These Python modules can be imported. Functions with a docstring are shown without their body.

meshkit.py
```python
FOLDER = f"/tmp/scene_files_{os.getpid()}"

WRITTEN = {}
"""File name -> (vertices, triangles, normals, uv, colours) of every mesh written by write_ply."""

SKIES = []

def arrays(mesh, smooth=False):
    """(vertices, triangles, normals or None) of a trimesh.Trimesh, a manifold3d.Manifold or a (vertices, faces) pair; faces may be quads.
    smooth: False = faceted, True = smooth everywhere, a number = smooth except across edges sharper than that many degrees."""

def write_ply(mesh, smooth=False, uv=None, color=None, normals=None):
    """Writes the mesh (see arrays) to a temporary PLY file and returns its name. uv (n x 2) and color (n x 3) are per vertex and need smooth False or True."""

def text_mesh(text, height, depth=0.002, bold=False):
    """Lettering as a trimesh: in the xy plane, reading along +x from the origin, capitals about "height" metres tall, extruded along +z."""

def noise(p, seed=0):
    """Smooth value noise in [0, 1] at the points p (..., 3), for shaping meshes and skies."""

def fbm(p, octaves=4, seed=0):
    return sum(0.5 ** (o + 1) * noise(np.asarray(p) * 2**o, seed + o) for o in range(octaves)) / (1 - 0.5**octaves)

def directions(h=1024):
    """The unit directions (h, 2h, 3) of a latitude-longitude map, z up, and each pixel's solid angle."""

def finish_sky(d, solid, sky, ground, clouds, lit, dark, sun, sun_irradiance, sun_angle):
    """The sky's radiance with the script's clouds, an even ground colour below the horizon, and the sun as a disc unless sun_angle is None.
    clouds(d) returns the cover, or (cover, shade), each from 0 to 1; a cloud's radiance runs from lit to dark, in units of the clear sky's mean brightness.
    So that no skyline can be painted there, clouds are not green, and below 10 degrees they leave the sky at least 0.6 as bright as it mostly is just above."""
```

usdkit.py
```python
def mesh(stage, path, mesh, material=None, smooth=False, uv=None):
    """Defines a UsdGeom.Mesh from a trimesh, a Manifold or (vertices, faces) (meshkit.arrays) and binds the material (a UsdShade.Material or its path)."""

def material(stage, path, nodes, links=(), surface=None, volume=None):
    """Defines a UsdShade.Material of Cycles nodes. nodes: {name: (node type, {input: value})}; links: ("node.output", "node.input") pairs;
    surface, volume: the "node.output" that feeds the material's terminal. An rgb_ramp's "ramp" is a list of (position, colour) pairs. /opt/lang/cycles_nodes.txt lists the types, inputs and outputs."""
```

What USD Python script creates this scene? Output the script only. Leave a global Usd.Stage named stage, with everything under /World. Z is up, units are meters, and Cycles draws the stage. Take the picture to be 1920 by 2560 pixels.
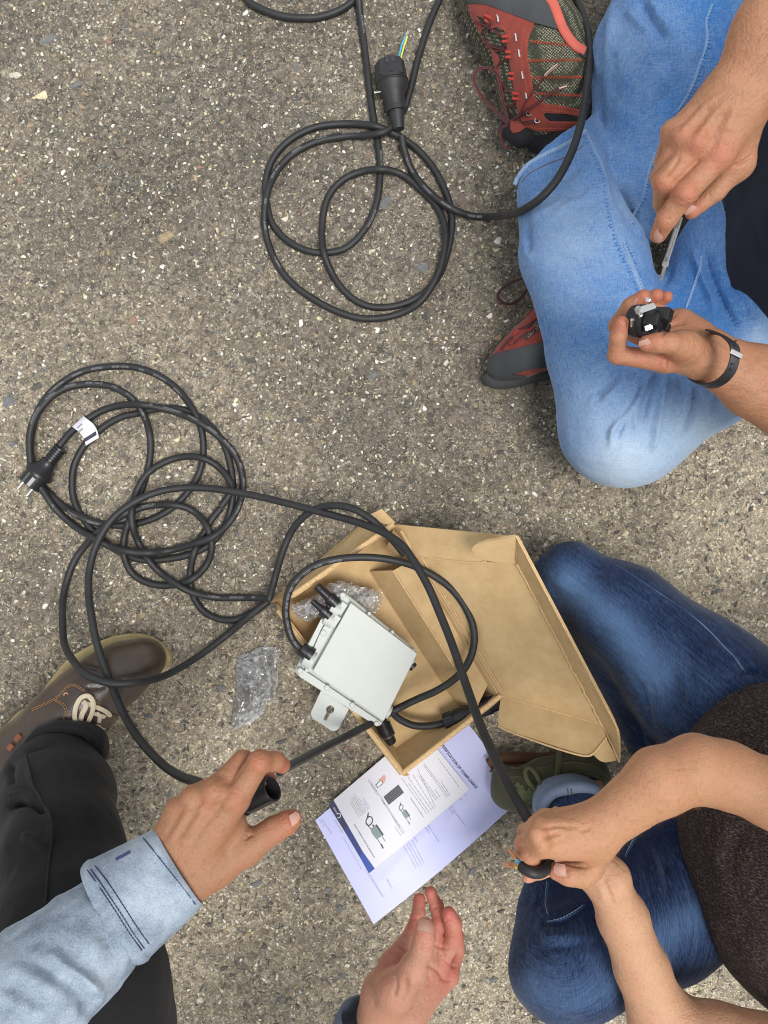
import math, random
import numpy as np, trimesh
import usdkit, meshkit
from pxr import Usd, UsdGeom, UsdLux, UsdShade, Gf, Sdf, Vt
from scipy.spatial import cKDTree
from scipy.ndimage import gaussian_filter1d, maximum_filter1d
from shapely.geometry import Polygon, LineString
from shapely.ops import triangulate as _tri

stage = Usd.Stage.CreateInMemory()
UsdGeom.SetStageUpAxis(stage, 'Z')
UsdGeom.SetStageMetersPerUnit(stage, 1.0)
world = UsdGeom.Xform.Define(stage, '/World')
stage.SetDefaultPrim(world.GetPrim())
UsdGeom.Scope.Define(stage, '/World/Looks')

# ---------------------------------------------------------------- camera, sky, sun
CAM_H = 1.32                      # the phone is held about chest high, looking straight down
VIEW_W = 1.305                    # metres of ground across the picture
cam = UsdGeom.Camera.Define(stage, '/World/camera')
cam.CreateHorizontalApertureAttr(36.0)
cam.CreateVerticalApertureAttr(48.0)
cam.CreateFocalLengthAttr(36.0 * CAM_H / VIEW_W)
cam.CreateClippingRangeAttr(Gf.Vec2f(0.02, 1000.0))
UsdGeom.XformCommonAPI(cam).SetTranslate(Gf.Vec3d(0, 0, CAM_H))
cam.CreateExposureAttr(1.12)

SUN_DIR = np.array([0.24, -0.20, 0.95]); SUN_DIR /= np.linalg.norm(SUN_DIR)
sun_el = math.asin(SUN_DIR[2]); sun_rot = math.atan2(SUN_DIR[0], SUN_DIR[1])
sky = UsdLux.DomeLight.Define(stage, '/World/sky')
sky.GetPrim().SetCustomDataByKey('kind', 'structure')
skym = usdkit.material(stage, '/World/Looks/sky_look', {
    's': ('sky_texture', {'sky_type': 'single_scattering', 'sun_disc': False, 'sun_elevation': sun_el, 'sun_rotation': sun_rot}),
    'tc': ('texture_coordinate', {}),
    'n': ('noise_texture', {'scale': 2.2, 'detail': 4.0, 'roughness': 0.55}),
    'r': ('rgb_ramp', {'ramp': [(0.25, (5.6, 5.9, 6.3)), (0.75, (8.6, 8.7, 8.8))]}),
    'm': ('mix', {'mix_type': 'mix', 'fac': 0.82}),
    'b': ('background_shader', {'strength': 0.055})},
    [('tc.generated', 'n.vector'), ('n.fac', 'r.fac'), ('s.color', 'm.color1'), ('r.color', 'm.color2'), ('m.color', 'b.color')], surface='b.background')
UsdShade.MaterialBindingAPI.Apply(sky.GetPrim()).Bind(skym)
sun = UsdLux.DistantLight.Define(stage, '/World/sun')
sun.CreateNormalizeAttr(True); sun.CreateIntensityAttr(0.40); sun.CreateAngleAttr(26.0)
sun.CreateColorAttr(Gf.Vec3f(1.0, 0.975, 0.94))
_z = SUN_DIR; _x = np.cross([0, 1, 0], _z); _x /= np.linalg.norm(_x); _y = np.cross(_z, _x)
sun.AddTransformOp().Set(Gf.Matrix4d(*_x, 0, *_y, 0, *_z, 0, 0, 0, 0, 1))

# ---------------------------------------------------------------- helpers
K0 = VIEW_W / 1920.0
def P(px, py, z=0.0):
    """A place seen at a pixel of the photograph, at height z."""
    k = K0 * (CAM_H - z) / CAM_H
    return np.array([(px - 960) * k, (1280 - py) * k, z])
def R(r, z=0.0):
    return r * K0 * (CAM_H - z) / CAM_H
def toPx(v):
    k = K0 * (CAM_H - v[:, 2]) / CAM_H
    return np.stack([v[:, 0] / k + 960, 1280 - v[:, 1] / k], 1)
def on_plane(px, py, a, b, c):
    """Where the line of sight of a pixel meets the plane through a, b, c."""
    n = np.cross(b - a, c - a); e = np.array([0, 0, CAM_H]); d = P(px, py, 0.0) - e
    return e + d * (((a - e) @ n) / (d @ n))
class Crop:
    """Reads positions measured in an enlarged crop of the photograph."""
    def __init__(s, ox, oy, sc): s.o, s.s = (ox, oy), sc
    def xy(s, x, y): return (s.o[0] + x / s.s, s.o[1] + y / s.s)
    def __call__(s, x, y, z=0.0): return P(*s.xy(x, y), z)
    def r(s, r, z): return R(r / s.s, z)

_used = {}
def path_of(name, parent=None):
    base = '/World' if parent is None else str(parent.GetPath())
    k = (base, name); n = _used.get(k, 0); _used[k] = n + 1
    return f'{base}/{name}' if n == 0 else f'{base}/{name}_{n:03d}'
def tag(p, label=None, cat=None, group=None, kind=None):
    for k, v in (('label', label), ('category', cat), ('group', group), ('kind', kind)):
        if v: p.SetCustomDataByKey(k, v)
    return p
def thing(name, label, cat, group=None, kind=None):
    x = UsdGeom.Xform.Define(stage, path_of(name)).GetPrim()
    return tag(x, label, cat, group, kind)
def obj(name, m, mat, parent=None, smooth=False, label=None, cat=None, group=None, kind=None, prim=None):
    o = usdkit.mesh(stage, path_of(name, parent), m, mat, smooth)
    if prim:
        for k, a in prim.items():
            a = np.asarray(a, np.float32)
            pv = UsdGeom.PrimvarsAPI(o)
            if a.ndim == 1: pv.CreatePrimvar(k, Sdf.ValueTypeNames.FloatArray, 'vertex').Set(Vt.FloatArray.FromNumpy(a))
            else: pv.CreatePrimvar(k, Sdf.ValueTypeNames.Color3fArray, 'vertex').Set(Vt.Vec3fArray.FromNumpy(a))
    return tag(o.GetPrim(), label, cat, group, kind)

def lin(r, g, b):
    f = lambda c: ((c / 255 + 0.055) / 1.055) ** 2.4 if c > 10 else c / 255 / 12.92
    return (f(r), f(g), f(b))
def cat(ms):
    ms = [m if isinstance(m, trimesh.Trimesh) else trimesh.Trimesh(m[0], m[1], process=False) for m in ms]
    return trimesh.util.concatenate(ms)

def spline(pts, step):
    """Centripetal-ish Catmull-Rom through the points, resampled evenly."""
    p = np.asarray(pts, float)
    p = np.vstack([2 * p[0] - p[1], p, 2 * p[-1] - p[-2]])
    out = []
    for i in range(1, len(p) - 2):
        a, b, c, d = p[i - 1:i + 3]
        t = np.linspace(0, 1, 24, endpoint=False)[:, None]
        t0 = 0; al = 0.5
        t1 = t0 + max(np.linalg.norm(b - a), 1e-9) ** al; t2 = t1 + max(np.linalg.norm(c - b), 1e-9) ** al; t3 = t2 + max(np.linalg.norm(d - c), 1e-9) ** al
        tt = t1 + t * (t2 - t1)
        A1 = (t1 - tt) / (t1 - t0) * a + (tt - t0) / (t1 - t0) * b
        A2 = (t2 - tt) / (t2 - t1) * b + (tt - t1) / (t2 - t1) * c
        A3 = (t3 - tt) / (t3 - t2) * c + (tt - t2) / (t3 - t2) * d
        B1 = (t2 - tt) / (t2 - t0) * A1 + (tt - t0) / (t2 - t0) * A2
        B2 = (t3 - tt) / (t3 - t1) * A2 + (tt - t1) / (t3 - t1) * A3
        out.append((t2 - tt) / (t2 - t1) * B1 + (tt - t1) / (t2 - t1) * B2)
    out = np.vstack(out + [p[-2][None]])
    return resample(out, step)
def resample(c, step):
    s = np.r_[0, np.cumsum(np.linalg.norm(np.diff(c, axis=0), axis=1))]
    n = max(2, int(round(s[-1] / step)) + 1)
    t = np.linspace(0, s[-1], n)
    return np.stack([np.interp(t, s, c[:, k]) for k in range(c.shape[1])], 1)
def frames(c, up=(0, 0, 1.0)):
    t = np.gradient(c, axis=0); t /= np.maximum(np.linalg.norm(t, axis=1, keepdims=True), 1e-12)
    n = np.zeros_like(c); u = np.array(up, float)
    for i in range(len(c)):
        v = u - t[i] * (u @ t[i]); l = np.linalg.norm(v)
        if l < 1e-3:
            u = np.array([1.0, 0.3, 0]) if i == 0 else n[i - 1]
            v = u - t[i] * (u @ t[i]); l = np.linalg.norm(v)
        n[i] = v / l
        u = n[i]
    return t, n, np.cross(t, n)
def tube(c, r, sides=10, caps=True, flat=1.0):
    """A tube along the line c; r a number or one per point; flat squeezes it along its upward normal."""
    c = np.asarray(c, float); t, n, b = frames(c)
    r = np.broadcast_to(np.asarray(r, float), (len(c),))
    a = np.linspace(0, 2 * np.pi, sides, endpoint=False)
    ring = c[:, None] + r[:, None, None] * (np.cos(a)[None, :, None] * b[:, None] + flat * np.sin(a)[None, :, None] * n[:, None])
    v = ring.reshape(-1, 3); f = []
    i = np.arange(len(c) - 1)[:, None] * sides; j = np.arange(sides)[None]; k = (j + 1) % sides
    q = np.stack([i + j, i + k, i + sides + k, i + sides + j], -1).reshape(-1, 4)
    f = np.vstack([q[:, [0, 1, 2]], q[:, [0, 2, 3]]])
    if caps:
        m = len(v); v = np.vstack([v, c[0], c[-1]]); L = (len(c) - 1) * sides
        j = np.arange(sides); k = (j + 1) % sides
        f = np.vstack([f, np.stack([np.full(sides, m), k, j], 1), np.stack([np.full(sides, m + 1), L + j, L + k], 1)])
    m = trimesh.Trimesh(v, f, process=False)
    if m.volume < 0: m.invert()
    return m
def rod(a, b, ra, rb=None, sides=16):
    a, b = np.asarray(a, float), np.asarray(b, float)
    return tube(np.array([a, a + (b - a) * 0.5, b]), [ra, ((rb if rb is not None else ra) + ra) / 2, rb if rb is not None else ra], sides)
def lathe(a, b, prof, sides=32):
    """A turned body from a towards b; prof = list of (distance along, radius); a repeated distance makes a sharp shoulder."""
    a, b = np.asarray(a, float), np.asarray(b, float); d = (b - a) / np.linalg.norm(b - a)
    x = np.cross(d, [0, 0, 1.0]) if abs(d[2]) < 0.9 else np.cross(d, [1.0, 0, 0]); x /= np.linalg.norm(x); y = np.cross(d, x)
    ang = np.linspace(0, 2 * np.pi, sides, endpoint=False)
    v, f = [], []
    for s, r in prof:
        v.append(a + d * s + r * (np.cos(ang)[:, None] * x + np.sin(ang)[:, None] * y))
    v = np.vstack(v); n = len(prof)
    i = np.arange(n - 1)[:, None] * sides; j = np.arange(sides)[None]; k = (j + 1) % sides
    q = np.stack([i + j, i + k, i + sides + k, i + sides + j], -1).reshape(-1, 4)
    f = np.vstack([q[:, [0, 1, 2]], q[:, [0, 2, 3]]])
    if prof[0][1] > 1e-6 or prof[-1][1] > 1e-6:
        m = len(v); v = np.vstack([v, a + d * prof[0][0], a + d * prof[-1][0]]); L = (n - 1) * sides; j = np.arange(sides); k = (j + 1) % sides
        f = np.vstack([f, np.stack([np.full(sides, m), k, j], 1), np.stack([np.full(sides, m + 1), L + j, L + k], 1)])
    m = trimesh.Trimesh(v, f, process=False)
    if m.volume < 0: m.invert()
    return m
def slab(poly, t, bevel=0.0):
    """A plate from an ordered 3D outline (near-planar), thickness t downwards along its normal (both ways if the normal is level)."""
    p = np.asarray(poly, float)
    n = np.zeros(3)
    for i in range(len(p)):
        n += np.cross(p[i], p[(i + 1) % len(p)])
    n /= np.linalg.norm(n)
    if n[2] < 0: n = -n
    c = p.mean(0); x = p[1] - p[0]; x -= n * (x @ n); x /= np.linalg.norm(x); y = np.cross(n, x)
    q = np.stack([(p - c) @ x, (p - c) @ y], 1); off = (p - c) @ n
    pg = Polygon(q)
    if not pg.is_valid: pg = pg.buffer(0)
    m = trimesh.creation.extrude_polygon(pg, t, engine='earcut')
    v = m.vertices
    tr = cKDTree(q); d, i = tr.query(v[:, :2])
    return trimesh.Trimesh(c + v[:, :1] * x + v[:, 1:2] * y + (v[:, 2:3] - t + off[i][:, None]) * n, m.faces, process=False)
def rounded(poly, r, n=5):
    """Rounds the corners of a 3D outline; r a number or one per corner."""
    p = np.asarray(poly, float); r = np.broadcast_to(r, (len(p),)); out = []
    for i in range(len(p)):
        a, b, c = p[i - 1], p[i], p[(i + 1) % len(p)]
        if r[i] <= 0: out.append(b); continue
        u, w = a - b, c - b; lu, lw = np.linalg.norm(u), np.linalg.norm(w)
        s = min(r[i], 0.49 * lu, 0.49 * lw); A, C = b + u / lu * s, b + w / lw * s
        for t in np.linspace(0, 1, n): out.append((1 - t) ** 2 * A + 2 * t * (1 - t) * b + t * t * C)
    return np.array(out)
def box(lo, hi):
    m = trimesh.creation.box(np.asarray(hi, float) - np.asarray(lo, float)); m.apply_translation((np.asarray(lo, float) + hi) / 2); return m
def prism(pts2, z0, z1):
    m = trimesh.creation.extrude_polygon(Polygon(pts2).buffer(0), z1 - z0, engine='earcut'); m.apply_translation([0, 0, z0]); return m
def rbox(lo, hi, r, n=3):
    """A box with rounded edges."""
    import manifold3d as mf
    lo, hi = np.asarray(lo, float), np.asarray(hi, float)
    s = trimesh.creation.icosphere(2, r).vertices
    pts = np.vstack([s + [x, y, z] for x in (lo[0] + r, hi[0] - r) for y in (lo[1] + r, hi[1] - r) for z in (lo[2] + r, hi[2] - r)])
    return trimesh.convex.convex_hull(pts)
def place(m, T):
    m = m.copy(); m.apply_transform(T); return m
def frame(o, x, y):
    """4x4 with origin o, x axis along x, y axis near y."""
    x = np.asarray(x, float) / np.linalg.norm(x); y = np.asarray(y, float); y = y - x * (x @ y); y /= np.linalg.norm(y)
    T = np.eye(4); T[:3, 0], T[:3, 1], T[:3, 2], T[:3, 3] = x, y, np.cross(x, y), o; return T

# ---------------------------------------------------------------- soft bodies: distance fields meshed by surface nets
def smin(a, b, k):
    h = np.clip(0.5 + 0.5 * (b - a) / k, 0, 1)
    return b + (a - b) * h - k * h * (1 - h)
class Field:
    def __init__(s, lo, hi, h):
        s.h = h; s.lo = np.asarray(lo, float)
        s.n = np.ceil((np.asarray(hi, float) - s.lo) / h).astype(int) + 1
        s.v = np.full(s.n, 0.05, np.float32)
    def block(s, lo, hi):
        a = np.clip(np.floor((lo - s.lo) / s.h).astype(int), 0, s.n); b = np.clip(np.ceil((hi - s.lo) / s.h).astype(int) + 1, 0, s.n)
        sl = tuple(slice(i, j) for i, j in zip(a, b))
        ax = [(s.lo[k] + np.arange(a[k], b[k]) * s.h).astype(np.float32) for k in range(3)]
        return sl, np.meshgrid(*ax, indexing='ij', sparse=True)
    def bone(s, v, g, a, b, ra, rb, k, sub=False):
        d = bone_d(g, a, b, ra, rb)
        return smin(v, d, k)
    def add(s, bones, k, kj=None, joint=None, sj=0.02, own=0.003, cut=False):
        """bones: (a, b, ra, rb) ...; first joined to one another (softness own), then to what is there (softness k, rising to kj near joint)."""
        m = max(k, kj or 0) + 0.012
        P_ = np.array([q for B in bones for q in (B[0], B[1])]); r = max(max(B[2], B[3]) for B in bones)
        sl, g = s.block(P_.min(0) - r - m, P_.max(0) + r + m)
        if 0 in s.v[sl].shape: return
        f = None
        for B in bones:
            d = bone_d(g, *B)
            f = d if f is None else smin(f, d, own)
        if cut:
            s.v[sl] = -smin(-s.v[sl], f, k); return
        kk = k
        if joint is not None:
            j = np.asarray(joint)
            kk = k + (kj - k) * np.exp(-((g[0] - j[0]) ** 2 + (g[1] - j[1]) ** 2 + (g[2] - j[2]) ** 2) / sj ** 2)
        s.v[sl] = smin(s.v[sl], f, kk)
    def mesh(s):
        return surface_nets(s.v, s.lo, s.h)
def bone_d(g, a, b, ra, rb, sq=None):
    a, b = np.asarray(a, np.float32), np.asarray(b, np.float32)
    ab = b - a; L = max(float(ab @ ab), 1e-12)
    x, y, z = g[0] - a[0], g[1] - a[1], g[2] - a[2]
    t = np.clip((x * ab[0] + y * ab[1] + z * ab[2]) / L, 0, 1)
    dz = z - t * ab[2]
    if sq is not None: dz = dz * sq
    return np.sqrt((x - t * ab[0]) ** 2 + (y - t * ab[1]) ** 2 + dz ** 2) - (ra + (rb - ra) * t)
def surface_nets(v, lo, h):
    s = v < 0
    c = [s[i:i + s.shape[0] - 1, j:j + s.shape[1] - 1, k:k + s.shape[2] - 1] for i in (0, 1) for j in (0, 1) for k in (0, 1)]
    tot = sum(x.astype(np.uint8) for x in c)
    act = (tot > 0) & (tot < 8)
    I = np.argwhere(act); idx = np.full(act.shape, -1, np.int64); idx[act] = np.arange(len(I))
    off = np.array([(i, j, k) for i in (0, 1) for j in (0, 1) for k in (0, 1)])
    val = np.stack([v[I[:, 0] + o[0], I[:, 1] + o[1], I[:, 2] + o[2]] for o in off], 1)
    acc = np.zeros((len(I), 3)); cnt = np.zeros(len(I))
    for a in range(8):
        for b in range(a + 1, 8):
            if np.abs(off[a] - off[b]).sum() != 1: continue
            m = (val[:, a] < 0) != (val[:, b] < 0)
            t = val[m, a] / (val[m, a] - val[m, b])
            acc[m] += off[a] + t[:, None] * (off[b] - off[a]); cnt[m] += 1
    V = lo + h * (I + acc / cnt[:, None])
    F = []
    for ax in range(3):
        o1, o2 = [k for k in range(3) if k != ax]
        sl0 = [slice(None)] * 3; sl1 = [slice(None)] * 3
        sl0[ax] = slice(0, -1); sl1[ax] = slice(1, None)
        for o in (o1, o2): sl0[o] = slice(1, -1); sl1[o] = slice(1, -1)
        A, B = s[tuple(sl0)], s[tuple(sl1)]
        E = np.argwhere(A != B)
        if not len(E): continue
        sgn = A[tuple(E.T)]
        E = E.copy(); E[:, o1] += 1; E[:, o2] += 1
        def cell(d1, d2):
            C = E.copy(); C[:, o1] -= d1; C[:, o2] -= d2
            return idx[tuple(C.T)]
        q = np.stack([cell(1, 1), cell(0, 1), cell(0, 0), cell(1, 0)], 1)
        flip = sgn if ax != 1 else ~sgn
        q[~flip] = q[~flip][:, ::-1]
        F.append(q)
    q = np.vstack(F)
    f = np.vstack([q[:, [0, 1, 2]], q[:, [0, 2, 3]]])
    return V, f
def vnormals(V, f):
    n = np.zeros_like(V); fn = np.cross(V[f[:, 1]] - V[f[:, 0]], V[f[:, 2]] - V[f[:, 0]])
    for k in range(3): np.add.at(n, f[:, k], fn)
    return n / np.maximum(np.linalg.norm(n, axis=1, keepdims=True), 1e-12)
def polydist(q, line):
    """Distance of 2D points q to a polyline, and the place along it (0..1)."""
    line = np.asarray(line, float); best = np.full(len(q), 1e9); par = np.zeros(len(q)); L = np.r_[0, np.cumsum(np.linalg.norm(np.diff(line, axis=0), axis=1))]
    for i in range(len(line) - 1):
        a, b = line[i], line[i + 1]; ab = b - a; l2 = max(ab @ ab, 1e-9)
        t = np.clip(((q - a) @ ab) / l2, 0, 1)
        d = np.hypot(*(q - a - t[:, None] * ab).T)
        m = d < best; best[m] = d[m]; par[m] = (L[i] + t[m] * (L[i + 1] - L[i])) / L[-1]
    return best, par
def relax(V, F, n=2, w=.5):
    """Evens out a mesh: every vertex moves towards the mean of its neighbours."""
    from scipy.sparse import coo_matrix
    e = np.vstack([F[:, [0, 1]], F[:, [1, 2]], F[:, [2, 0]]]); e = np.vstack([e, e[:, ::-1]])
    A = coo_matrix((np.ones(len(e)), (e[:, 0], e[:, 1])), shape=(len(V), len(V))).tocsr(); d = np.asarray(A.sum(1)).ravel()
    for _ in range(n): V = V + w * ((A @ V) / np.maximum(d, 1)[:, None] - V)
    return V
def folds(V, f, items, zmin=None):
    """Presses folds and creases into the side of a body that faces up. items: (pixel polyline, half width in pixels, height in metres)."""
    n = vnormals(V, f); q = toPx(V); w = np.clip(n[:, 2] * 1.6 - 0.1, 0, 1)
    D = np.zeros(len(V))
    for line, hw, hgt in items:
        l = np.asarray(line, float); lo, hi = l.min(0) - 3 * hw, l.max(0) + 3 * hw
        m = np.all((q > lo) & (q < hi), axis=1) & (w > 0)
        if not m.any(): continue
        ls = spline(l, 4.0) if len(l) > 2 else l
        d, t = polydist(q[m], ls)
        D[m] += hgt * np.exp(-(d / hw) ** 2) * np.clip(np.minimum(t, 1 - t) * 6 + 0.15, 0, 1)
    return V + n * (D * w)[:, None]

# ---------------------------------------------------------------- materials
LK = '/World/Looks/'
def simple(name, col, rough=0.5, var=0.0, scale=60.0, bump=0.0, bscale=400.0, bdist=0.001, **kw):
    """A principled look whose colour wanders a little and whose surface has a fine grain."""
    nodes = {'tc': ('texture_coordinate', {}), 'p': ('principled_bsdf', {'roughness': rough, **kw})}
    links = []
    if var > 0:
        nodes['n'] = ('noise_texture', {'scale': scale, 'detail': 4.0, 'roughness': 0.6})
        nodes['r'] = ('rgb_ramp', {'ramp': [(0.3, tuple(c * (1 - var) for c in col)), (0.7, tuple(min(1, c * (1 + var)) for c in col))]})
        links += [('tc.object', 'n.vector'), ('n.fac', 'r.fac'), ('r.color', 'p.base_color')]
    else:
        nodes['p'][1]['base_color'] = col
    if bump > 0:
        nodes['n2'] = ('noise_texture', {'scale': bscale, 'detail': 3.0})
        nodes['b'] = ('bump', {'strength': bump, 'distance': bdist})
        links += [('tc.object', 'n2.vector'), ('n2.fac', 'b.height'), ('b.normal', 'p.normal')]
    return usdkit.material(stage, LK + name, nodes, links, surface='p.BSDF')

def skin(name, base, pink, dark, freckle=0.35):
    """Skin: base colour mixed with a redder one where the mesh says (knuckles, fingertips), mottled, with fine lines and pores."""
    return usdkit.material(stage, LK + name, {
        'tc': ('texture_coordinate', {}),
        'a': ('attribute', {'attribute': 'blush'}),
        'n1': ('noise_texture', {'scale': 55.0, 'detail': 4.0, 'roughness': 0.6}),
        'n2': ('noise_texture', {'scale': 260.0, 'detail': 3.0, 'roughness': 0.6}),
        'am': ('math', {'math_type': 'multiply_add', 'value2': 1.3, 'value3': -0.60}),
        'ad': ('math', {'math_type': 'add', 'use_clamp': True}),
        'mx': ('mix', {'mix_type': 'mix', 'color1': base, 'color2': pink}),
        'fr': ('rgb_ramp', {'ramp': [(0.0, (0, 0, 0)), (0.50, (0, 0, 0)), (0.68, (1, 1, 1))]}),
        'fm': ('math', {'math_type': 'multiply', 'value2': freckle}),
        'mx2': ('mix', {'mix_type': 'mix', 'color2': dark}),
        'vo': ('voronoi_texture', {'scale': 900.0, 'feature': 'distance_to_edge'}),
        'mp': ('mapping', {'scale': (1.0, 1.0, 1.0)}),
        'n3': ('noise_texture', {'scale': 420.0, 'detail': 3.0}),
        'hs': ('math', {'math_type': 'multiply_add', 'value2': 0.4}),
        'b': ('bump', {'strength': 0.8, 'distance': 0.0011}),
        'p': ('principled_bsdf', {'roughness': 0.52, 'subsurface_weight': 0.07, 'subsurface_scale': 0.005, 'subsurface_radius': (1.0, 0.35, 0.2), 'specular_ior_level': 0.42})},
        [('tc.object', 'n1.vector'), ('tc.object', 'n2.vector'), ('tc.object', 'vo.vector'), ('tc.object', 'n3.vector'),
         ('n1.fac', 'am.value1'), ('a.fac', 'ad.value1'), ('am.value', 'ad.value2'), ('ad.value', 'mx.fac'),
         ('n2.fac', 'fr.fac'), ('fr.color', 'fm.value1'), ('fm.value', 'mx2.fac'), ('mx.color', 'mx2.color1'), ('mx2.color', 'p.base_color'),
         ('vo.distance', 'hs.value1'), ('n3.fac', 'hs.value3'), ('hs.value', 'b.height'), ('b.normal', 'p.normal')], surface='p.BSDF')

def denim(name, dark, light, rot, weave=0.8, streak=(0.5, 5.0, 1.0), grain=False):
    """Denim: twill grain along the leg; 'fade' on the mesh is how far wear has faded the wash there."""
    return usdkit.material(stage, LK + name, {
        'tc': ('texture_coordinate', {}),
        'a': ('attribute', {'attribute': 'fade'}),
        'm1': ('mapping', {'rotation': (0, 0, rot), 'scale': streak}), 'gr': ('attribute', {'attribute': 'grain'}),
        'm2': ('mapping', {'rotation': (0, 0, rot), 'scale': (6.0, 1.0, 1.0)}),
        'n1': ('noise_texture', {'scale': 190.0, 'detail': 4.0, 'roughness': 0.7}),
        'n2': ('noise_texture', {'scale': 120.0, 'detail': 5.0, 'roughness': 0.7}),
        'n3': ('noise_texture', {'scale': 14.0, 'detail': 4.0, 'roughness': 0.6}),
        's': ('math', {'math_type': 'add'}),
        's2': ('math', {'math_type': 'multiply_add', 'value2': weave, 'value3': -weave}),
        's3': ('math', {'math_type': 'multiply_add', 'value2': 0.30, 'value3': -0.15}),
        's4': ('math', {'math_type': 'add'}),
        's5': ('math', {'math_type': 'add', 'use_clamp': True}),
        'mx': ('mix', {'mix_type': 'mix', 'color1': dark, 'color2': light}),
        'b': ('bump', {'strength': 0.5, 'distance': 0.0008}),
        'p': ('principled_bsdf', {'roughness': 0.9, 'specular_ior_level': 0.15, 'sheen_weight': 0.12, 'sheen_roughness': 0.5})},
        [('gr.vector' if grain else 'tc.object', 'm1.vector'), ('tc.object', 'm2.vector'), ('m1.vector', 'n1.vector'), ('m2.vector', 'n2.vector'), ('tc.object', 'n3.vector'),
         ('n1.fac', 's.value1'), ('n2.fac', 's.value2'), ('s.value', 's2.value1'), ('n3.fac', 's3.value1'), ('s2.value', 's4.value1'), ('s3.value', 's4.value2'),
         ('a.fac', 's5.value1'), ('s4.value', 's5.value2'), ('s5.value', 'mx.fac'), ('mx.color', 'p.base_color'), ('s.value', 'b.height'), ('b.normal', 'p.normal')], surface='p.BSDF')

M = {}
M['rubber'] = simple('black_rubber', (0.018, 0.018, 0.019), 0.55, 0.25, 40, 0.15, 500, specular_ior_level=0.45)
M['plastic'] = simple('black_plastic', (0.013, 0.013, 0.015), 0.38, 0.2, 50, 0.08, 700)
M['plastic_dull'] = simple('dull_black_plastic', (0.02, 0.02, 0.022), 0.55, 0.2, 50, 0.2, 900)
M['print_white'] = simple('white_print', (0.66, 0.66, 0.66), 0.6)
M['cable_print'] = simple('worn_white_print', (0.26, 0.26, 0.27), 0.6)
M['steel'] = simple('nickel_steel', (0.72, 0.70, 0.66), 0.28, 0.05, 200, metallic=1.0)
M['copper'] = simple('copper', (0.85, 0.45, 0.25), 0.35, 0.1, 300, metallic=1.0)
M['blue_wire'] = simple('blue_wire', lin(60, 165, 205), 0.45)
M['yellow_wire'] = simple('yellow_wire', lin(225, 200, 70), 0.45)
M['green_wire'] = simple('green_wire', lin(70, 130, 70), 0.45)
M['brown_wire'] = simple('brown_wire', lin(95, 60, 40), 0.45)
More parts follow.
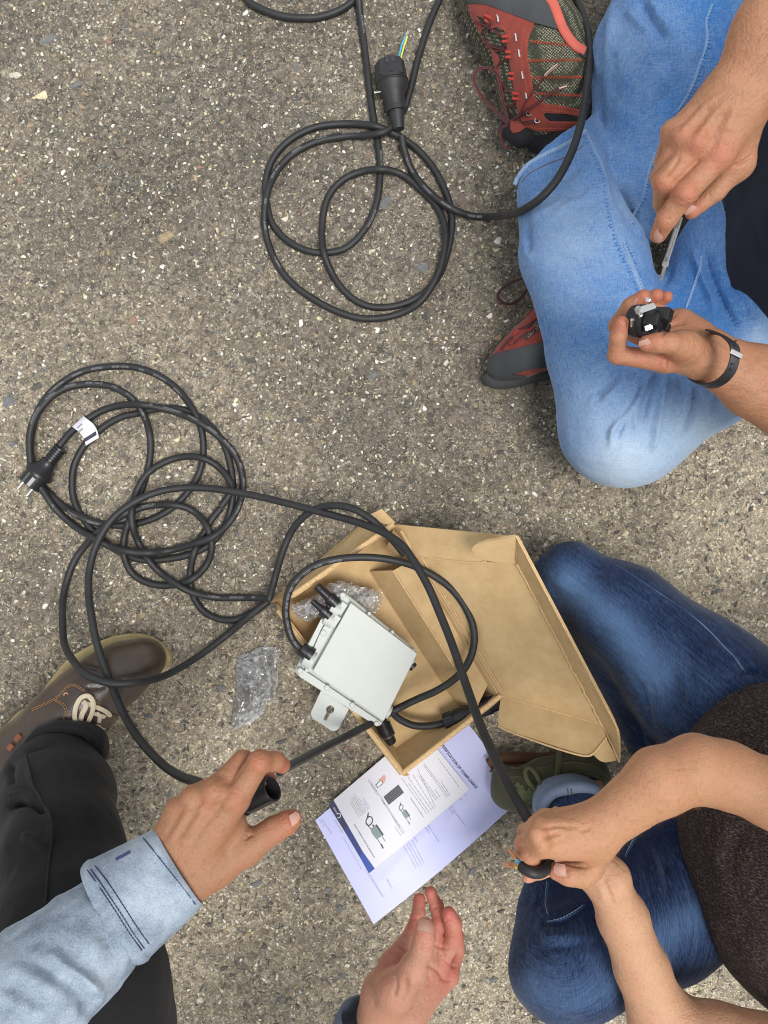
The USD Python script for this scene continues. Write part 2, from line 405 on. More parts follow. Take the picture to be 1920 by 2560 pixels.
M['cardboard'] = usdkit.material(stage, LK + 'cardboard', {
    'tc': ('texture_coordinate', {}), 'g': ('geometry', {}),
    'n': ('noise_texture', {'scale': 25.0, 'detail': 5.0, 'roughness': 0.65}), 'n2': ('noise_texture', {'scale': 900.0, 'detail': 2.0}),
    'mp': ('mapping', {'rotation': (0, 0, 0.55), 'scale': (1.0, 12.0, 1.0)}), 'n3': ('noise_texture', {'scale': 60.0, 'detail': 3.0}),
    'a1': ('math', {'math_type': 'multiply_add', 'value2': 0.35}), 'a2': ('math', {'math_type': 'multiply_add', 'value2': 0.15, 'value3': 0.1}),
    'r': ('rgb_ramp', {'ramp': [(0.4, lin(174, 145, 103)), (0.72, lin(192, 163, 119)), (1.0, lin(205, 177, 134))]}),
    'b': ('bump', {'strength': 0.25, 'distance': 0.0008}), 'p': ('principled_bsdf', {'roughness': 0.82, 'specular_ior_level': 0.2})},
    [('tc.object', 'n.vector'), ('tc.object', 'n2.vector'), ('tc.object', 'mp.vector'), ('mp.vector', 'n3.vector'), ('n2.fac', 'a1.value1'), ('n.fac', 'a1.value3'), ('n3.fac', 'a2.value1'), ('a1.value', 'a2.value3'),
     ('a2.value', 'r.fac'), ('r.color', 'p.base_color'), ('n3.fac', 'b.height'), ('b.normal', 'p.normal')], surface='p.BSDF')
M['card_edge'] = simple('cardboard_edge', lin(202, 170, 124), 0.9, 0.2, 300)
M['grey_case'] = simple('light_grey_case', lin(180, 184, 178), 0.5, 0.02, 30, 0.05, 900)
M['paper'] = simple('bluish_white_paper', lin(196, 198, 236), 0.75, 0.02, 20)
M['booklet'] = simple('satin_white_paper', lin(204, 203, 210), 0.5, 0.01, 20)
M['ink'] = simple('dark_ink', lin(45, 45, 70), 0.7)
M['ink_grey'] = simple('grey_ink', lin(140, 140, 150), 0.7)
M['ink_pale'] = simple('pale_ink', lin(165, 168, 195), 0.7)
M['navy_print'] = simple('navy_print', lin(28, 30, 72), 0.45)
M['blue_print'] = simple('blue_print', lin(16, 40, 112), 0.45)
M['bright_blue_print'] = simple('bright_blue_print', lin(14, 62, 150), 0.45)
M['case_print'] = simple('grey_green_print', lin(112, 132, 128), 0.5)
M['panel_print'] = simple('solar_cell_print', lin(38, 46, 42), 0.5)
M['skin_print'] = simple('skin_print', lin(196, 150, 130), 0.5)

# ---------------------------------------------------------------- the ground: worn asphalt with bare aggregate
rng = np.random.default_rng(7)
def asphalt_look(name):
    # coarse stones (voronoi cells, most of them sunk in mortar), fine grit, sandy patches
    return usdkit.material(stage, LK + name, {
        'g': ('geometry', {}),
        'wn': ('noise_texture', {'scale': 130.0, 'detail': 2.0}),
        'wm': ('mix', {'mix_type': 'linear_light', 'fac': 0.010}),
        'v1': ('voronoi_texture', {'scale': 122.0, 'feature': 'f1', 'randomness': 1.0}),
        'v1e': ('voronoi_texture', {'scale': 122.0, 'feature': 'distance_to_edge', 'randomness': 1.0}),
        'v2': ('voronoi_texture', {'scale': 330.0, 'feature': 'f1'}),
        'v2e': ('voronoi_texture', {'scale': 330.0, 'feature': 'distance_to_edge'}),
        'sep1': ('separate_color', {}), 'sep2': ('separate_color', {}),
        'nf': ('noise_texture', {'scale': 620.0, 'detail': 3.0, 'roughness': 0.7}),
        'nm': ('noise_texture', {'scale': 60.0, 'detail': 4.0, 'roughness': 0.65}),
        'nb': ('noise_texture', {'scale': 2.6, 'detail': 5.0, 'roughness': 0.6}),
        # stone colours
        'stone': ('rgb_ramp', {'interpolate': False, 'ramp': [(0.0, lin(92, 88, 80)), (0.16, lin(112, 105, 95)), (0.34, lin(120, 116, 108)), (0.5, lin(100, 101, 100)), (0.64, lin(118, 102, 92)), (0.76, lin(134, 124, 108)), (0.88, lin(108, 104, 96)), (0.96, lin(146, 138, 124))]}),
        'grit': ('rgb_ramp', {'interpolate': False, 'ramp': [(0.0, lin(92, 84, 70)), (0.18, lin(122, 112, 94)), (0.42, lin(140, 130, 110)), (0.66, lin(112, 102, 86)), (0.80, lin(168, 158, 138)), (0.92, lin(198, 191, 174))]}),
        'mort': ('rgb_ramp', {'ramp': [(0.28, lin(94, 85, 70)), (0.5, lin(134, 123, 103)), (0.74, lin(176, 166, 144))]}),
        'pick': ('math', {'math_type': 'greater_than', 'value2': 0.48}),         # which cells are bare stones
        'edge': ('map_range', {'range_type': 'smoothstep', 'from_min': 0.06, 'from_max': 0.17}),
        'bare': ('math', {'math_type': 'multiply'}),
        'gm': ('mix', {'mix_type': 'mix', 'fac': 0.6}),
        'sm': ('mix', {'mix_type': 'mix'}),
        'sg': ('mix', {'mix_type': 'overlay', 'fac': 0.5}),
        # large sandy and dark areas
        'tone': ('rgb_ramp', {'ramp': [(0.30, lin(164, 157, 146)), (0.5, lin(190, 181, 168)), (0.70, lin(222, 210, 188))]}),
        'mul': ('mix', {'mix_type': 'multiply', 'fac': 1.0}),
        'vm': ('hsv', {'value': 2.6, 'saturation': 0.58}),
        'at': ('attribute', {'attribute': 'paled'}), 'atr': ('rgb_ramp', {'ramp': [(0.0, (.74, .75, .74)), (0.45, (.98, .985, .94)), (1.0, (1.62, 1.6, 1.46))]}), 'mul2': ('mix', {'mix_type': 'multiply', 'fac': 1.0}),
        'h1': ('math', {'math_type': 'multiply'}), 'h1s': ('map_range', {'range_type': 'smoothstep', 'from_min': 0.0, 'from_max': 0.16, 'to_min': 0.0, 'to_max': 1.0}),
        'h2': ('map_range', {'from_min': 0.0, 'from_max': 0.35, 'to_min': 0.0, 'to_max': 0.5}),
        'hn': ('math', {'math_type': 'multiply_add', 'value2': 0.9}), 'hm': ('math', {'math_type': 'multiply_add', 'value2': 1.5}), 'ha': ('math', {'math_type': 'add'}),
        'hb': ('math', {'math_type': 'multiply_add', 'value2': -0.7}),
        'b': ('bump', {'strength': 1.0, 'distance': 0.0022}),
        'p': ('principled_bsdf', {'roughness': 0.88, 'specular_ior_level': 0.25})},
        [('g.position', 'wn.vector'), ('g.position', 'wm.color1'), ('wn.color', 'wm.color2'),
         ('wm.color', 'v1.vector'), ('wm.color', 'v1e.vector'), ('wm.color', 'v2.vector'), ('wm.color', 'v2e.vector'),
         ('g.position', 'nf.vector'), ('g.position', 'nm.vector'), ('g.position', 'nb.vector'),
         ('v1.color', 'sep1.color'), ('v2.color', 'sep2.color'), ('sep1.r', 'stone.fac'), ('sep2.g', 'grit.fac'), ('nm.fac', 'mort.fac'),
         ('sep1.b', 'pick.value1'), ('v1e.distance', 'edge.value'), ('pick.value', 'bare.value1'), ('edge.result', 'bare.value2'),
         ('mort.color', 'gm.color1'), ('grit.color', 'gm.color2'), ('gm.color', 'sm.color1'), ('stone.color', 'sm.color2'), ('bare.value', 'sm.fac'),
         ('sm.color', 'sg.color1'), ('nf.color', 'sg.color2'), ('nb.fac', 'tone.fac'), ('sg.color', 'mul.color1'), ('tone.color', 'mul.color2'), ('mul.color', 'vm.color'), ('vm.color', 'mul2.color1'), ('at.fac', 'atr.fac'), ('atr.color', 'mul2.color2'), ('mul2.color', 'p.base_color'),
         ('v1e.distance', 'h1s.value'), ('h1s.result', 'h1.value1'), ('pick.value', 'h1.value2'), ('v2e.distance', 'h2.value'), ('nf.fac', 'hn.value1'), ('h2.result', 'hn.value3'), ('nm.fac', 'hm.value1'), ('hn.value', 'hm.value3'),
         ('bare.value', 'hb.value1'), ('hm.value', 'hb.value3'), ('hb.value', 'b.height'), ('b.normal', 'p.normal')], surface='p.BSDF')
M['asphalt'] = asphalt_look('worn_asphalt')

def ground_h(x, y):
    p = np.stack([x, y, np.zeros_like(x)], -1)
    return (meshkit.fbm(p * 5, 3, 9) - 0.5) * 0.004
_sp = 0.0064; _gi = np.stack(np.meshgrid(np.arange(-0.86, 0.86, _sp), np.arange(-1.12, 1.12, _sp), indexing='ij'), -1).reshape(-1, 2)
_seed = _gi + rng.uniform(-.48, .48, _gi.shape) * _sp; _seed = _seed[rng.random(len(_seed)) > .22]
_sh = rng.normal(0, .00045, len(_seed)); _stree = cKDTree(_seed)
def stony(x, y):
    """Relief of the aggregate: flat-topped stones of uneven height with weathered joints between them."""
    q = np.stack([x, y], -1).reshape(-1, 2)
    w = (meshkit.fbm(np.column_stack([q * 160, np.zeros(len(q))]), 2, 4)[:, None] - .5) * .003
    d, i = _stree.query(q + w, k=2)
    g = np.clip((d[:, 1] - d[:, 0]) / .0022, 0, 1)
    return (_sh[i[:, 0]] * g - .0011 * (1 - g) ** 2 + (meshkit.fbm(np.column_stack([q * 330, np.zeros(len(q))]), 2, 6) - .5) * .0009).reshape(x.shape)
def sheet_of(gx, gy, rel, keep=None):
    X, Y = np.meshgrid(gx, gy, indexing='ij'); Z = ground_h(X, Y)
    if rel: Z = Z + stony(X, Y) * np.clip(np.minimum(np.minimum(X - gx[0], gx[-1] - X), np.minimum(Y - gy[0], gy[-1] - Y)) / .05, 0, 1)
    ii = np.arange(len(gx) - 1)[:, None] * len(gy) + np.arange(len(gy) - 1)[None]
    q = np.stack([ii, ii + len(gy), ii + len(gy) + 1, ii + 1], -1).reshape(-1, 4)
    V = np.stack([X, Y, Z], -1).reshape(-1, 3)
    if keep is not None: q = q[keep(V[q].mean(1))]
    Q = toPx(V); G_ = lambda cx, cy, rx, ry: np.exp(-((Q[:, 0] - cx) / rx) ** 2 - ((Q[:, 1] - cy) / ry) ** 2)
    paled = .42 - .30 * G_(450, 350, 700, 650) + .40 * G_(40, 1180, 190, 200) + .46 / (1 + np.exp(-(Q[:, 1] - 1900) / 190)) + .30 * G_(1800, 1420, 330, 420) + .30 * G_(330, 1900, 230, 300) + .16 * G_(1750, 2480, 200, 140) - .10 * G_(1250, 500, 300, 500) - .08 * G_(1000, 1050, 300, 200) + (meshkit.fbm(np.column_stack([V[:, :2] * 3.2, np.zeros(len(V))]), 4, 21) - .5) * .6  # broad tone: darker at top left, paler at left, right and along the bottom
    return (V, q), np.clip(paled, 0, 1)
ground = thing('asphalt', None, None, kind='structure')
_m, _w = sheet_of(np.linspace(-.80, .80, 641), np.linspace(-1.04, 1.04, 833), True)
obj('surface', _m, M['asphalt'], ground, smooth=True, prim={'paled': _w})
_m, _w = sheet_of(np.linspace(-1.6, 1.6, 129), np.linspace(-2.08, 2.08, 129), False, lambda c: ~((np.abs(c[:, 0]) < .8) & (np.abs(c[:, 1]) < 1.04)))
obj('outer_surface', _m, M['asphalt'], ground, smooth=True, prim={'paled': _w})
far = np.array([[-60, -60, -0.006], [60, -60, -0.006], [60, 60, -0.006], [-60, 60, -0.006]])
obj('far_surface', (far, np.array([[0, 1, 2, 3]])), M['asphalt'], ground, prim={'paled': np.full(4, .45)})

def stone_mesh(seed, sub=1, squash=0.5):
    r = np.random.default_rng(seed)
    pts = r.normal(size=(14, 3)); pts /= np.linalg.norm(pts, axis=1, keepdims=True)
    pts *= r.uniform(0.8, 1.1, (14, 1)); pts[:, 2] *= squash; pts[:, 0] *= r.uniform(0.9, 1.5)
    return trimesh.convex.convex_hull(pts)
STONES = {}
for i, (nm, c, rg) in enumerate([('pale', (190, 185, 168), .6), ('cream', (198, 188, 154), .6), ('white', (218, 214, 202), .5), ('slate', (106, 107, 106), .75), ('dark', (84, 81, 76), .75), ('brown', (112, 100, 91), .75), ('rose', (140, 112, 98), .75), ('sand', (150, 133, 106), .75)]):
    STONES[nm] = simple('stone_' + nm, lin(*c), rg, 0.22, 160, 0.3, 900, specular_ior_level=0.3)
# the larger embedded pebbles one by one
big = [(105, 238, 17, 12, 'cream'), (190, 213, 14, 9, 'slate'), (120, 100, 16, 12, 'slate'), (297, 380, 17, 17, 'brown'), (270, 105, 10, 9, 'rose'), (43, 190, 20, 12, 'pale'), (413, 592, 20, 17, 'sand'), (735, 165, 10, 17, 'slate'),
       (333, 800, 11, 12, 'rose'), (1056, 668, 18, 14, 'slate'), (962, 508, 16, 17, 'slate'), (1244, 603, 9, 12, 'white'), (710, 548, 10, 10, 'pale'), (810, 638, 14, 9, 'brown'), (1066, 795, 10, 13, 'dark'), (1155, 505, 13, 24, 'brown'),
       (45, 450, 12, 14, 'rose'), (22, 1004, 20, 18, 'slate'), (92, 965, 16, 10, 'dark'), (250, 1218, 13, 10, 'brown'), (318, 965, 8, 10, 'dark'), (440, 1100, 9, 9, 'cream'), (545, 975, 10, 9, 'sand'), (590, 1012, 8, 9, 'white'), (112, 1515, 8, 8, 'white'),
       (25, 1110, 14, 10, 'slate'), (660, 2365, 8, 10, 'dark'), (522, 2312, 9, 6, 'dark'), (700, 1590, 8, 9, 'dark'), (640, 1690, 14, 10, 'slate'), (700, 1855, 14, 9, 'dark'), (550, 1720, 12, 12, 'slate'), (375, 1790, 14, 10, 'slate'),
       (295, 2030, 10, 8, 'brown'), (365, 2045, 9, 8, 'brown'), (360, 1925, 11, 9, 'brown'), (1245, 845, 12, 9, 'sand'), (1265, 803, 6, 5, 'white'), (1224, 790, 8, 8, 'white'), (1238, 625, 10, 7, 'cream'), (1400, 1300, 9, 7, 'slate'), (1545, 1330, 10, 8, 'dark'),
       (1795, 1478, 10, 8, 'slate'), (1750, 1110, 8, 8, 'slate'), (850, 2270, 10, 13, 'slate'), (1580, 2560, 9, 7, 'pale'), (855, 2440, 8, 9, 'slate'), (400, 270, 12, 10, 'brown'), (640, 320, 13, 11, 'brown'), (535, 100, 10, 12, 'dark'), (500, 420, 10, 8, 'rose'),
       (200, 560, 12, 9, 'brown'), (90, 700, 10, 9, 'dark'), (520, 700, 9, 11, 'brown'), (630, 900, 12, 10, 'dark'), (800, 820, 10, 9, 'brown'), (930, 940, 12, 9, 'slate'), (750, 1050, 12, 10, 'dark'), (1100, 1000, 12, 9, 'brown'), (1000, 1150, 11, 9, 'dark'),
       (1250, 1130, 9, 8, 'dark'), (700, 2500, 11, 9, 'slate'), (560, 2420, 12, 9, 'dark'), (500, 2500, 9, 9, 'pale'), (640, 2210, 12, 9, 'slate'), (1180, 2180, 11, 9, 'slate'), (1250, 2280, 10, 8, 'dark'), (1230, 2450, 12, 9, 'slate'), (1750, 2420, 14, 10, 'slate'), (1700, 2500, 10, 10, 'pale')]
for i, (px, py, rx, ry, nm) in enumerate(big):
    m = stone_mesh(100 + i % 9, squash=0.5).copy()
    m.apply_scale([R(rx) / 1.05, R(ry), 0.0052]); 
    a = rng.uniform(0, 0.6); m.apply_transform(trimesh.transformations.rotation_matrix(a, [0, 0, 1]))
    p = P(px, py); m.apply_translation([p[0], p[1], float(ground_h(p[0], p[1])) + 0.0002])
    obj('pebble', m, STONES[nm], ground)
for i in range(150):
    px, py = rng.uniform(-150, 2070), rng.uniform(-150, 2710); s = rng.uniform(5.5, 9)
    m = stone_mesh(200 + i % 9, squash=0.5); m.apply_scale([R(s), R(s * rng.uniform(0.6, 1)), 0.0045]); m.apply_transform(trimesh.transformations.rotation_matrix(rng.uniform(0, 6.28), [0, 0, 1]))
    p = P(px, py); m.apply_translation([p[0], p[1], float(ground_h(p[0], p[1])) + 0.0003])
    obj('pebble', m, STONES[rng.choice(['pale', 'cream', 'white', 'slate', 'dark', 'brown', 'rose', 'sand', 'pale', 'white'])], ground)
# the small aggregate: too many to count
def scatter(name, n, kinds, lo, hi, squash, lift, seed):
    r = np.random.default_rng(seed)
    pi = UsdGeom.PointInstancer.Define(stage, path_of(name, ground))
    tag(pi.GetPrim(), kind='stuff')
    rel = pi.CreatePrototypesRel(); nk = 0
    for nm, w in kinds:
        for s in range(2):
            o = usdkit.mesh(stage, f'{pi.GetPath()}/chip_{nm}_{"ab"[s]}', stone_mesh(seed * 10 + s + nk, squash=squash), STONES[nm])
            rel.AddTarget(o.GetPath())
        nk += 1
    w = np.repeat([k[1] for k in kinds], 2); w = w / w.sum()
    x = r.uniform(-1.05, 1.05, n); y = r.uniform(-1.3, 1.3, n)
    sc = lo * (hi / lo) ** (r.random(n) ** 1.7)
    z = ground_h(x, y) + lift * sc
    pi.CreateProtoIndicesAttr(Vt.IntArray.FromNumpy(r.choice(len(w), n, p=w).astype(np.int32)))
    pi.CreatePositionsAttr(Vt.Vec3fArray.FromNumpy(np.stack([x, y, z], 1).astype(np.float32)))
    a = r.uniform(0, 2 * np.pi, n)
    q = np.stack([np.zeros(n), np.zeros(n), np.sin(a / 2), np.cos(a / 2)], 1)
    pi.CreateOrientationsAttr(Vt.QuathArray([Gf.Quath(float(v[3]), Gf.Vec3h(float(v[0]), float(v[1]), float(v[2]))) for v in q]))
    asp = r.uniform(0.45, 1.0, n)
    pi.CreateScalesAttr(Vt.Vec3fArray.FromNumpy(np.stack([sc, sc * asp, sc * 0.9], 1).astype(np.float32)))
scatter('aggregate', 30000, [('slate', 2.4), ('dark', 3.4), ('brown', 2.0), ('rose', 0.3), ('sand', .7)], 0.0015, 0.0054, 0.55, 0.0, 3)
scatter('loose_chips', 62000, [('pale', 3), ('cream', 2.2), ('white', 1.4), ('sand', 1)], 0.0007, 0.0033, 0.6, 0.10, 5)

# ---------------------------------------------------------------- cables lying on the ground
CR = 0.0059
_laid = []                                        # every length of cable laid so far: (points, radius)
def lay(pts, r=CR, step=0.004, wobble=0.0, hold=None, lift=None):
    """Lays a cable along pixel points on the ground, over whatever has been laid before (and over itself).
    lift: {index of a point: extra height}. Returns the line."""
    z = np.zeros(len(pts)) + r + 0.001
    w = np.array([P(x, y, r)[:2] for x, y in pts])
    if lift is None: lift = {}
    ex = np.zeros(len(pts))
    for i, h in lift.items(): ex[i] = h
    c = spline(np.column_stack([w, ex]), step)
    xy, base = c[:, :2], np.maximum(c[:, 2], 0) + r + 0.001
    need = base.copy()
    old = np.vstack([np.column_stack([a, np.full(len(a), q)]) for a, q in _laid]) if _laid else np.zeros((0, 4))
    tree = cKDTree(old[:, :2]) if len(old) else None
    gap = int(0.06 / step)
    for i in range(len(xy)):
        if tree is not None:
            for j in tree.query_ball_point(xy[i], r + 0.0061):
                s = r + old[j, 3]; d = np.hypot(*(old[j, :2] - xy[i]))
                if d < s: need[i] = max(need[i], old[j, 2] + math.sqrt(s * s - d * d))
        k = i - gap
        if k > 0:
            d = np.hypot(*(xy[:k] - xy[i]).T); m = d < 2 * r
            if m.any(): need[i] = max(need[i], (zz[:k][m] + np.sqrt(4 * r * r - d[m] ** 2)).max())
        if i == 0: zz = need.copy()
        zz[i] = need[i]
    env = maximum_filter1d(need, 2 * int(0.010 / step) + 1)
    sm = np.maximum(gaussian_filter1d(env, 0.012 / step), need)
    sm = gaussian_filter1d(sm, 1.2)
    # keep the line of sight: the higher a point lies, the nearer to the camera
    f = (CAM_H - sm) / (CAM_H - r)
    line = np.column_stack([xy * f[:, None], sm])
    _laid.append((line, r))
    return line
def letter(curve, r, s0, text, h, phi, parent, rev=False, mat=None, tilt=0.00012):
    """Printing along a cable: text bent round the tube, phi the angle from its left side (pi/2 = top)."""
    m = meshkit.text_mesh(text, h, 0.00005)
    s = np.r_[0, np.cumsum(np.linalg.norm(np.diff(curve, axis=0), axis=1))]
    t, n, b = frames(curve)
    v = m.vertices; x = v[:, 0]; y = v[:, 1] - h / 2
    if rev: x = x.max() - x; y = -y
    if s0 + x.max() > s[-1]: return None
    at = s0 + x
    C = np.stack([np.interp(at, s, curve[:, k]) for k in range(3)], 1)
    N = np.stack([np.interp(at, s, n[:, k]) for k in range(3)], 1); B = np.stack([np.interp(at, s, b[:, k]) for k in range(3)], 1)
    a = phi + y / r          # towards +n for growing a below pi/2
    rad = r + tilt + v[:, 2:3]
    return trimesh.Trimesh(C + rad * (np.cos(a)[:, None] * -B + np.sin(a)[:, None] * N), m.faces, process=False)

Z1 = Crop(600, 0, 2.698); Z2 = Crop(0, 880, 2.514); Z3 = Crop(560, 1230, 2.37)
# --- the cable with the opened plug, top of the picture
main = [(800, 0), (810, 100), (850, 400), (880, 650), (910, 850), (935, 1000), (945, 1150), (930, 1330), (880, 1480), (800, 1600), (700, 1680), (560, 1705), (450, 1690), (330, 1630), (225, 1520), (185, 1400), (172, 1230), (220, 1075), (330, 950), (500, 862), (700, 836), (900, 850), (1010, 888), (1150, 970), (1280, 1100), (1378, 1270), (1428, 1440), (1426, 1560), (1400, 1700), (1330, 1880), (1190, 2010), (1010, 2070), (850, 2060), (700, 1960), (570, 1720), (556, 1500), (600, 1320), (700, 1210), (830, 1155), (950, 1143), (1080, 1172), (1200, 1262), (1330, 1400), (1385, 1550), (1376, 1700), (1330, 1860), (1210, 2040), (1050, 2125), (850, 2150), (700, 2118), (500, 2020), (330, 1890), (220, 1720), (168, 1540), (165, 1420), (185, 1300), (230, 1185), (330, 1060), (500, 962), (700, 920), (900, 908), (1000, 875), (1095, 760), (1150, 600), (1200, 400), (1280, 150), (1345, 0)]
main = [Z1.xy(*p) for p in main]
feed = [Z1.xy(*p) for p in [(1090, 915), (1105, 1000), (1160, 1150), (1250, 1270), (1370, 1372), (1500, 1440), (1619, 1462)]] + [(1235, 541), (1285, 534), (1340, 505), (1390, 450), (1430, 375), (1452, 315), (1466, 250), (1474, 180), (1474, 120), (1462, 60), (1440, 10), (1420, -30)]
tail = [(870, -70), (800, -110), (690, -100), (610, -45)] + [Z1.xy(*p) for p in [(40, -8), (110, 45), (200, 84), (300, 112), (420, 122), (550, 112), (680, 65), (775, -5)]] + [(915, -40), (960, -110), (1060, -150), (1180, -140)]
c_tail = lay(tail[::-1])
c_main = lay([(885, -60)] + main + [(1125, -60), (1190, -110)])
_hold = {i: h for i, h in zip(range(7, 17), (0.03, 0.075, 0.10, 0.10, 0.105, 0.105, 0.10, 0.09, 0.05, 0.02))}
c_feed = lay(feed[:7] + [(1225, 541.5)], lift={0: 0.013})
c_feed = spline(np.vstack([c_feed[::6], [P(*q) for q in [(1255, 540, .055), (1282, 535, .115), (1315, 521, .176), (1350, 497, .197), (1392, 450, .205), (1427, 385, .203), (1449, 320, .192), (1462, 255, .168), (1471, 190, .150), (1475, 130, .135), (1467, 70, .115), (1449, 18, .09), (1425, -35, .06)]]]), .004)
cable1 = thing('extension_cable', 'black rubber cable coiled below an opened black plug housing with bare wires', 'cable')
obj('cord', cat([tube(c, CR, 14) for c in (c_tail, c_main, c_feed)]), M['rubber'], cable1, smooth=40)
T1 = ['NINGBO HONGYI TECHNOLOGY', 'KEMA-KEUR', 'VDE', 'H05RR-F 3G1.5']
def lettering(cable, curve, spots, h=0.0034, r=CR):
    ms = [x for x in (letter(curve, r, s, t, h, ph, cable, rev) for s, t, ph, rev in spots) if x is not None]
    if ms: obj('lettering', cat(ms), M['cable_print'], cable, kind='stuff')
def arc_near(curve, px, py):
    q = toPx(curve); s = np.r_[0, np.cumsum(np.linalg.norm(np.diff(curve, axis=0), axis=1))]
    return s[np.argmin(np.hypot(q[:, 0] - px, q[:, 1] - py))]
def arcs(curve, px, py, after=0.0):
    q = toPx(curve); s = np.r_[0, np.cumsum(np.linalg.norm(np.diff(curve, axis=0), axis=1))]
    d = np.hypot(q[:, 0] - px, q[:, 1] - py); d[s < after] = 1e9
    return s[np.argmin(d)]
sp = []
s0 = arcs(c_main, *Z1.xy(165, 1420), after=2.2)
sp += [(s0 - 0.10, 'H05RR-F', 1.9, False), (s0 - 0.03, '3G1.5', 1.9, False), (s0 + 0.01, 'VDE', 1.75, False), (s0 + .055, 'KEMA-KEUR', 1.57, False), (s0 + 0.115, 'NINGBO', 1.5, False), (s0 + .160, 'HONGYI', 1.2, False), (s0 + .205, 'TECHNOLOGY', 1.1, False)]
sp += [(0.07, 'TECHNOLOGY', 1.1, False), (0.30, 'NINGBO HONGYI', 1.0, False), (0.40, 'TECHNOLOGY', 1.0, False)]
lettering(cable1, c_main, sp)
lettering(cable1, c_feed, [(0.035, 'TECHNOLOGY', 1.8, True), (0.095, 'HONGYI', 1.8, True), (0.135, 'NINGBO', 1.8, True), (0.185, 'KEMA-KEUR', 1.9, True)])
# the plug housing: a ribbed bell with a gland, flats round its open end
a, b = P(*Z1.xy(1072, 872), 0.021), P(*Z1.xy(1006, 425), 0.026)
L = np.linalg.norm(b - a); u = lambda f: f * L
hs = lathe(a, b, [(0, .0092), (u(.02), .0098), (u(.26), .0132), (u(.262), .0172), (u(.30), .0176), (u(.335), .0172), (u(.337), .0160), (u(.46), .0175), (u(.53), .0200), (u(.60), .0248), (u(.655), .0265), (u(.69), .0268), (u(.70), .0262), (u(.73), .0262), (u(.735), .0245), (u(.76), .0245)], 40)
hous = obj('plug_housing', hs, M['plastic_dull'], cable1, smooth=35)
obj('faceted_sleeve', lathe(a, b, [(u(.755), .0235), (u(.7551), .0262), (u(.99), .0252), (u(1.0), .0240), (u(1.0), .0205), (u(.85), .0195), (u(.85), .004)], 8), M['plastic_dull'], hous)
rb = [lathe(a, b, [(u(q), .0166), (u(q) + .0004, .0176), (u(q) + .0016, .0176), (u(q) + .002, .0166)], 40) for q in (.272, .318)] + [lathe(a, b, [(u(q), .0262), (u(q) + .0004, .0275), (u(q) + .0018, .0275), (u(q) + .0022, .0262)], 40) for q in (.668, .70)]
for m_ in rb: obj('ring', m_, M['plastic_dull'], hous, smooth=35)
notch = frame(a + (b - a) * .99 + [0, 0, .021], (b - a), np.cross([0, 0, 1.0], b - a))
obj('lip', place(rbox([-0.010, -0.0085, -.001], [0.001, 0.0085, .0035], .0009), notch), M['plastic_dull'], hous, smooth=35)
sc = P(*Z1.xy(905, 626), 0.028); d = np.array([0.96, 0.1, 0.1]); d /= np.linalg.norm(d)
obj('screw', cat([lathe(sc, sc + d, [(0, .0022), (.0012, .0030), (.0022, .0030), (.0022, .0014), (.012, .0014)], 16)]), M['steel'], cable1, smooth=30)
for nm, pts, mt in (('blue_wire', [(1055, 440, .030), (1072, 385, .036), (1090, 310, .043), (1118, 240, .048)], 'blue_wire'), ('yellow_wire', [(1070, 440, .034), (1088, 380, .040), (1108, 310, .046), (1128, 245, .050)], 'yellow_wire')):
    obj(nm, tube(spline([Z1(*p) for p in pts], .002), .0016, 10), M[mt], cable1, smooth=40)
gw = tube(spline([Z1(*p) for p in [(1076, 430, .0352), (1094, 372, .0412), (1114, 303, .0472)]], .002), .0009, 8)
obj('green_stripe', gw, M['green_wire'], cable1, smooth=40)
st = []
for i in range(7):
    e = rng.normal(0, 6, 2)
    st.append(tube(spline([Z1(1120 + e[0] * .5, 244, .048 + .0004 * i), Z1(1132 + e[0], 222, .050), Z1(1150 + 1.6 * e[0] - 4 * i + 12, 200 + e[1], .052)], .002), .00032, 5))
obj('bare_strand', cat(st), M['steel'], cable1)

# --- the tangled power cord with the plug, left
pa = [(640, 370), (760, 335), (860, 330), (1000, 350), (1150, 395), (1280, 460), (1400, 555), (1480, 650), (1520, 760), (1526, 860), (1500, 965), (1450, 1060), (1350, 1155), (1200, 1212), (1020, 1255), (850, 1260), (700, 1225), (580, 1165), (450, 1080), (340, 975), (285, 895)]
pa0 = [(372, 590), (450, 500), (540, 430)]
pc = [(240, 820), (200, 730), (188, 640), (186, 540), (205, 450), (255, 355), (330, 275), (430, 222), (560, 203), (700, 218), (800, 270), (875, 345), (925, 450), (946, 560), (940, 680), (915, 790), (880, 890), (850, 975), (805, 1080), (778, 1190), (785, 1300), (835, 1395), (940, 1455), (1075, 1467), (1200, 1432), (1290, 1350), (1330, 1245), (1316, 1130), (1260, 1040), (1180, 982), (1070, 960), (950, 966), (850, 992), (740, 1045), (640, 1110), (560, 1190), (470, 1310), (412, 1470), (392, 1600), (394, 1700)]
pc2 = [(159, 1600), (175, 1640), (215, 1685), (275, 1708), (345, 1706), (410, 1690), (490, 1645), (570, 1585), (630, 1535), (671, 1502)]
pb = [(280, 860), (400, 970), (520, 1043), (650, 1082), (800, 1088), (950, 1052), (1080, 980), (1185, 875), (1252, 760), (1277, 640), (1268, 500), (1220, 372), (1120, 240), (1000, 150), (850, 97), (680, 92), (520, 122), (400, 185), (300, 275), (235, 380), (200, 500), (190, 620), (215, 760), (245, 820)]
pd = [(870, 385), (760, 410), (640, 480), (530, 590), (465, 720), (455, 870), (480, 970), (535, 1065), (640, 1180), (760, 1262), (900, 1308), (1050, 1302), (1200, 1270), (1330, 1200), (1420, 1080), (1462, 900), (1446, 700), (1396, 560), (1290, 435), (1180, 372), (1050, 352), (960, 362), (870, 385)]
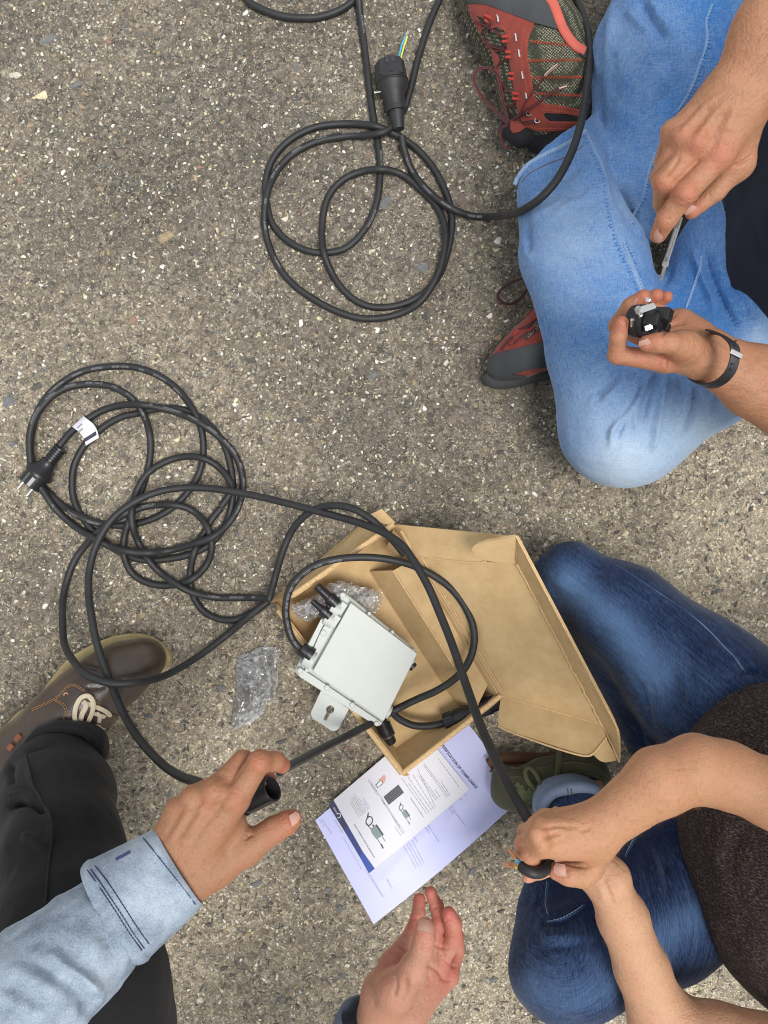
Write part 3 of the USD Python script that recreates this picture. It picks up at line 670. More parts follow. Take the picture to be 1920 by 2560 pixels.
ph = [(1390, 980), (1340, 1040), (1285, 1130), (1240, 1210), (1205, 1320), (1195, 1430), (1218, 1540), (1280, 1630), (1380, 1680), (1490, 1680), (1590, 1635)]
pg = [(1390, 970), (1440, 900), (1458, 850), (1412, 762), (1330, 692), (1240, 660), (1130, 662), (1010, 705), (920, 772), (862, 870), (830, 985), (832, 1085), (872, 1200), (960, 1340), (1080, 1440), (1200, 1508), (1350, 1542), (1500, 1545), (1620, 1545)]
pi_ = [(672, 1500), (682, 1465), (694, 1420), (708, 1375), (728, 1330), (756, 1295), (790, 1272), (832, 1264), (880, 1271), (925, 1296), (962, 1330), (990, 1360)]
z2 = lambda l: [Z2.xy(*p) for p in l]
c_d = lay(z2(pd)); c_b = lay(z2(pb)); c_h = lay(z2(ph) + [Z3.xy(180, 712), Z3.xy(262, 650)])
c_c = lay(z2(pc) + pc2, lift={len(pc) - 2: .02, len(pc) - 1: .04, len(pc): .055, len(pc) + 1: .10, len(pc) + 2: .135, len(pc) + 3: .142, len(pc) + 4: .125, len(pc) + 5: .07, len(pc) + 6: .025})
c_g = lay(z2(pg) + [(672, 1496)]); c_a = lay(z2(pa0 + pa) + [Z2.xy(240, 830)], lift={0: .016, 1: .006})
c_i = lay(pi_ + [(1012, 1388)], lift={0: .012, 2: .03, 4: .045, 6: .07, 8: .1, 9: .105, 10: .11, 11: .115, 12: .11, 3: .04, 5: .06, 7: .085, 1: .02})
cord = thing('power_cord', 'tangled black power cord with an earthed plug, coiled left of the cardboard box', 'power cord')
obj('cord', cat([tube(c, CR, 14) for c in (c_d, c_b, c_h, c_c, c_g, c_a, c_i)]), M['rubber'], cord, smooth=40)
def run(curve, start, words, phi, rev, sp=0.018, h=0.0036):
    out, s = [], start
    for w in words:
        out.append((s, w, phi, rev)); s += len(w) * h * 0.82 + sp
    return out
W = ['NINGBO', 'HONGYI', 'TECHNOLOGY', 'SF']; V_ = ['H05RR-F', '3G1.5mm2', 'VDE', 'KEMA-KEUR']
lettering(cord, c_b, run(c_b, arcs(c_b, *Z2.xy(1150, 280)), (V_ + W), 1.25, True)[:8] + run(c_b, 0.06, ['HONGYI', 'NINGBO'], 1.9, True))
lettering(cord, c_c, run(c_c, 0.10, ['TECHNOLOGY', 'HONGYI', 'NINGBO', 'KEMA-KEUR', 'VDE', '3G1.5mm2', 'H05RR-F'], 1.4, False) + run(c_c, 0.95, ['3G1.5mm2', 'H05RR-F'], 1.9, False))
lettering(cord, c_a, run(c_a, 0.185, ['SF', 'TECHNOLOGY', 'HONGYI', 'NINGBO', 'KEMA-KEUR', 'VDE', '3G1.5mm2', 'H05RR-F'], 1.2, True) + run(c_a, 0.83, ['SF', 'TECHNOLOGY', 'HONGYI', 'NINGBO', 'KEMA-KEUR', 'VDE', '3G1.5mm2', 'H05RR-F'], 1.75, False))
lettering(cord, c_g, run(c_g, 0.5, ['H05RR-F', '3G1.5mm2', 'VDE'], 1.1, True))
# the earthed plug
Z5 = Crop(0, 1040, 5.925)
pe, pf = Z5(905, 470, .024), Z5(395, 1075, .024)            # strain relief end, face of the plug
dv = (pf - pe) / np.linalg.norm(pf - pe); Lp = np.linalg.norm(pf - pe)
prof = [(0, .0072), (.0006, .0118), (.003, .0122), (.0036, .0086)]
for i in range(5):
    s = .0052 + i * .0046
    prof += [(s, .0086), (s + .0002, .0108), (s + .0024, .0108), (s + .0026, .0086)]
prof += [(.029, .0088), (.0292, .0125), (.0315, .0132), (.0325, .0128), (.036, .0135), (.041, .0150), (.047, .0185), (.052, .0225), (.0545, .0238), (.0575, .0240), (.0580, .0228), (.060, .0226)]
plugm = lathe(pe, pf, prof, 40)
side = np.cross(dv, [0, 0, 1.0]); side /= np.linalg.norm(side); upv = np.cross(side, dv)
Tp = np.eye(4); Tp[:3, 0], Tp[:3, 1], Tp[:3, 2], Tp[:3, 3] = dv, side, upv, pe
face = prism([(r * math.cos(t), r * math.sin(t)) for t in np.linspace(0, 2 * np.pi, 48, endpoint=False) for r in [.0205 if abs(math.sin(t)) < .93 else .0180]], 0, .0215)
Tf = np.eye(4); Tf[:3, 0], Tf[:3, 1], Tf[:3, 2], Tf[:3, 3] = side, upv, dv, pe + dv * .0585
plug = obj('plug', cat([plugm, place(face, Tf)]), M['plastic'], cord, smooth=35)
for s in (-1, 1):
    o = pe + dv * .080 + side * s * .0095 + upv * .004
    obj('pin', lathe(o, o + dv, [(-.0002, .0024), (.017, .0024), (.0185, .0019), (.019, .0006)], 20), M['steel'], plug, smooth=30)
grv = rbox([.062, -.003, .0], [.0805, .003, .0012], .0005)
o = Tp.copy(); o[:3, 3] = pe + side * -.0196 + upv * .004
obj('earth_contact', place(trimesh.creation.box([.016, .0012, .006]), frame(pe + dv * .071 + side * .0190, dv, side)), M['plastic_dull'], plug)
obj('earth_contact', place(trimesh.creation.box([.016, .006, .0010]), frame(pe + dv * .0705 + upv * .0204 + side * -.006, dv, side)), M['steel'], plug)
# the paper flag folded round the cord
fc = P(*Z5.xy(1180, 120), .018)
fl = []
nu, nv = 14, 10
ca = [Z5(1095, 165, .010), Z5(1150, 205, .0145), Z5(1215, 260, .0135), Z5(1260, 330, .010), Z5(1300, 445, .004)]
cb = [Z5(1265, 10, .010), Z5(1330, 60, .0150), Z5(1410, 130, .0155), Z5(1460, 220, .013), Z5(1495, 330, .006)]
A_, B_ = spline(ca, .003), spline(cb, .003)
A_, B_ = resample(A_, np.linalg.norm(np.diff(A_, axis=0), axis=1).sum() / nu), resample(B_, np.linalg.norm(np.diff(B_, axis=0), axis=1).sum() / nu)
nn = min(len(A_), len(B_)); tt = np.linspace(0, 1, nv)
G = A_[:nn, None] * (1 - tt)[None, :, None] + B_[:nn, None] * tt[None, :, None]
G[..., 2] += .0022 * np.sin(np.linspace(0, 7, nn))[:, None] * np.sin(tt * 2.5)[None] + .008
def sheet(G, t=.00025):
    n, m = G.shape[:2]; V = G.reshape(-1, 3); i = np.arange(n - 1)[:, None] * m + np.arange(m - 1)[None]
    q = np.stack([i, i + m, i + m + 1, i + 1], -1).reshape(-1, 4); f = np.vstack([q[:, [0, 1, 2]], q[:, [0, 2, 3]]])
    N = vnormals(V, f)
    if N[:, 2].mean() < 0: f = f[:, ::-1]; N = -N
    b = V - N * t; k = len(V)
    edge = np.r_[np.arange(m - 1), (np.arange(n - 1) + 1) * m - 1, (n * m - 1) - np.arange(m - 1), ((n - 1) - np.arange(n - 1)) * m]
    e2 = np.roll(edge, -1)
    sd = np.vstack([np.stack([edge, e2, e2 + k], 1), np.stack([edge, e2 + k, edge + k], 1)])
    return trimesh.Trimesh(np.vstack([V, b]), np.vstack([f, f[:, ::-1] + k, sd]), process=False)
flag = obj('label_flag', sheet(G), M['booklet'], cord, smooth=50)
bars = []
for f0, f1, g0, g1 in [(.28, .34, .2, .6), (.42, .48, .05, .35), (.78, .86, .05, .9)]:
    i0, i1 = int(f0 * (nn - 1)), max(int(f1 * (nn - 1)), int(f0 * (nn - 1)) + 1); j0, j1 = int(g0 * (nv - 1)), int(g1 * (nv - 1))
    S = G[i0:i1 + 1, j0:j1 + 1].copy(); S[..., 2] += .0006
    bars.append(sheet(S, .0001))
for b_ in bars: obj('printed_bar', b_, M['ink_grey'] if b_ is not bars[-1] else M['ink'], flag)

# ---------------------------------------------------------------- the open mailing box
cb_ = M['cardboard']
carton = thing('cardboard_box', 'open brown cardboard mailing box with its lid folded back to the right', 'box')
T = .003
Lb, Tb, Bb, Rb = Z3(278, 642, .003), Z3(884, 126, .003), Z3(985, 1530, .003), Z3(1490, 1225, .003)
Lr, Tr, Br, Rr = Z3(405, 612, .070), Z3(1006, 190, .072), Z3(1052, 1668, .070), Z3(1640, 1208, .072)
Fl = [Z3(300, 660, .004), Z3(900, 150, .004), Z3(1500, 1190, .0115), Z3(1000, 1528, .014)]
obj('floor', slab(Fl, T), cb_, carton)
def wall(a, b, c, d, t, name='wall', r=(0, 0, 0, 0), edge=True, hollow=None):
    p = rounded([a, b, c, d], r)
    return obj(name, slab(p, t), cb_, carton)
# double walls, their rims standing a little proud
wall(Lb, Tb, Tr, Lr, .0055, r=(0, .0, .004, .012))
obj('rim', tube(np.array([Lr + [0.002, .002, .001], (Lr + Tr) / 2 + [0, 0, .0012], Tr]), .0042, 8, flat=.8), M['card_edge'], carton, smooth=60)
Ll2 = Z3(300, 690, .066)
wall(Fl[3], Fl[0], Ll2 + [0.004, -.004, -.01], Br, .0055, r=(0, 0, .02, .004))
obj('rim', tube(np.array([Ll2 + [0.004, -.004, -.01], (Ll2 + Br) / 2 + [0, 0, -.003], Br]), .0042, 8, flat=.8), M['card_edge'], carton, smooth=60)
wall(Fl[3], Fl[2], Rr, Br, .0055, r=(0, 0, .004, .004))
obj('rim', tube(np.array([Br, (Rr + Br) / 2 + [0, 0, .001], Rr]), .0042, 8, flat=.8), M['card_edge'], carton, smooth=60)
wall(Fl[1], Fl[2], Rr + [-.004, 0, -.003], Tr + [0.01, -.012, -.004], .004)
obj('corner_fold', slab(rounded([Br + [-.004, .002, .0015], Br + [.003, -.004, .0015], Br + [.012, -.008, -.012], Br + [-.002, -.004, -.014]], .002), .003), M['card_edge'], carton)
ear = [Z3(868, 132, .066), Z3(935, 100, .070), Z3(1012, 178, .074), Z3(1000, 200, .072), Z3(905, 175, .068)]
obj('ear', slab(ear, .004), cb_, carton)
# the folded insert that makes a channel along the hinge side
i1, i2, i3 = (Z3(866, 470, .012), Z3(1362, 1262, .006)), (Z3(1003, 466, .066), Z3(1505, 1262, .058)), (Z3(1135, 392, .060), Z3(1578, 1112, .056))
ins = obj('insert', slab([i1[0], i2[0], i2[1], i1[1]], .003), cb_, carton)
obj('insert_face', slab([i2[0], i3[0], i3[1], i2[1]], .003), cb_, ins)
obj('fold', tube(np.array([i2[0], (i2[0] + i2[1]) / 2 + [0, 0, .0005], i2[1]]), .0019, 8), M['card_edge'], ins, smooth=60)
# the lid: panel, front flap, two side flaps
Ht, Hr_, Fr_, Ft = Z3(1138, 378, .072), Z3(1640, 1206, .072), None, P(1291, 1411, .185)
Fr_ = on_plane(1503, 1811, Ht, Hr_, Ft)
nseg = 10
lid = obj('lid_panel', slab([Ht, Hr_, Fr_, Ft], .0035), cb_, carton)
for k, (o1, z_) in enumerate([((14, 4), .0006), ((30, 8), .0007)]):
    s0 = np.array([Z3(1138 + o1[0], 378 + o1[1], .0745 + .006 * k), Z3(1640 + o1[0] - 18, 1206 + o1[1] - 30, .0745 + .006 * k)])
    obj('score_line', tube(np.array([s0[0], s0.mean(0), s0[1]]), .0011, 6), M['card_edge'], lid)
Z4c = Crop(1160, 1280, 2.183)
f3 = Z4c(282, 128, Ft[2] + .058); f2 = on_plane(*Z4c.xy(842, 1192), Ft, Fr_, f3); f4 = on_plane(*Z4c.xy(846, 1362), Ft, Fr_, f3)
fr = obj('front_flap', slab(rounded([Ft + [.001, 0, .002], Fr_ + [.001, 0, .002], f4, f2, f3], (0, 0, .006, .03, .004)), .0035), cb_, carton)
fold = spline([Ft + [.0, 0, .004], Ft * .7 + Fr_ * .3 + [.001, 0, .0035], Ft * .35 + Fr_ * .65 + [0, 0, .0045], Fr_ + [0, 0, .004]], .006)
fold[:, :2] += rng.normal(0, .0004, (len(fold), 2))
obj('fold', tube(fold, .0016, 7), M['card_edge'], carton, smooth=60)
_tp = P(1290, 1341, Ft[2] + .004); _on = lambda xy: on_plane(*xy, Ht, Ft, _tp)
top = [_on((987, 1311)), _on((1290, 1341)), Ft + [0, 0, .001], _on(Z4c.xy(120, 266)), _on(Z3.xy(1540, 414)), _on(Z3.xy(1500, 418)), _on(Z3.xy(1100, 378)), _on(Z3.xy(985, 356)), _on(Z3.xy(962, 338))]
tf = obj('side_flap', slab(rounded(top, (.003, .002, 0, .0, .004, .006, .01, .02, .012)), .0035), cb_, carton)
tuck = [Z4c(284, 132, .245), Z4c(272, 284, .196), Z4c(238, 286, .190), Z4c(110, 264, .186), Z4c(55, 236, .188), Z4c(40, 200, .195), Z4c(62, 176, .205), Z4c(115, 158, .22), Z4c(220, 140, .240)]
obj('tuck_flap', slab(rounded(tuck, (.002, .004, .01, .02, .01, .01, .01, .02, .01)), .003), cb_, carton)
_lp = Z4c(228, 1190, Hr_[2] + .040); _ol = lambda x, y: on_plane(*Z4c.xy(x, y), Hr_, Fr_, _lp)
low = [Hr_ + [0, 0, .001], Fr_ + [0, 0, .001], _ol(778, 1232), _ol(700, 1322), _ol(668, 1332), _ol(228, 1190), _ol(188, 1168), _ol(186, 1130)]
lf = obj('side_flap', slab(rounded(low, (0, 0, .004, .02, .012, .012, .012, .012)), .0035), cb_, carton)
lowe = np.array(low[2:7]) + [0, 0, .0004]
obj('fold', tube(np.array([Hr_, (Hr_ + Fr_) / 2, Fr_]) + [0, 0, .0006], .0014, 7), M['card_edge'], lf, smooth=60)
obj('cut_edge', tube(spline(lowe, .006), .0016, 6), M['card_edge'], lf, smooth=60)
tip = [low[2] - [0, 0, .006], f4 - [0, 0, .006], (low[3] + f4) / 2 + [-.002, -.012, -.012], low[3] - [0, 0, .010]]
obj('tuck_flap', slab(rounded(tip, (0, .004, .02, .01)), .003), cb_, carton)
edge = np.array([Fr_ + [.001, 0, .003], (Fr_ + f4) / 2 + [.001, 0, .003], f4 + [0, 0, .001]])
obj('cut_edge', tube(spline(edge, .006), .0016, 6), M['card_edge'], fr, smooth=60)
tope = np.array(top[::-1][:6]) + [0, 0, .0004]
obj('fold', tube(np.array([f3, (f3 + f2) / 2, f2]) + [0, 0, .0004], .0013, 6), M['card_edge'], fr, smooth=60)
obj('cut_edge', tube(spline(tope, .006), .0015, 6), M['card_edge'], tf, smooth=60)

# ---------------------------------------------------------------- the microinverter lying in it
Z7 = Crop(700, 1440, 4.1475)
c0, c1, c2, c3 = Z7(335, 992, .098), Z7(735, 275, .092), Z7(1425, 805, .088), Z7(1075, 1508, .094)
ex = ((c3 - c0) + (c2 - c1)) / 2; ey = ((c1 - c0) + (c2 - c3)) / 2
inv = thing('microinverter', 'light grey metal power inverter lying in the open cardboard box', 'inverter')
cen = (c0 + c1 + c2 + c3) / 4
# a shape in the case's own plane: (u, v) of the top face go from 0 to 1; w is depth below the top
nz = np.cross(ex, ey); nz /= np.linalg.norm(nz)
def iv(u, v, w=0.0):
    p = c0 * (1 - u) * (1 - v) + c3 * u * (1 - v) + c2 * u * v + c1 * (1 - u) * v
    return p - nz * w
def ivp(x, y, w):
    """pixel in the crop to the case plane at depth w."""
    n0 = cen - nz * w; e = np.array([0, 0, CAM_H]); d = Z7(x, y, 0.0) - e
    return e + d * (((n0 - e) @ nz) / (d @ nz))
def ivslab(pts, w0, w1, r=0, bev=0.0012):
    p = rounded([ivp(x, y, w0) for x, y in pts], r)
    return slab(p, w1 - w0)
def bevelled(pts, w0, w1, r, bev=.0015):
    p0 = rounded([ivp(x, y, w0) for x, y in pts], r); c = p0.mean(0)
    q = []
    for f, w in ((1 - bev / np.linalg.norm(p0 - c, axis=1).mean(), 0), (1, bev), (1, w1 - w0)):
        q.append(c + (p0 - c) * f - nz * w)
    n = len(p0); V = np.vstack(q); F = []
    for a in range(2):
        for i in range(n):
            j = (i + 1) % n; F += [(a * n + i, (a + 1) * n + i, (a + 1) * n + j), (a * n + i, (a + 1) * n + j, a * n + j)]
    V = np.vstack([V, c]); F += [(len(V) - 1, i, (i + 1) % n) for i in range(n)]
    m = trimesh.Trimesh(V, F, process=False)
    if m.face_normals[-1] @ nz < 0: m.invert()
    return m
gc = M['grey_case']
# flange: low plate around the case
fl_pts = [(600, 175), (665, 165), (1400, 760), (1395, 800), (1110, 1440), (1035, 1560), (1000, 1560), (190, 1040), (145, 985), (200, 885), (290, 700), (560, 220)]
obj('base', bevelled(fl_pts, .020, .032, .006, .002), gc, inv, smooth=30)
body = bevelled([(735, 275), (1425, 805), (1075, 1508), (335, 992)], 0.0, .024, .0022, .0012)
obj('case', body, gc, inv, smooth=30)
rim_ = [(690, 205), (1392, 775), (1405, 800), (735, 268)]
obj('case_rim', ivslab([(640, 175), (700, 215), (735, 275), (560, 600), (440, 800), (330, 985), (250, 1000), (300, 870), (430, 560), (600, 330)], .0125, .022, .004), gc, inv, smooth=30)
obj('edge_lip', ivslab([(300, 700), (430, 440), (470, 460), (355, 700), (330, 770), (270, 730)], .010, .022, .004), gc, inv, smooth=30)
low_ledge = [(210, 955), (330, 1030), (1070, 1530), (1025, 1560), (1000, 1555), (190, 1035), (175, 990)]
obj('edge_lip', bevelled(low_ledge, .012, .022, .004, .0015), gc, inv, smooth=30)
# screw bosses
for (x, y, rr) in [(208, 985, .0046), (488, 1162, .0046), (752, 1342, .0046), (1003, 1532, .0042), (450, 592, .0050), (650, 200, .0046), (925, 392, .0034), (1165, 586, .0034), (1385, 775, .0036)]:
    p = ivp(x, y, .0095)
    obj('screw_boss', lathe(p - nz * .016, p, [(0, rr), (.0148, rr), (.016, rr * .8)], 24), gc, inv, smooth=35)
# glands along the upper left side
for (x, y, r1) in [(575, 340, .0128), (510, 450, .0118), (300, 860, .0150)]:
    p = ivp(x + 20, y + 12, .014); dd = ivp(x - 40, y - 22, .014) - p; dd /= np.linalg.norm(dd)
    obj('gland_seat', lathe(p - dd * .004, p + dd, [(0, r1), (.014, r1), (.0155, r1 * .9)], 28), gc, inv, smooth=35)
for (x, y) in [(640, 335), (570, 470)]:
    p = ivp(x, y, .003)
    obj('gland_lug', place(rbox([-.010, -.0055, -.012], [.010, .0055, .003], .0015), frame(p - nz * .004, ey + .1 * ex, -ex)), gc, inv, smooth=35)
pl = M['plastic']
def gland(x0, y0, x1, y1, w, prof, name='socket', mat=None, short=1.0):
    prof = [(a_ * short, b_) for a_, b_ in prof]
    p, q = ivp(x0, y0, w), ivp(x1, y1, w)
    return obj(name, lathe(p, q, prof, 24), mat or pl, inv, smooth=35)
g1 = gland(590, 300, 390, 110, .010, [(0, .0105), (.010, .0108), (.0105, .0095), (.018, .0100), (.019, .0112), (.026, .0112), (.0265, .0078), (.040, .0075), (.058, .0070), (.064, .0072), (.068, .0062), (.0685, .0040), (.060, .0038)], short=.66)
obj('latch', place(rbox([.018, -.0098, -.002], [.038, -.0068, .002], .001), frame(ivp(590, 300, .010), ivp(390, 110, .010) - ivp(590, 300, .010), nz)), pl, g1)
obj('latch', place(rbox([.018, .0068, -.002], [.036, .0098, .002], .001), frame(ivp(590, 300, .010), ivp(390, 110, .010) - ivp(590, 300, .010), nz)), pl, g1)
g2 = gland(520, 420, 345, 270, .010, [(0, .0098), (.010, .0100), (.0105, .0086), (.020, .0090), (.021, .0098), (.025, .0098), (.0255, .0060), (.045, .0046), (.056, .0044), (.0575, .003)], short=.66)
g3 = gland(330, 830, 215, 750, .010, [(0, .0128), (.008, .0130), (.0086, .0118), (.019, .0116), (.021, .0105), (.0212, .0066)], 'cable_gland')
# mounting tab with a keyhole
tabp = [ivp(x, y, .026) for x, y in [(430, 1180), (715, 1380), (600, 1595), (545, 1612), (330, 1470), (318, 1420)]]
tp = rounded(tabp, (0, 0, .006, .006, .010, .006))
kh = []
def keyhole(poly, t):
    c = poly.mean(0); x = ex / np.linalg.norm(ex); y = np.cross(nz, x)
    q = Polygon([((p - c) @ x, (p - c) @ y) for p in poly])
    k1 = ivp(520, 1385, .026); k2 = ivp(472, 1480, .026)
    h1 = np.array([(k1 - c) @ x, (k1 - c) @ y]); h2 = np.array([(k2 - c) @ x, (k2 - c) @ y])
    from shapely.geometry import Point
    hole = Point(h1).buffer(R(42 / 4.1475, .07)).union(LineString([h1, h2]).buffer(R(19 / 4.1475, .07)))
    m = trimesh.creation.extrude_polygon(q.difference(hole), t, engine='earcut')
    v = m.vertices
    return trimesh.Trimesh(c + v[:, :1] * x + v[:, 1:2] * y + (v[:, 2:3] - t) * nz, m.faces, process=False)
obj('mounting_tab', keyhole(tp, .0022), gc, inv, smooth=30)
# black plug on the right side and the little female connector under the lower corner
gland(1340, 905, 1395, 960, .018, [(0, .0085), (.006, .0085), (.0065, .0075), (.010, .0072)], 'end_cap')
gland(1330, 880, 1362, 930, .014, [(0, .0115), (.006, .0115)], 'gland_seat', gc)
gland(1105, 1400, 1150, 1425, .018, [(0, .0105), (.006, .0105)], 'gland_seat', gc)
g4 = obj('dc_connector', lathe(Z7(1040, 1480, .052), Z7(1135, 1690, .036), [(0, .0085), (.012, .0100), (.022, .0105), (.024, .0118), (.032, .0118), (.034, .0095), (.050, .0095), (.0505, .0072), (.040, .0070)], 24), pl, inv, smooth=35)
obj('clip', place(rbox([.010, -.0125, -.003], [.036, -.0098, .003], .001), frame(Z7(1040, 1480, .052), Z7(1135, 1690, .036) - Z7(1040, 1480, .052), [1, 0, 0])), pl, g4)
obj('clip', place(rbox([.010, .0098, -.003], [.036, .0125, .003], .001), frame(Z7(1040, 1480, .052), Z7(1135, 1690, .036) - Z7(1040, 1480, .052), [1, 0, 0])), pl, g4)
obj('seal', lathe(Z7(1040, 1480, .052), Z7(1135, 1690, .036), [(.0335, .0098), (.0338, .0101), (.0352, .0101), (.0355, .0098)], 24), M['steel'], g4, smooth=35)
# its output cable: out of the gland, round over the insert and out under the corner to the standing man's hand
oc = [(478, 945, .086), (440, 918, .088), (402, 868, .092), (374, 780, .096), (366, 690, .100), (384, 590, .102), (440, 508, .104), (530, 440, .104), (640, 403, .104), (760, 388, .103), (880, 388, .100), (1000, 404, .096), (1120, 436, .092), (1235, 492, .090), (1345, 572, .092), (1428, 680, .094), (1476, 800, .096), (1478, 920, .094), (1430, 1040, .088), (1350, 1120, .080), (1250, 1182, .074), (1150, 1225, .066), (1020, 1288, .058), (930, 1338, .064), (850, 1382, .086), (720, 1450, .12), (600, 1510, .18), (480, 1575, .25), (390, 1622, .31), (330, 1655, .36)]
c_out = spline([Z3(*p) for p in oc], .004)
oc_ = obj('output_cable', tube(c_out, .0060, 14), M['rubber'], inv, smooth=40)
ms = [x for x in (letter(c_out, .0060, s, t, .0034, 1.75, None, True) for s, t in [(.016, 'WET'), (.030, 'OR DRY'), (.050, '600V'), (.068, 'DIR'), (.082, 'BUR'), (.096, 'SUN'), (.110, 'RES'), (.126, '-40C'), (.145, 'COLD'), (.166, 'BEND'), (.190, 'BENDING')]) if x is not None]
obj('lettering', cat(ms), M['cable_print'], oc_, kind='stuff')
cc = spline([Z3(*p) for p in [(990, 1300, .060), (1040, 1345, .052), (1120, 1382, .044), (1210, 1386, .038), (1290, 1372, .034), (1330, 1362, .034)]], .004)
obj('link_cable', tube(cc, .0060, 14), M['rubber'], inv, smooth=40)
ka, kb = Z3(1305, 1370, .034), Z3(1592, 1255, .050)
Lk = np.linalg.norm(kb - ka)
con = obj('round_connector', lathe(ka, kb, [(0, .0090), (.002, .0135), (.018, .0150), (.020, .0150), (.021, .0158), (.036, .0158), (.040, .0140), (.044, .0128), (.078, .0150), (.083, .0150), (.0835, .0138), (.100, .0138), (.1005, .0150), (.106, .0150), (.1065, .0138), (.117, .0138), (.1175, .0110), (.105, .0105)], 28), pl, inv, smooth=35)
for k in range(8):
    a_ = k * np.pi / 4; x_ = np.cross(kb - ka, [0, 0, 1.0]); x_ /= np.linalg.norm(x_); y_ = np.cross(kb - ka, x_); y_ /= np.linalg.norm(y_)
    o_ = ka + (kb - ka) / Lk * .009 + (math.cos(a_) * x_ + math.sin(a_) * y_) * .0142
    obj('grip', tube(np.array([o_ - (kb - ka) / Lk * .007, o_, o_ + (kb - ka) / Lk * .008]), .0016, 6), pl, con)

# ---------------------------------------------------------------- clear bags
M['film'] = usdkit.material(stage, LK + 'clear_film', {
    'tc': ('texture_coordinate', {}), 'n': ('noise_texture', {'scale': 46.0, 'detail': 3.0, 'roughness': 0.6, 'distortion': 1.2}), 'b': ('bump', {'strength': 0.9, 'distance': 0.006}),
    'f': ('fresnel', {'IOR': 2.1}), 't': ('transparent_bsdf', {'color': (0.93, 0.93, 0.93)}), 'g': ('glossy_bsdf', {'roughness': 0.12, 'color': (0.95, 0.95, 0.95)}),
    'd': ('translucent_bsdf', {'color': (0.8, 0.8, 0.8)}), 'd2': ('diffuse_bsdf', {'color': (0.8, 0.8, 0.8)}), 'md': ('mix_closure', {'fac': 0.5}), 'mt': ('mix_closure', {}), 'cn': ('noise_texture', {'scale': 20.0, 'detail': 3.0, 'roughness': 0.6, 'distortion': 1.6}), 'cr': ('rgb_ramp', {'ramp': [(0.0, (.14, .14, .14)), (.42, (.18, .18, .18)), (.5, (.72, .72, .72)), (.56, (.2, .2, .2)), (.68, (.14, .14, .14)), (.74, (.5, .5, .5)), (.8, (.08, .08, .08))]}), 'm': ('mix_closure', {})},  # noise streaks of diffuse white paint in sky reflections on the folds
    [('tc.object', 'cn.vector'), ('cn.fac', 'cr.fac'), ('cr.color', 'mt.fac'), ('tc.object', 'n.vector'), ('n.fac', 'b.height'), ('b.normal', 'g.normal'), ('d.BSDF', 'md.closure1'), ('d2.BSDF', 'md.closure2'),
     ('t.BSDF', 'mt.closure1'), ('md.closure', 'mt.closure2'), ('f.fac', 'm.fac'), ('mt.closure', 'm.closure1'), ('g.BSDF', 'm.closure2')], surface='m.closure')
def crumpled(outline, z0, h, seed, step=.0035, amp=.008):
    """A crumpled film bag: two crinkled skins over the outline, meeting at its edge."""
    pg = Polygon([P(x, y, z0)[:2] for x, y in outline]); x0, y0, x1, y1 = pg.bounds
    xs, ys = np.arange(x0, x1 + step, step), np.arange(y0, y1 + step, step)
    X, Y = np.meshgrid(xs, ys, indexing='ij')
    import shapely
    ins = shapely.contains_xy(pg, X, Y); d = shapely.distance(pg.exterior, shapely.points(X, Y))
    p = np.stack([X * 60, Y * 60, np.full_like(X, seed)], -1)
    warp = meshkit.fbm(p * .5, 2, seed)[..., None] * 2.5
    rid = 1 - np.abs(2 * meshkit.fbm(p + warp, 3, seed + 1) - 1) * 2.2
    prof = np.clip(d / .012, 0, 1) ** .6
    up = z0 + .003 + prof * (h * .45 + amp * rid)
    V, F, idx = [], [], -np.ones(X.shape, int)
    idx[ins] = np.arange(ins.sum())
    V = np.stack([X[ins], Y[ins], up[ins]], 1)
    a, b, c, e = idx[:-1, :-1], idx[1:, :-1], idx[1:, 1:], idx[:-1, 1:]
    ok = (a >= 0) & (b >= 0) & (c >= 0) & (e >= 0)
    q = np.stack([a, b, c, e], -1)[ok]
    low = V.copy(); low[:, 2] = z0 + .0015
    return np.vstack([V, low]), np.vstack([q, q[:, ::-1] + len(V)])
zb = thing('zip_bag', 'empty clear plastic zip bag lying on the asphalt left of the box', 'plastic bag')
bag_o = [(592, 1638), (625, 1628), (648, 1614), (698, 1612), (700, 1640), (694, 1662), (698, 1706), (688, 1742), (697, 1758), (672, 1752), (655, 1790), (628, 1812), (605, 1815), (586, 1830), (576, 1814), (584, 1768), (590, 1720), (590, 1680)]
obj('film', crumpled(bag_o, .0, .012, 3, step=.0026, amp=.013), M['film'], zb, smooth=18)
zl = spline([P(592, 1652, .012), P(640, 1642, .013), P(697, 1634, .012)], .005)
obj('zip_strip', tube(zl, .0012, 8), M['film'], zb, smooth=40)
sb = thing('parts_bag', 'clear plastic bag of small metal parts tucked in the box beside the inverter', 'plastic bag')
bag2 = [(726, 1512), (760, 1495), (795, 1480), (820, 1456), (860, 1448), (900, 1462), (935, 1472), (958, 1476), (962, 1500), (945, 1530), (930, 1540), (880, 1520), (840, 1545), (800, 1545), (772, 1558), (740, 1545), (730, 1530)]
obj('film', crumpled(bag2, .045, .014, 8, amp=.012), M['film'], sb, smooth=25)
for (x0, y0, x1, y1, rr) in [(300, 370, 415, 330, .005), (760, 245, 850, 215, .0045), (200, 380, 280, 365, .004)]:
    obj('bolt', lathe(Z7(x0, y0, .046), Z7(x1, y1, .046), [(0, rr * 1.7), (.005, rr * 1.7), (.005, rr), (.026, rr)], 14), M['steel'] if rr < .0045 else pl, sb, smooth=30)

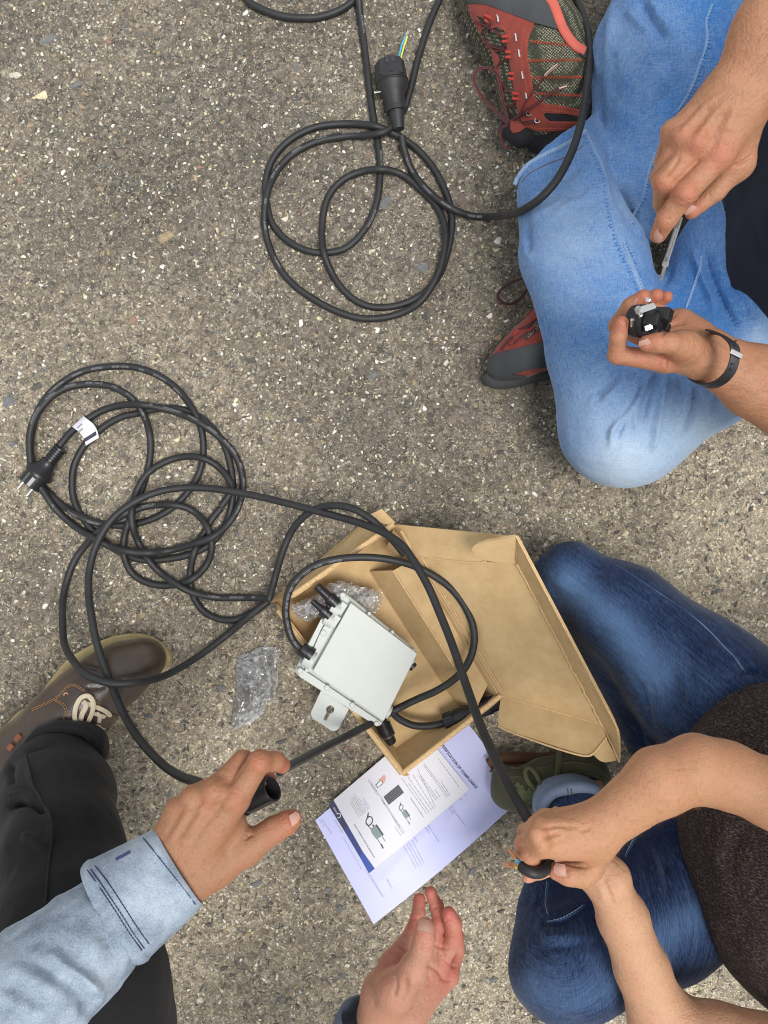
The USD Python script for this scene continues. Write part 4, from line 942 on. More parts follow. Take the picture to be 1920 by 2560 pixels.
# ---------------------------------------------------------------- people
M['skin_tan'] = skin('skin_tan', lin(166, 120, 90), lin(172, 104, 82), lin(126, 82, 58), .25)
M['skin_olive'] = skin('skin_olive', lin(154, 111, 82), lin(166, 100, 76), lin(118, 78, 54), .3)
M['skin_fair'] = skin('skin_fair', lin(190, 148, 116), lin(194, 128, 108), lin(146, 100, 70), .22)
M['skin_fair_tan'] = skin('skin_fair_tan', lin(174, 128, 94), lin(190, 126, 104), lin(132, 88, 58), .25)
M['skin_rosy'] = skin('skin_rosy', lin(172, 126, 102), lin(176, 98, 86), lin(136, 88, 66), .25)
M['nail'] = simple('fingernail', lin(190, 146, 130), 0.28, 0.05, 200, specular_ior_level=0.5)
M['denim_light'] = denim('light_blue_denim', lin(56, 106, 164), lin(204, 220, 228), 0.3, 0.5)
M['denim_dark'] = denim('dark_blue_denim', lin(18, 31, 62), lin(98, 130, 172), 0.0, 0.72, (0.10, 3.6, 1.0), True)
M['denim_cuff'] = denim('denim_wrong_side', lin(80, 94, 116), lin(130, 146, 166), 0.0, 0.5)
M['stitch_pale'] = simple('pale_stitching', lin(142, 164, 186), .8)
M['stitch_navy'] = simple('navy_stitching', lin(36, 44, 82), .8)
M['stitch_brown'] = simple('brown_stitching', lin(96, 72, 56), .8)

def hand_field(lo, hi, h=.0016): return Field(np.asarray(lo) - .01, np.asarray(hi) + .01, h)
class Body:
    """A soft body laid out in the picture: joints are (x, y, z, r) with x, y, r in pixels of a crop, z in metres."""
    def __init__(s, crop, h=.0016): s.c, s.h, s.parts = crop, h, []
    def j(s, q):
        if len(q) == 5: return np.array(q[:3], float), q[3]         # world joint: (x, y, z, r, 0)
        return s.c(q[0], q[1], q[2]), s.c.r(q[3], q[2])
    def add(s, joints, k=.008, kj=None, sj=.018, own=.003, cut=False):
        J = [s.j(q) for q in joints]
        if len(J) == 1: J = J * 2
        s.parts.append(([(a[0], b[0], a[1], b[1]) for a, b in zip(J[:-1], J[1:])], k, kj, J[0][0] if kj else None, sj, own, cut))
        return s
    def build(s):
        pts = np.array([p for B in s.parts for b in B[0] for p in (b[0] - max(b[2:]), b[0] + max(b[2:]), b[1] - max(b[2:]), b[1] + max(b[2:]))])
        f = hand_field(pts.min(0), pts.max(0), s.h)
        for B in s.parts: f.add(B[0], B[1], B[2], B[3], B[4], B[5], B[6])
        return f.mesh()
def patch(V, F, poly, off, t=.0004, div=2, zmin=-9, side=.15):
    """A thin separate piece lying on a body: the part of its upward skin inside a pixel outline, lifted by off."""
    import shapely
    n = vnormals(V, F); q = toPx(V); pg = Polygon(poly).buffer(0); x0, y0, x1, y1 = pg.bounds
    c = q[F].mean(1)
    m = (c[:, 0] > x0 - 6) & (c[:, 0] < x1 + 6) & (c[:, 1] > y0 - 6) & (c[:, 1] < y1 + 6) & (n[F].mean(1)[:, 2] > side) & (V[F].mean(1)[:, 2] > zmin)
    f = F[m]; u, inv_ = np.unique(f, return_inverse=True); v = V[u]; nn = n[u]; f = inv_.reshape(-1, 3)
    for _ in range(div):
        d = np.hstack([v, nn]); d, f = trimesh.remesh.subdivide(d[:, :3], f, vertex_attributes=None) if False else sub4(d, f)
        v, nn = d[:, :3], d[:, 3:]
    c = toPx(v)[f].mean(1); f = f[shapely.contains_xy(pg, c[:, 0], c[:, 1])]
    if not len(f): return None
    u, inv_ = np.unique(f, return_inverse=True); v, nn, f = v[u], nn[u], inv_.reshape(-1, 3)
    nn /= np.maximum(np.linalg.norm(nn, axis=1, keepdims=True), 1e-9)
    top, bot = v + nn * off, v + nn * (off - t)
    e = np.vstack([f[:, [0, 1]], f[:, [1, 2]], f[:, [2, 0]]]); key = np.sort(e, 1)
    _, idx, cnt = np.unique(key, axis=0, return_index=True, return_counts=True); b = e[idx[cnt == 1]]; k = len(v)
    sd = np.vstack([np.stack([b[:, 1], b[:, 0], b[:, 0] + k], 1), np.stack([b[:, 1], b[:, 0] + k, b[:, 1] + k], 1)])
    return trimesh.Trimesh(np.vstack([top, bot]), np.vstack([f, f[:, ::-1] + k, sd]), process=False)
def sub4(v, f):
    e = np.sort(np.vstack([f[:, [0, 1]], f[:, [1, 2]], f[:, [2, 0]]]), 1)
    u, inv_ = np.unique(e, axis=0, return_inverse=True); inv_ = inv_.ravel()
    mid = v[u].mean(1); n = len(f); a, b, c = inv_[:n] + len(v), inv_[n:2 * n] + len(v), inv_[2 * n:] + len(v)
    return np.vstack([v, mid]), np.vstack([np.stack([f[:, 0], a, c], 1), np.stack([f[:, 1], b, a], 1), np.stack([f[:, 2], c, b], 1), np.stack([a, b, c], 1)])
class Surf:
    """Finds the height of a body's top at a pixel."""
    def __init__(s, V, F=None, keep=.035):
        s.keep = keep
        if F is not None:
            n = vnormals(V, F); V = V[n[:, 2] > .02]
        s.V = V; s.q = toPx(V); s.t = cKDTree(s.q)
    def z(s, x, y, r=7.0):
        i = s.t.query_ball_point([x, y], r)
        if not i: i = [s.t.query([x, y])[1]]
        i = np.array(i); top = s.V[i, 2].max(); i = i[s.V[i, 2] > top - s.keep]
        w = 1 / (np.hypot(*(s.q[i] - [x, y]).T) + .3) ** 2
        return float((s.V[i, 2] * w).sum() / w.sum())
    def line(s, pts, lift=.0006, step=4.0):
        l = spline(np.asarray(pts, float), step) if len(pts) > 2 else resample(np.asarray(pts, float), step)
        zz = gaussian_filter1d(np.array([s.z(*p) for p in l]), 1.0, mode='nearest')
        return np.array([P(x, y, z + lift) for (x, y), z in zip(l, zz)])
def stitches(sf, pts, mat, parent, r=.0006, dash=.0028, gap=.0016, lift=.0005, name='stitching'):
    c = resample(sf.line(pts, lift), .0007); n1, n2 = int(dash / .0007), int((dash + gap) / .0007); out = []
    for i in range(0, len(c) - n1, n2): out.append(tube(c[i:i + n1 + 1:2], r, 5))
    if out: obj(name, cat(out), mat, parent, kind='stuff')
def seam(sf, pts, mat, parent, r=.0012, lift=.0004, name='seam', flat=.8, fade=.22):
    c_ = tube(sf.line(pts, lift), r, 7, flat=flat)
    return obj(name, c_, mat, parent, smooth=True, prim={'fade': np.full(len(c_.vertices), fade)})
def puckers(sf, pts, parent, side, mat, gap=9.0, w=3.0, r=.0019, reach=11.0):
    """The short dark puckers that a seam leaves in used denim, all along one side of it."""
    l = spline(np.asarray(pts, float), gap); d = np.gradient(l, axis=0); d /= np.linalg.norm(d, axis=1, keepdims=True); n = np.stack([d[:, 1], -d[:, 0]], 1) * side; out = []
    g_ = np.random.default_rng(len(pts))
    for p, e, q_ in zip(l, n, d):
        k = reach * g_.uniform(.6, 1.25); sh = g_.uniform(-.3, .3)
        c = sf.line([p + e * w, p + e * (w + k * .5) + q_ * k * sh * .5, p + e * (w + k) + q_ * k * sh], -.0002, 2.0)
        rr = r * np.sin(np.linspace(.15, np.pi - .15, len(c))) * g_.uniform(.7, 1.2)
        out.append(tube(c, rr, 6, flat=.35))
    m = cat(out); obj('pucker', m, mat, parent, smooth=True, kind='stuff', prim={'fade': np.full(len(m.vertices), .02)})
def blush(V, spots):
    """Redder skin round the given places (point, reach, strength)."""
    b = np.zeros(len(V))
    for p, r, a in spots: b = np.maximum(b, a * np.exp(-((V - p) ** 2).sum(1) / r ** 2))
    return b
def nail(parent, tip, back, up, w, l, mat=None, r=None):
    """A fingernail: tip = middle of its free edge, back = towards the knuckle, up = outwards; w, l in metres."""
    tip, back, up = (np.asarray(x, float) for x in (tip, back, up)); back = back / np.linalg.norm(back); up = up - back * (up @ back); up /= np.linalg.norm(up); sd = np.cross(back, up)
    nu, nv = 9, 9; u = np.linspace(-1, 1, nu); r = r or w * .62
    th = math.asin(min(.98, w / 2 / r)); G = np.zeros((nv, nu, 3))
    for i, t in enumerate(np.linspace(0, 1, nv)):
        e = math.sqrt(max(0.0, 1 - max(0, (abs(t - .5) - .28) / .22) ** 2)) if abs(t - .5) > .28 else 1.0
        e = .45 + .55 * e
        a = u * th * e
        G[i] = tip + back * (l * t)[..., None] + sd * (r * np.sin(a))[:, None] + up * (r * (np.cos(a) - 1) - .0012 * (2 * t - 1) ** 2)[:, None]
    m = sheet(G, .0006)
    return obj('fingernail', m, mat or M['nail'], parent, smooth=60)
def hairs(parent, V, F, n, length, direction, mat, seed, region=None, rad=.00006):
    r = np.random.default_rng(seed); N = vnormals(V, F)
    idx = np.flatnonzero((N[:, 2] > -.2) & (region(toPx(V)) if region else True))
    idx = r.choice(idx, min(n, len(idx)), replace=False)
    d = np.asarray(direction, float); pts = []
    for i in idx:
        nv = N[i]; t = d - nv * (d @ nv); t /= max(np.linalg.norm(t), 1e-6); t = t + r.normal(0, .35, 3); L = length * r.uniform(.5, 1.2); p = V[i] + r.normal(0, .0004, 3)
        pts += [p, p + nv * L * .28 + t * L * .4, p + nv * L * .30 + t * L]
    c = UsdGeom.BasisCurves.Define(stage, path_of('hair', parent))
    c.CreateTypeAttr('linear'); c.CreateCurveVertexCountsAttr(Vt.IntArray.FromNumpy(np.full(len(idx), 3, np.int32))); c.CreatePointsAttr(Vt.Vec3fArray.FromNumpy(np.array(pts, np.float32)))
    c.CreateWidthsAttr(Vt.FloatArray([rad * 2])); c.SetWidthsInterpolation('constant')
    UsdShade.MaterialBindingAPI.Apply(c.GetPrim()).Bind(mat); tag(c.GetPrim(), kind='stuff')
M['hair_brown'] = simple('arm_hair', lin(120, 84, 56), .5)
PX = Crop(0, 0, 1.0)
def creases(crop, V, F, items):
    return folds(V, F, [([crop.xy(*p) for p in l], w / crop.s, h) for l, w, h in items])

# ======================================================= the sitting man in light jeans, top right
manA = thing('person', 'person sitting cross-legged in light blue jeans and red shoes, holding a screwdriver', 'person')
# --- jeans
jb = Body(PX, .0034)
jb.add([(2050, 430, .17, 190), (1790, -170, .17, 185)], .03)
jb.add([(1790, -170, .17, 185), (1650, 150, .135, 165), (1565, 440, .075, 95), (1590, 575, .055, 52)], .03, own=.02)
jb.add([(1420, 350, .115, 66), (1500, 640, .16, 108), (1590, 900, .155, 112), (1580, 1050, .135, 138)], .03, own=.02)
jb.add([(1352, 398, .110, 66), (1398, 640, .15, 92), (1490, 900, .135, 112), (1545, 1060, .13, 142)], .03, own=.02)
jb.add([(1560, 1062, .135, 146), (1760, 930, .17, 140), (1980, 740, .18, 170)], .03, own=.02)
jb.add([(1712, 800, .14, 110), (1850, 640, .15, 150), (2020, 560, .16, 190)], .03, own=.02)
jb.add([(1236, 395, .11, 92), (1378, 284, .12, 92)], .004, cut=True)
jV, jF = jb.build()
ZA3 = Crop(1400, 600, 3.19); ZA1 = Crop(1100, 0, 2.023)
jfold = []
for l, w, h in [([(730, 1070), (640, 1230), (540, 1380), (430, 1520), (400, 1640)], 26, .007), ([(690, 1110), (590, 1300), (480, 1480), (420, 1600)], 26, -.007), ([(850, 1070), (810, 1300), (770, 1480), (740, 1680)], 24, .006), ([(790, 1060), (700, 1260), (650, 1450)], 40, -.006),
                ([(610, 1340), (600, 1450), (615, 1560)], 14, .003), ([(960, 1080), (940, 1300), (900, 1500)], 36, -.004), ([(1080, 1180), (1070, 1350), (1000, 1580)], 22, -.006), ([(1030, 1180), (1020, 1340)], 18, .004), ([(1250, 1250), (1220, 1390)], 18, -.004),
                ([(560, 1060), (440, 1200), (330, 1280)], 40, .005), ([(480, 1040), (380, 1150), (260, 1240)], 40, -.004), ([(130, 1000), (330, 900), (480, 800)], 60, .003), ([(1130, 110), (1220, 350), (1330, 560), (1430, 720)], 22, -.006), ([(1060, 60), (1150, 330), (1250, 560)], 30, .006), ([(1330, 300), (1450, 520), (1600, 640)], 30, -.006), ([(1230, 80), (1330, 330), (1460, 560)], 26, .005), ([(900, 60), (870, 250), (800, 420)], 34, -.004)]:
    jfold.append(([ZA3.xy(*p) for p in l], w / 3.19 * .85, h * 1.7))
for l, w, h in [([(830, 60), (815, 330), (820, 640)], 24, -.006), ([(870, 0), (855, 300), (850, 560)], 26, .005), ([(1010, 0), (1090, 140), (1130, 210)], 26, -.005), ([(1060, 0), (1120, 100), (1180, 190)], 20, .005), ([(950, 60), (1060, 160)], 26, .004), ([(440, 1110), (560, 1060), (700, 1010)], 34, .004),
                ([(500, 960), (620, 900), (720, 830)], 28, -.003), ([(440, 1140), (445, 1230), (440, 1290)], 20, -.006), ([(395, 1120), (410, 1200), (450, 1300)], 22, .004), ([(860, 760), (900, 960), (1000, 1180)], 30, -.005), ([(900, 200), (930, 420), (900, 620)], 60, .004), ([(1150, 250), (1180, 420), (1120, 560)], 50, -.003), ([(620, 1250), (720, 1290), (840, 1280)], 50, .003)]:
    jfold.append(([ZA1.xy(*p) for p in l], w / 2.023 * .85, h * 1.6))
for l, w, h in [([(735, 1066), (640, 1235), (540, 1380), (435, 1520), (398, 1640)], 13, .0055), ([(700, 1080), (610, 1240), (500, 1400), (415, 1540)], 12, -.0045), ([(850, 1066), (815, 1300), (780, 1480), (750, 1660)], 12, .005), ([(822, 1066), (780, 1280), (745, 1460)], 12, -.004), ([(660, 1180), (610, 1330), (600, 1450), (620, 1560)], 11, .004), ([(1075, 1180), (1060, 1350), (1000, 1560)], 13, -.006), ([(1100, 1190), (1085, 1350), (1030, 1540)], 13, .004), ([(960, 1075), (985, 1200), (975, 1330)], 12, -.003), ([(1245, 1240), (1225, 1390)], 12, -.005), ([(1215, 1230), (1200, 1380)], 11, .003),
                ([(560, 1040), (450, 1130), (330, 1200), (220, 1300)], 16, .003), ([(520, 1060), (400, 1190), (270, 1300)], 16, -.003), ([(1150, 100), (1230, 330), (1340, 560), (1440, 720)], 13, -.006), ([(1110, 90), (1190, 330), (1300, 560), (1400, 740)], 14, .005), ([(1260, 120), (1350, 360), (1470, 580)], 13, -.005), ([(1310, 250), (1420, 480), (1560, 680)], 13, .004)]:
    jfold.append(([ZA3.xy(*p) for p in l], w / 3.19, h))
for l, w, h in [([(825, 120), (812, 400), (822, 660)], 11, -.006), ([(850, 60), (842, 330), (845, 600)], 11, .004), ([(438, 1130), (442, 1230), (440, 1290)], 10, -.007), ([(400, 1150), (425, 1240), (455, 1330)], 12, .004), ([(360, 1110), (380, 1180), (430, 1260)], 10, -.003), ([(470, 1150), (600, 1085), (720, 1010), (790, 940)], 16, .0025), ([(480, 1120), (600, 1050), (720, 970)], 14, -.002), ([(1340, 90), (1352, 190), (1312, 330)], 12, -.003), ([(1300, 60), (1306, 180), (1270, 320)], 14, .003), ([(1050, 60), (1110, 140), (1160, 180)], 10, -.003), ([(980, 1160), (1030, 1200), (1060, 1180)], 10, -.005)]:
    jfold.append(([ZA1.xy(*p) for p in l], w / 2.023, h))
jV = relax(folds(jV, jF, jfold), jF, 2)
jV += vnormals(jV, jF) * ((meshkit.fbm(jV * 34, 3, 2) - .5) * .0035)[:, None]
jV[:, 2] = np.maximum(jV[:, 2], .0015)
q = toPx(jV)
g = lambda cx, cy, r: np.exp(-((q[:, 0] - cx) ** 2 + (q[:, 1] - cy) ** 2) / r ** 2)
fade = .11 + .16 * g(1450, 600, 150) + .55 * g(1570, 1190, 120) + .45 * g(1760, 1090, 100) + .18 * g(1490, 1040, 110) - .12 * g(1720, 760, 130) - .1 * g(1850, 820, 60) + .07 * g(1520, 150, 120) + .3 * g(1900, 850, 60) - .10 * g(1800, 60, 90)
jeans = obj('jeans', (jV, jF), M['denim_light'], manA, smooth=True, prim={'fade': fade})
sj = Surf(jV, jF)
sA = [ZA1.xy(*p) for p in [(735, 668), (790, 780), (840, 900), (862, 1060), (905, 1220), (985, 1400), (1040, 1530)]] + [ZA3.xy(*p) for p in [(500, 20), (560, 150), (640, 340), (690, 450)]]
seam(sj, sA, M['denim_light'], jeans, .0018, -.0004, flat=.7)
stitches(sj, [(x + 3, y - 1) for x, y in sA], M['stitch_pale'], jeans, .0006, .004, .0008); puckers(sj, sA, jeans, -1, M['denim_light'])
sB = [ZA1.xy(*p) for p in [(1375, 20), (1345, 110), (1350, 190), (1310, 330), (1260, 460), (1190, 570)]]
seam(sj, sB, M['denim_light'], jeans, .0018, -.0004, flat=.7); stitches(sj, [(x + 3, y) for x, y in sB], M['stitch_pale'], jeans, .0006, .004, .0008); puckers(sj, sB, jeans, 1, M['denim_light'])
sC = [ZA1.xy(*p) for p in [(1085, 770), (1050, 880), (1020, 1000), (985, 1070), (962, 1130)]]
seam(sj, sC, M['denim_light'], jeans, .0018, -.0004, flat=.7); stitches(sj, [(x + 3, y) for x, y in sC], M['stitch_pale'], jeans, .0006, .004, .0008); puckers(sj, sC, jeans, 1, M['denim_light'])
sD = [ZA1.xy(*p) for p in [(385, 930), (440, 862), (520, 815), (640, 765), (720, 715)]]
seam(sj, [(x + 2, y + 12) for x, y in sD], M['stitch_brown'], jeans, .0007, .0002)
seam(sj, [ZA3.xy(*p) for p in [(1125, 130), (1115, 220), (1080, 330), (1040, 440), (1005, 540)]], M['denim_light'], jeans, .0018, 0); stitches(sj, [ZA3.xy(*p) for p in [(1135, 130), (1125, 220), (1090, 330), (1050, 440), (1012, 540)]], M['stitch_pale'], jeans, .0005)
# hem: the turned edge at the ankle
hem = sj.line([(x, y) for x, y in [ZA1.xy(*p) for p in [(378, 935), (390, 905), (440, 838), (530, 782), (640, 730), (738, 660)]]], .0008)
hm = tube(hem, .0034, 10, flat=.8); obj('hem', hm, M['denim_light'], jeans, smooth=True, prim={'fade': np.full(len(hm.vertices), .34)})
# pocket corner with its double stitching
for k in range(2):
    stitches(sj, [(x + 7 * k, y + 4 * k) for x, y in [ZA1.xy(*p) for p in [(1418, 1000), (1425, 1040), (1440, 1075), (1460, 1090)]]], M['stitch_pale'], jeans, .0008, .004, .0015)
# --- navy top
tb = Body(PX, .006)
b0 = b0A = P(2035, 575, .24)
tb.add([(b0[0], b0[1], .20, .118, 0), (b0[0] + .06, b0[1] + .0, .45, .14, 0), (b0[0] + .10, b0[1] + .0, .62, .14, 0)], .05, own=.03)
tb.add([(b0[0] + .0, b0[1] - .06, .21, .105, 0), (b0[0] + .08, b0[1] - .17, .62, .075, 0)], .05, own=.03)
tb.add([(b0[0] + .0, b0[1] + .10, .22, .105, 0), (b0[0] + .08, b0[1] + .18, .62, .075, 0)], .05, own=.03)
tV, tF = tb.build()
tV += vnormals(tV, tF) * ((meshkit.fbm(tV * 14, 3, 5) - .5) * .012)[:, None]
tV = folds(tV, tF, [([(1860, 520), (1890, 600), (1900, 690)], 12, -.006), ([(1850, 560), (1875, 640), (1890, 720)], 10, .005), ([(1890, 460), (1905, 540), (1915, 640)], 12, .005)])
M['navy_knit'] = simple('navy_jersey', lin(9, 11, 28), .92, .12, 30, .3, 900, sheen_weight=.05)
obj('shirt', (tV, tF), M['navy_knit'], manA, smooth=True)
# --- the arm that holds the screwdriver
Za = Crop(1600, 200, 5.028)
A = Body(Za, .0015)
A.add([(1560, -640, .655, 330), (2500, -2700, .62, 420)], .02).add([(1960, -470, .655, 330), (2900, -2560, .62, 420)], .02)
A.add([(1080, 200, .632, 262), (1560, -640, .655, 330)], .02).add([(1310, 320, .632, 262), (1960, -470, .655, 330)], .02)
A.add([(1080, 200, .632, 262), (420, 660, .613, 128)], .012).add([(1080, 200, .632, 250), (545, 735, .620, 150)], .012)
A.add([(1250, 280, .634, 255), (745, 815, .625, 168)], .012).add([(1310, 330, .634, 255), (1005, 950, .624, 178)], .012)
A.add([(1350, 400, .622, 215), (1240, 1050, .605, 168)], .014).add([(1160, 800, .61, 190), (1150, 1020, .604, 165)], .014)
A.add([(980, 960, .624, 172), (570, 1425, .618, 150), (335, 1745, .602, 128), (232, 1945, .586, 104)], .0022, .012, .018)
A.add([(715, 800, .624, 160), (310, 1285, .611, 146), (300, 1540, .578, 126), (345, 1700, .556, 112)], .0018, .012, .018)
A.add([(520, 725, .619, 146), (265, 1215, .598, 128), (360, 1400, .558, 118), (480, 1500, .54, 105)], .0018, .010, .016)
A.add([(405, 665, .610, 126), (300, 1040, .582, 112), (420, 1240, .55, 104), (540, 1300, .535, 95)], .0018, .010, .016)
A.add([(1240, 1050, .605, 165), (950, 1400, .598, 122), (650, 1655, .590, 92)], .0022, .014, .022)
for x, y, z, r in [(985, 935, .6300, 130), (715, 770, .6330, 118), (520, 700, .6280, 108), (395, 640, .6165, 92), (565, 1420, .6250, 112), (300, 1265, .6200, 100)]:
    A.add([(x, y, z, r)], .008)
aV, aF = A.build()
aV = creases(Za, aV, aF, [([(980, 880), (1080, 640), (1200, 330)], 45, .0012), ([(720, 720), (900, 480), (1120, 220)], 42, .0014), ([(510, 660), (720, 430), (980, 180)], 40, .0013), ([(860, 760), (980, 560), (1080, 400)], 55, -.0016), ([(620, 690), (800, 470), (900, 330)], 50, -.0016), ([(440, 640), (600, 460), (760, 300)], 44, -.0012),
    ([(1180, 1075), (1260, 1050), (1330, 1005), (1400, 955)], 20, -.0024), ([(760, 1000), (690, 1050), (640, 1120)], 20, -.0018), ([(500, 970), (420, 1090), (330, 1210)], 30, -.0018), ([(470, 1360), (560, 1335), (650, 1390)], 14, -.0008), ([(440, 1480), (530, 1530), (650, 1500)], 14, -.0008), ([(450, 1430), (540, 1400), (620, 1440)], 14, -.0006), ([(230, 1350), (300, 1370), (360, 1440)], 13, -.0006), ([(210, 1300), (280, 1320), (340, 1380)], 13, -.0005), ([(280, 1770), (330, 1745), (400, 1770)], 12, -.0005), ([(800, 880), (900, 850), (1020, 900)], 14, -.0005), ([(820, 830), (920, 800), (1040, 840)], 14, -.0004), ([(620, 700), (720, 680), (820, 710)], 13, -.0004), ([(860, 1420), (880, 1480), (870, 1540)], 14, -.0006), ([(1190, 900), (1230, 980), (1190, 1060)], 16, .0008), ([(1250, 850), (1290, 940), (1220, 1050)], 14, -.0006), ([(900, 620), (1040, 600), (1200, 640)], 20, .0007), ([(650, 560), (780, 600), (900, 590)], 20, .0007),
    ([(1200, 200), (1400, 300), (1560, 430)], 14, -.0005), ([(1150, 120), (1350, 200), (1560, 320)], 14, -.0004), ([(1250, 100), (1420, 160), (1590, 240)], 14, .0004)])
aV += vnormals(aV, aF) * ((meshkit.fbm(aV * 150, 3, 4) - .5) * .0008)[:, None]
spots = [(Za(x, y, z), r, a) for x, y, z, r, a in [(980, 950, .64, .018, .7), (700, 790, .64, .016, .6), (510, 720, .63, .014, .5), (560, 1430, .63, .012, .7), (300, 1290, .62, .012, .6), (235, 1950, .59, .014, .7), (330, 1760, .61, .01, .4), (650, 1660, .595, .014, .7)]]
armA = obj('arm', (aV, aF), M['skin_tan'], manA, smooth=True, prim={'blush': blush(aV, spots)})
nA = Za(196, 1990, .5935); nail(armA, Za(172, 2020, .5885), Za(262, 1845, .609) - Za(172, 2020, .5885), [-.35, .05, .9], .0118, .0125)
nail(armA, Za(600, 1712, .5925), Za(740, 1570, .604) - Za(600, 1712, .5925), [.35, -.75, .55], .0105, .0115)
hairs(armA, aV, aF, 700, .008, P(1700, 400, .6) - P(1900, 60, .65), M['hair_brown'], 3, lambda q: (q[:, 1] < 260))
# --- the arm that holds the plug insert, palm up
Zb = Crop(1500, 700, 3.95)
B = Body(Zb, .0015)
B.add([(1090, 690, .445, 172), (1560, 905, .43, 250), (2400, 1330, .40, 330)], .02, own=.01).add([(1025, 815, .445, 172), (1500, 1080, .43, 262), (2300, 1560, .40, 330)], .02, own=.01)
B.add([(1040, 780, .45, 168), (660, 800, .455, 112)], .012).add([(1060, 740, .445, 165), (650, 660, .432, 112)], .012).add([(1070, 700, .44, 165), (700, 530, .420, 115)], .012).add([(1080, 670, .44, 165), (760, 410, .412, 110)], .012)
B.add([(960, 540, .428, 140), (820, 420, .418, 118)], .012)
B.add([(980, 760, .455, 170), (830, 660, .474, 150), (760, 640, .482, 122)], .012, own=.01)
B.add([(640, 806, .455, 108), (170, 738, .460, 92), (180, 560, .476, 82), (212, 425, .486, 70)], .0018, .010, .016)
B.add([(640, 650, .430, 108), (175, 450, .425, 90), (300, 255, .440, 80), (428, 160, .452, 68)], .0018, .010, .016)
B.add([(690, 530, .418, 104), (280, 330, .402, 84), (440, 215, .412, 74), (556, 152, .424, 66)], .0018, .010, .016)
B.add([(740, 420, .410, 98), (450, 290, .395, 74), (575, 215, .402, 66), (658, 168, .412, 60)], .0018, .010, .016)
B.add([(790, 640, .482, 125), (690, 625, .494, 104), (560, 622, .498, 98), (468, 628, .496, 84)], .002, .012, .02)
bV, bF = B.build()
bV = creases(Zb, bV, bF, [([(590, 735), (650, 790), (640, 860)], 14, -.0016), ([(545, 760), (590, 810), (560, 870)], 12, -.0010), ([(350, 700), (350, 760), (330, 800)], 9, -.0011), ([(495, 720), (490, 790), (450, 850)], 9, -.0011), ([(265, 560), (262, 650), (270, 710)], 10, -.0008), ([(600, 560), (700, 450), (850, 425)], 16, -.0022), ([(600, 470), (680, 400), (760, 330)], 12, -.0012), ([(620, 520), (740, 430), (860, 380)], 12, -.0009),
    ([(850, 480), (880, 560), (900, 660)], 10, -.0004), ([(900, 480), (930, 560), (950, 680)], 10, -.0004), ([(1080, 560), (1070, 620), (1120, 700)], 16, .0010), ([(1110, 570), (1100, 640), (1180, 730)], 10, -.0006), ([(1060, 560), (1040, 700), (1080, 820)], 10, -.0005), ([(1150, 620), (1200, 680), (1260, 700)], 14, .0008), ([(400, 690), (480, 700), (560, 690)], 12, -.0006), ([(640, 570), (700, 600), (760, 590)], 12, -.0006)])
bV += vnormals(bV, bF) * ((meshkit.fbm(bV * 150, 3, 6) - .5) * .0007)[:, None]
spots = [(Zb(x, y, z), r, a) for x, y, z, r, a in [(212, 425, .49, .014, .8), (430, 150, .455, .014, .9), (560, 150, .43, .014, .9), (660, 168, .42, .014, .9), (470, 630, .5, .016, .6), (400, 760, .47, .02, .5), (600, 560, .45, .025, .5), (640, 780, .47, .016, .6), (780, 380, .43, .025, .35), (160, 740, .47, .014, .4)]]
armB = obj('arm', (bV, bF), M['skin_tan'], manA, smooth=True, prim={'blush': blush(bV, spots)})
nail(armB, Zb(196, 400, .4905), Zb(172, 500, .486) - Zb(196, 400, .4905), [-.75, 0, .65], .0105, .0115)
nail(armB, Zb(395, 668, .498), Zb(520, 620, .5085) - Zb(395, 668, .498), [-.1, -.75, .65], .0115, .013)
nail(armB, Zb(350, 165, .452), Zb(330, 215, .449) - Zb(350, 165, .452), [-.6, .75, .3], .0100, .0105)
hairs(armB, bV, bF, 1500, .010, P(1760, 950, .45) - P(1900, 880, .43), M['hair_brown'], 4, lambda q: (q[:, 0] > 1780) & (q[:, 1] > 905 - (q[:, 0] - 1780) * .1))
# wristband: a flat strap round the wrist
def ring_on(V, F, crop, pts, zc, name, w, t, mat, parent):
    c = spline([crop(*p) for p in pts], .002); return c
wc = [(1085, 500, .462), (1165, 520, .485), (1260, 570, .502), (1325, 640, .508), (1340, 720, .508), (1330, 800, .507), (1295, 900, .502), (1225, 985, .492), (1130, 1042, .475), (1030, 1052, .455), (930, 1010, .430), (860, 945, .41)]
cw = spline([Zb(*p) for p in wc], .002)
def strap(c, w, t, ax):
    tn, _, _ = frames(c); ax = np.asarray(ax, float); G = []
    for i in range(len(c)):
        a = ax - tn[i] * (ax @ tn[i]); a /= np.linalg.norm(a); n = np.cross(tn[i], a)
        if n[2] < 0: n = -n
        G.append([c[i] - a * w / 2 - n * 0, c[i] - a * w / 4 + n * .0003, c[i] + n * .0004, c[i] + a * w / 4 + n * .0003, c[i] + a * w / 2])
    return sheet(np.array(G), t)
axw = Zb(1560, 990, .43) - Zb(1060, 750, .445)
band = obj('wristband', strap(cw, .0108, .0022, axw), M['plastic_dull'], manA, smooth=50)
for x, y, z in [(1340, 650, .5105), (1338, 605, .507), (1318, 830, .5095), (1300, 885, .506)]:
    p = Zb(x, y, z); obj('hole', lathe(p, p + [.2, -.02, 1.0], [(0, .0013), (.0004, .0013)], 10), M['plastic'], band)
bk = frame(Zb(1345, 728, .5105), axw, [0, 0, 1.0])
obj('buckle', place(rbox([-.0075, -.0008, -.0028], [.0075, .0014, .0028], .0008), bk), M['steel'], band, smooth=30)
kp = cw[-6]; obj('stud', lathe(kp + [0, 0, .001], kp + [0, 0, .01], [(0, .0022), (.0016, .0020), (.002, .0012)], 14), M['steel'], band, smooth=30)

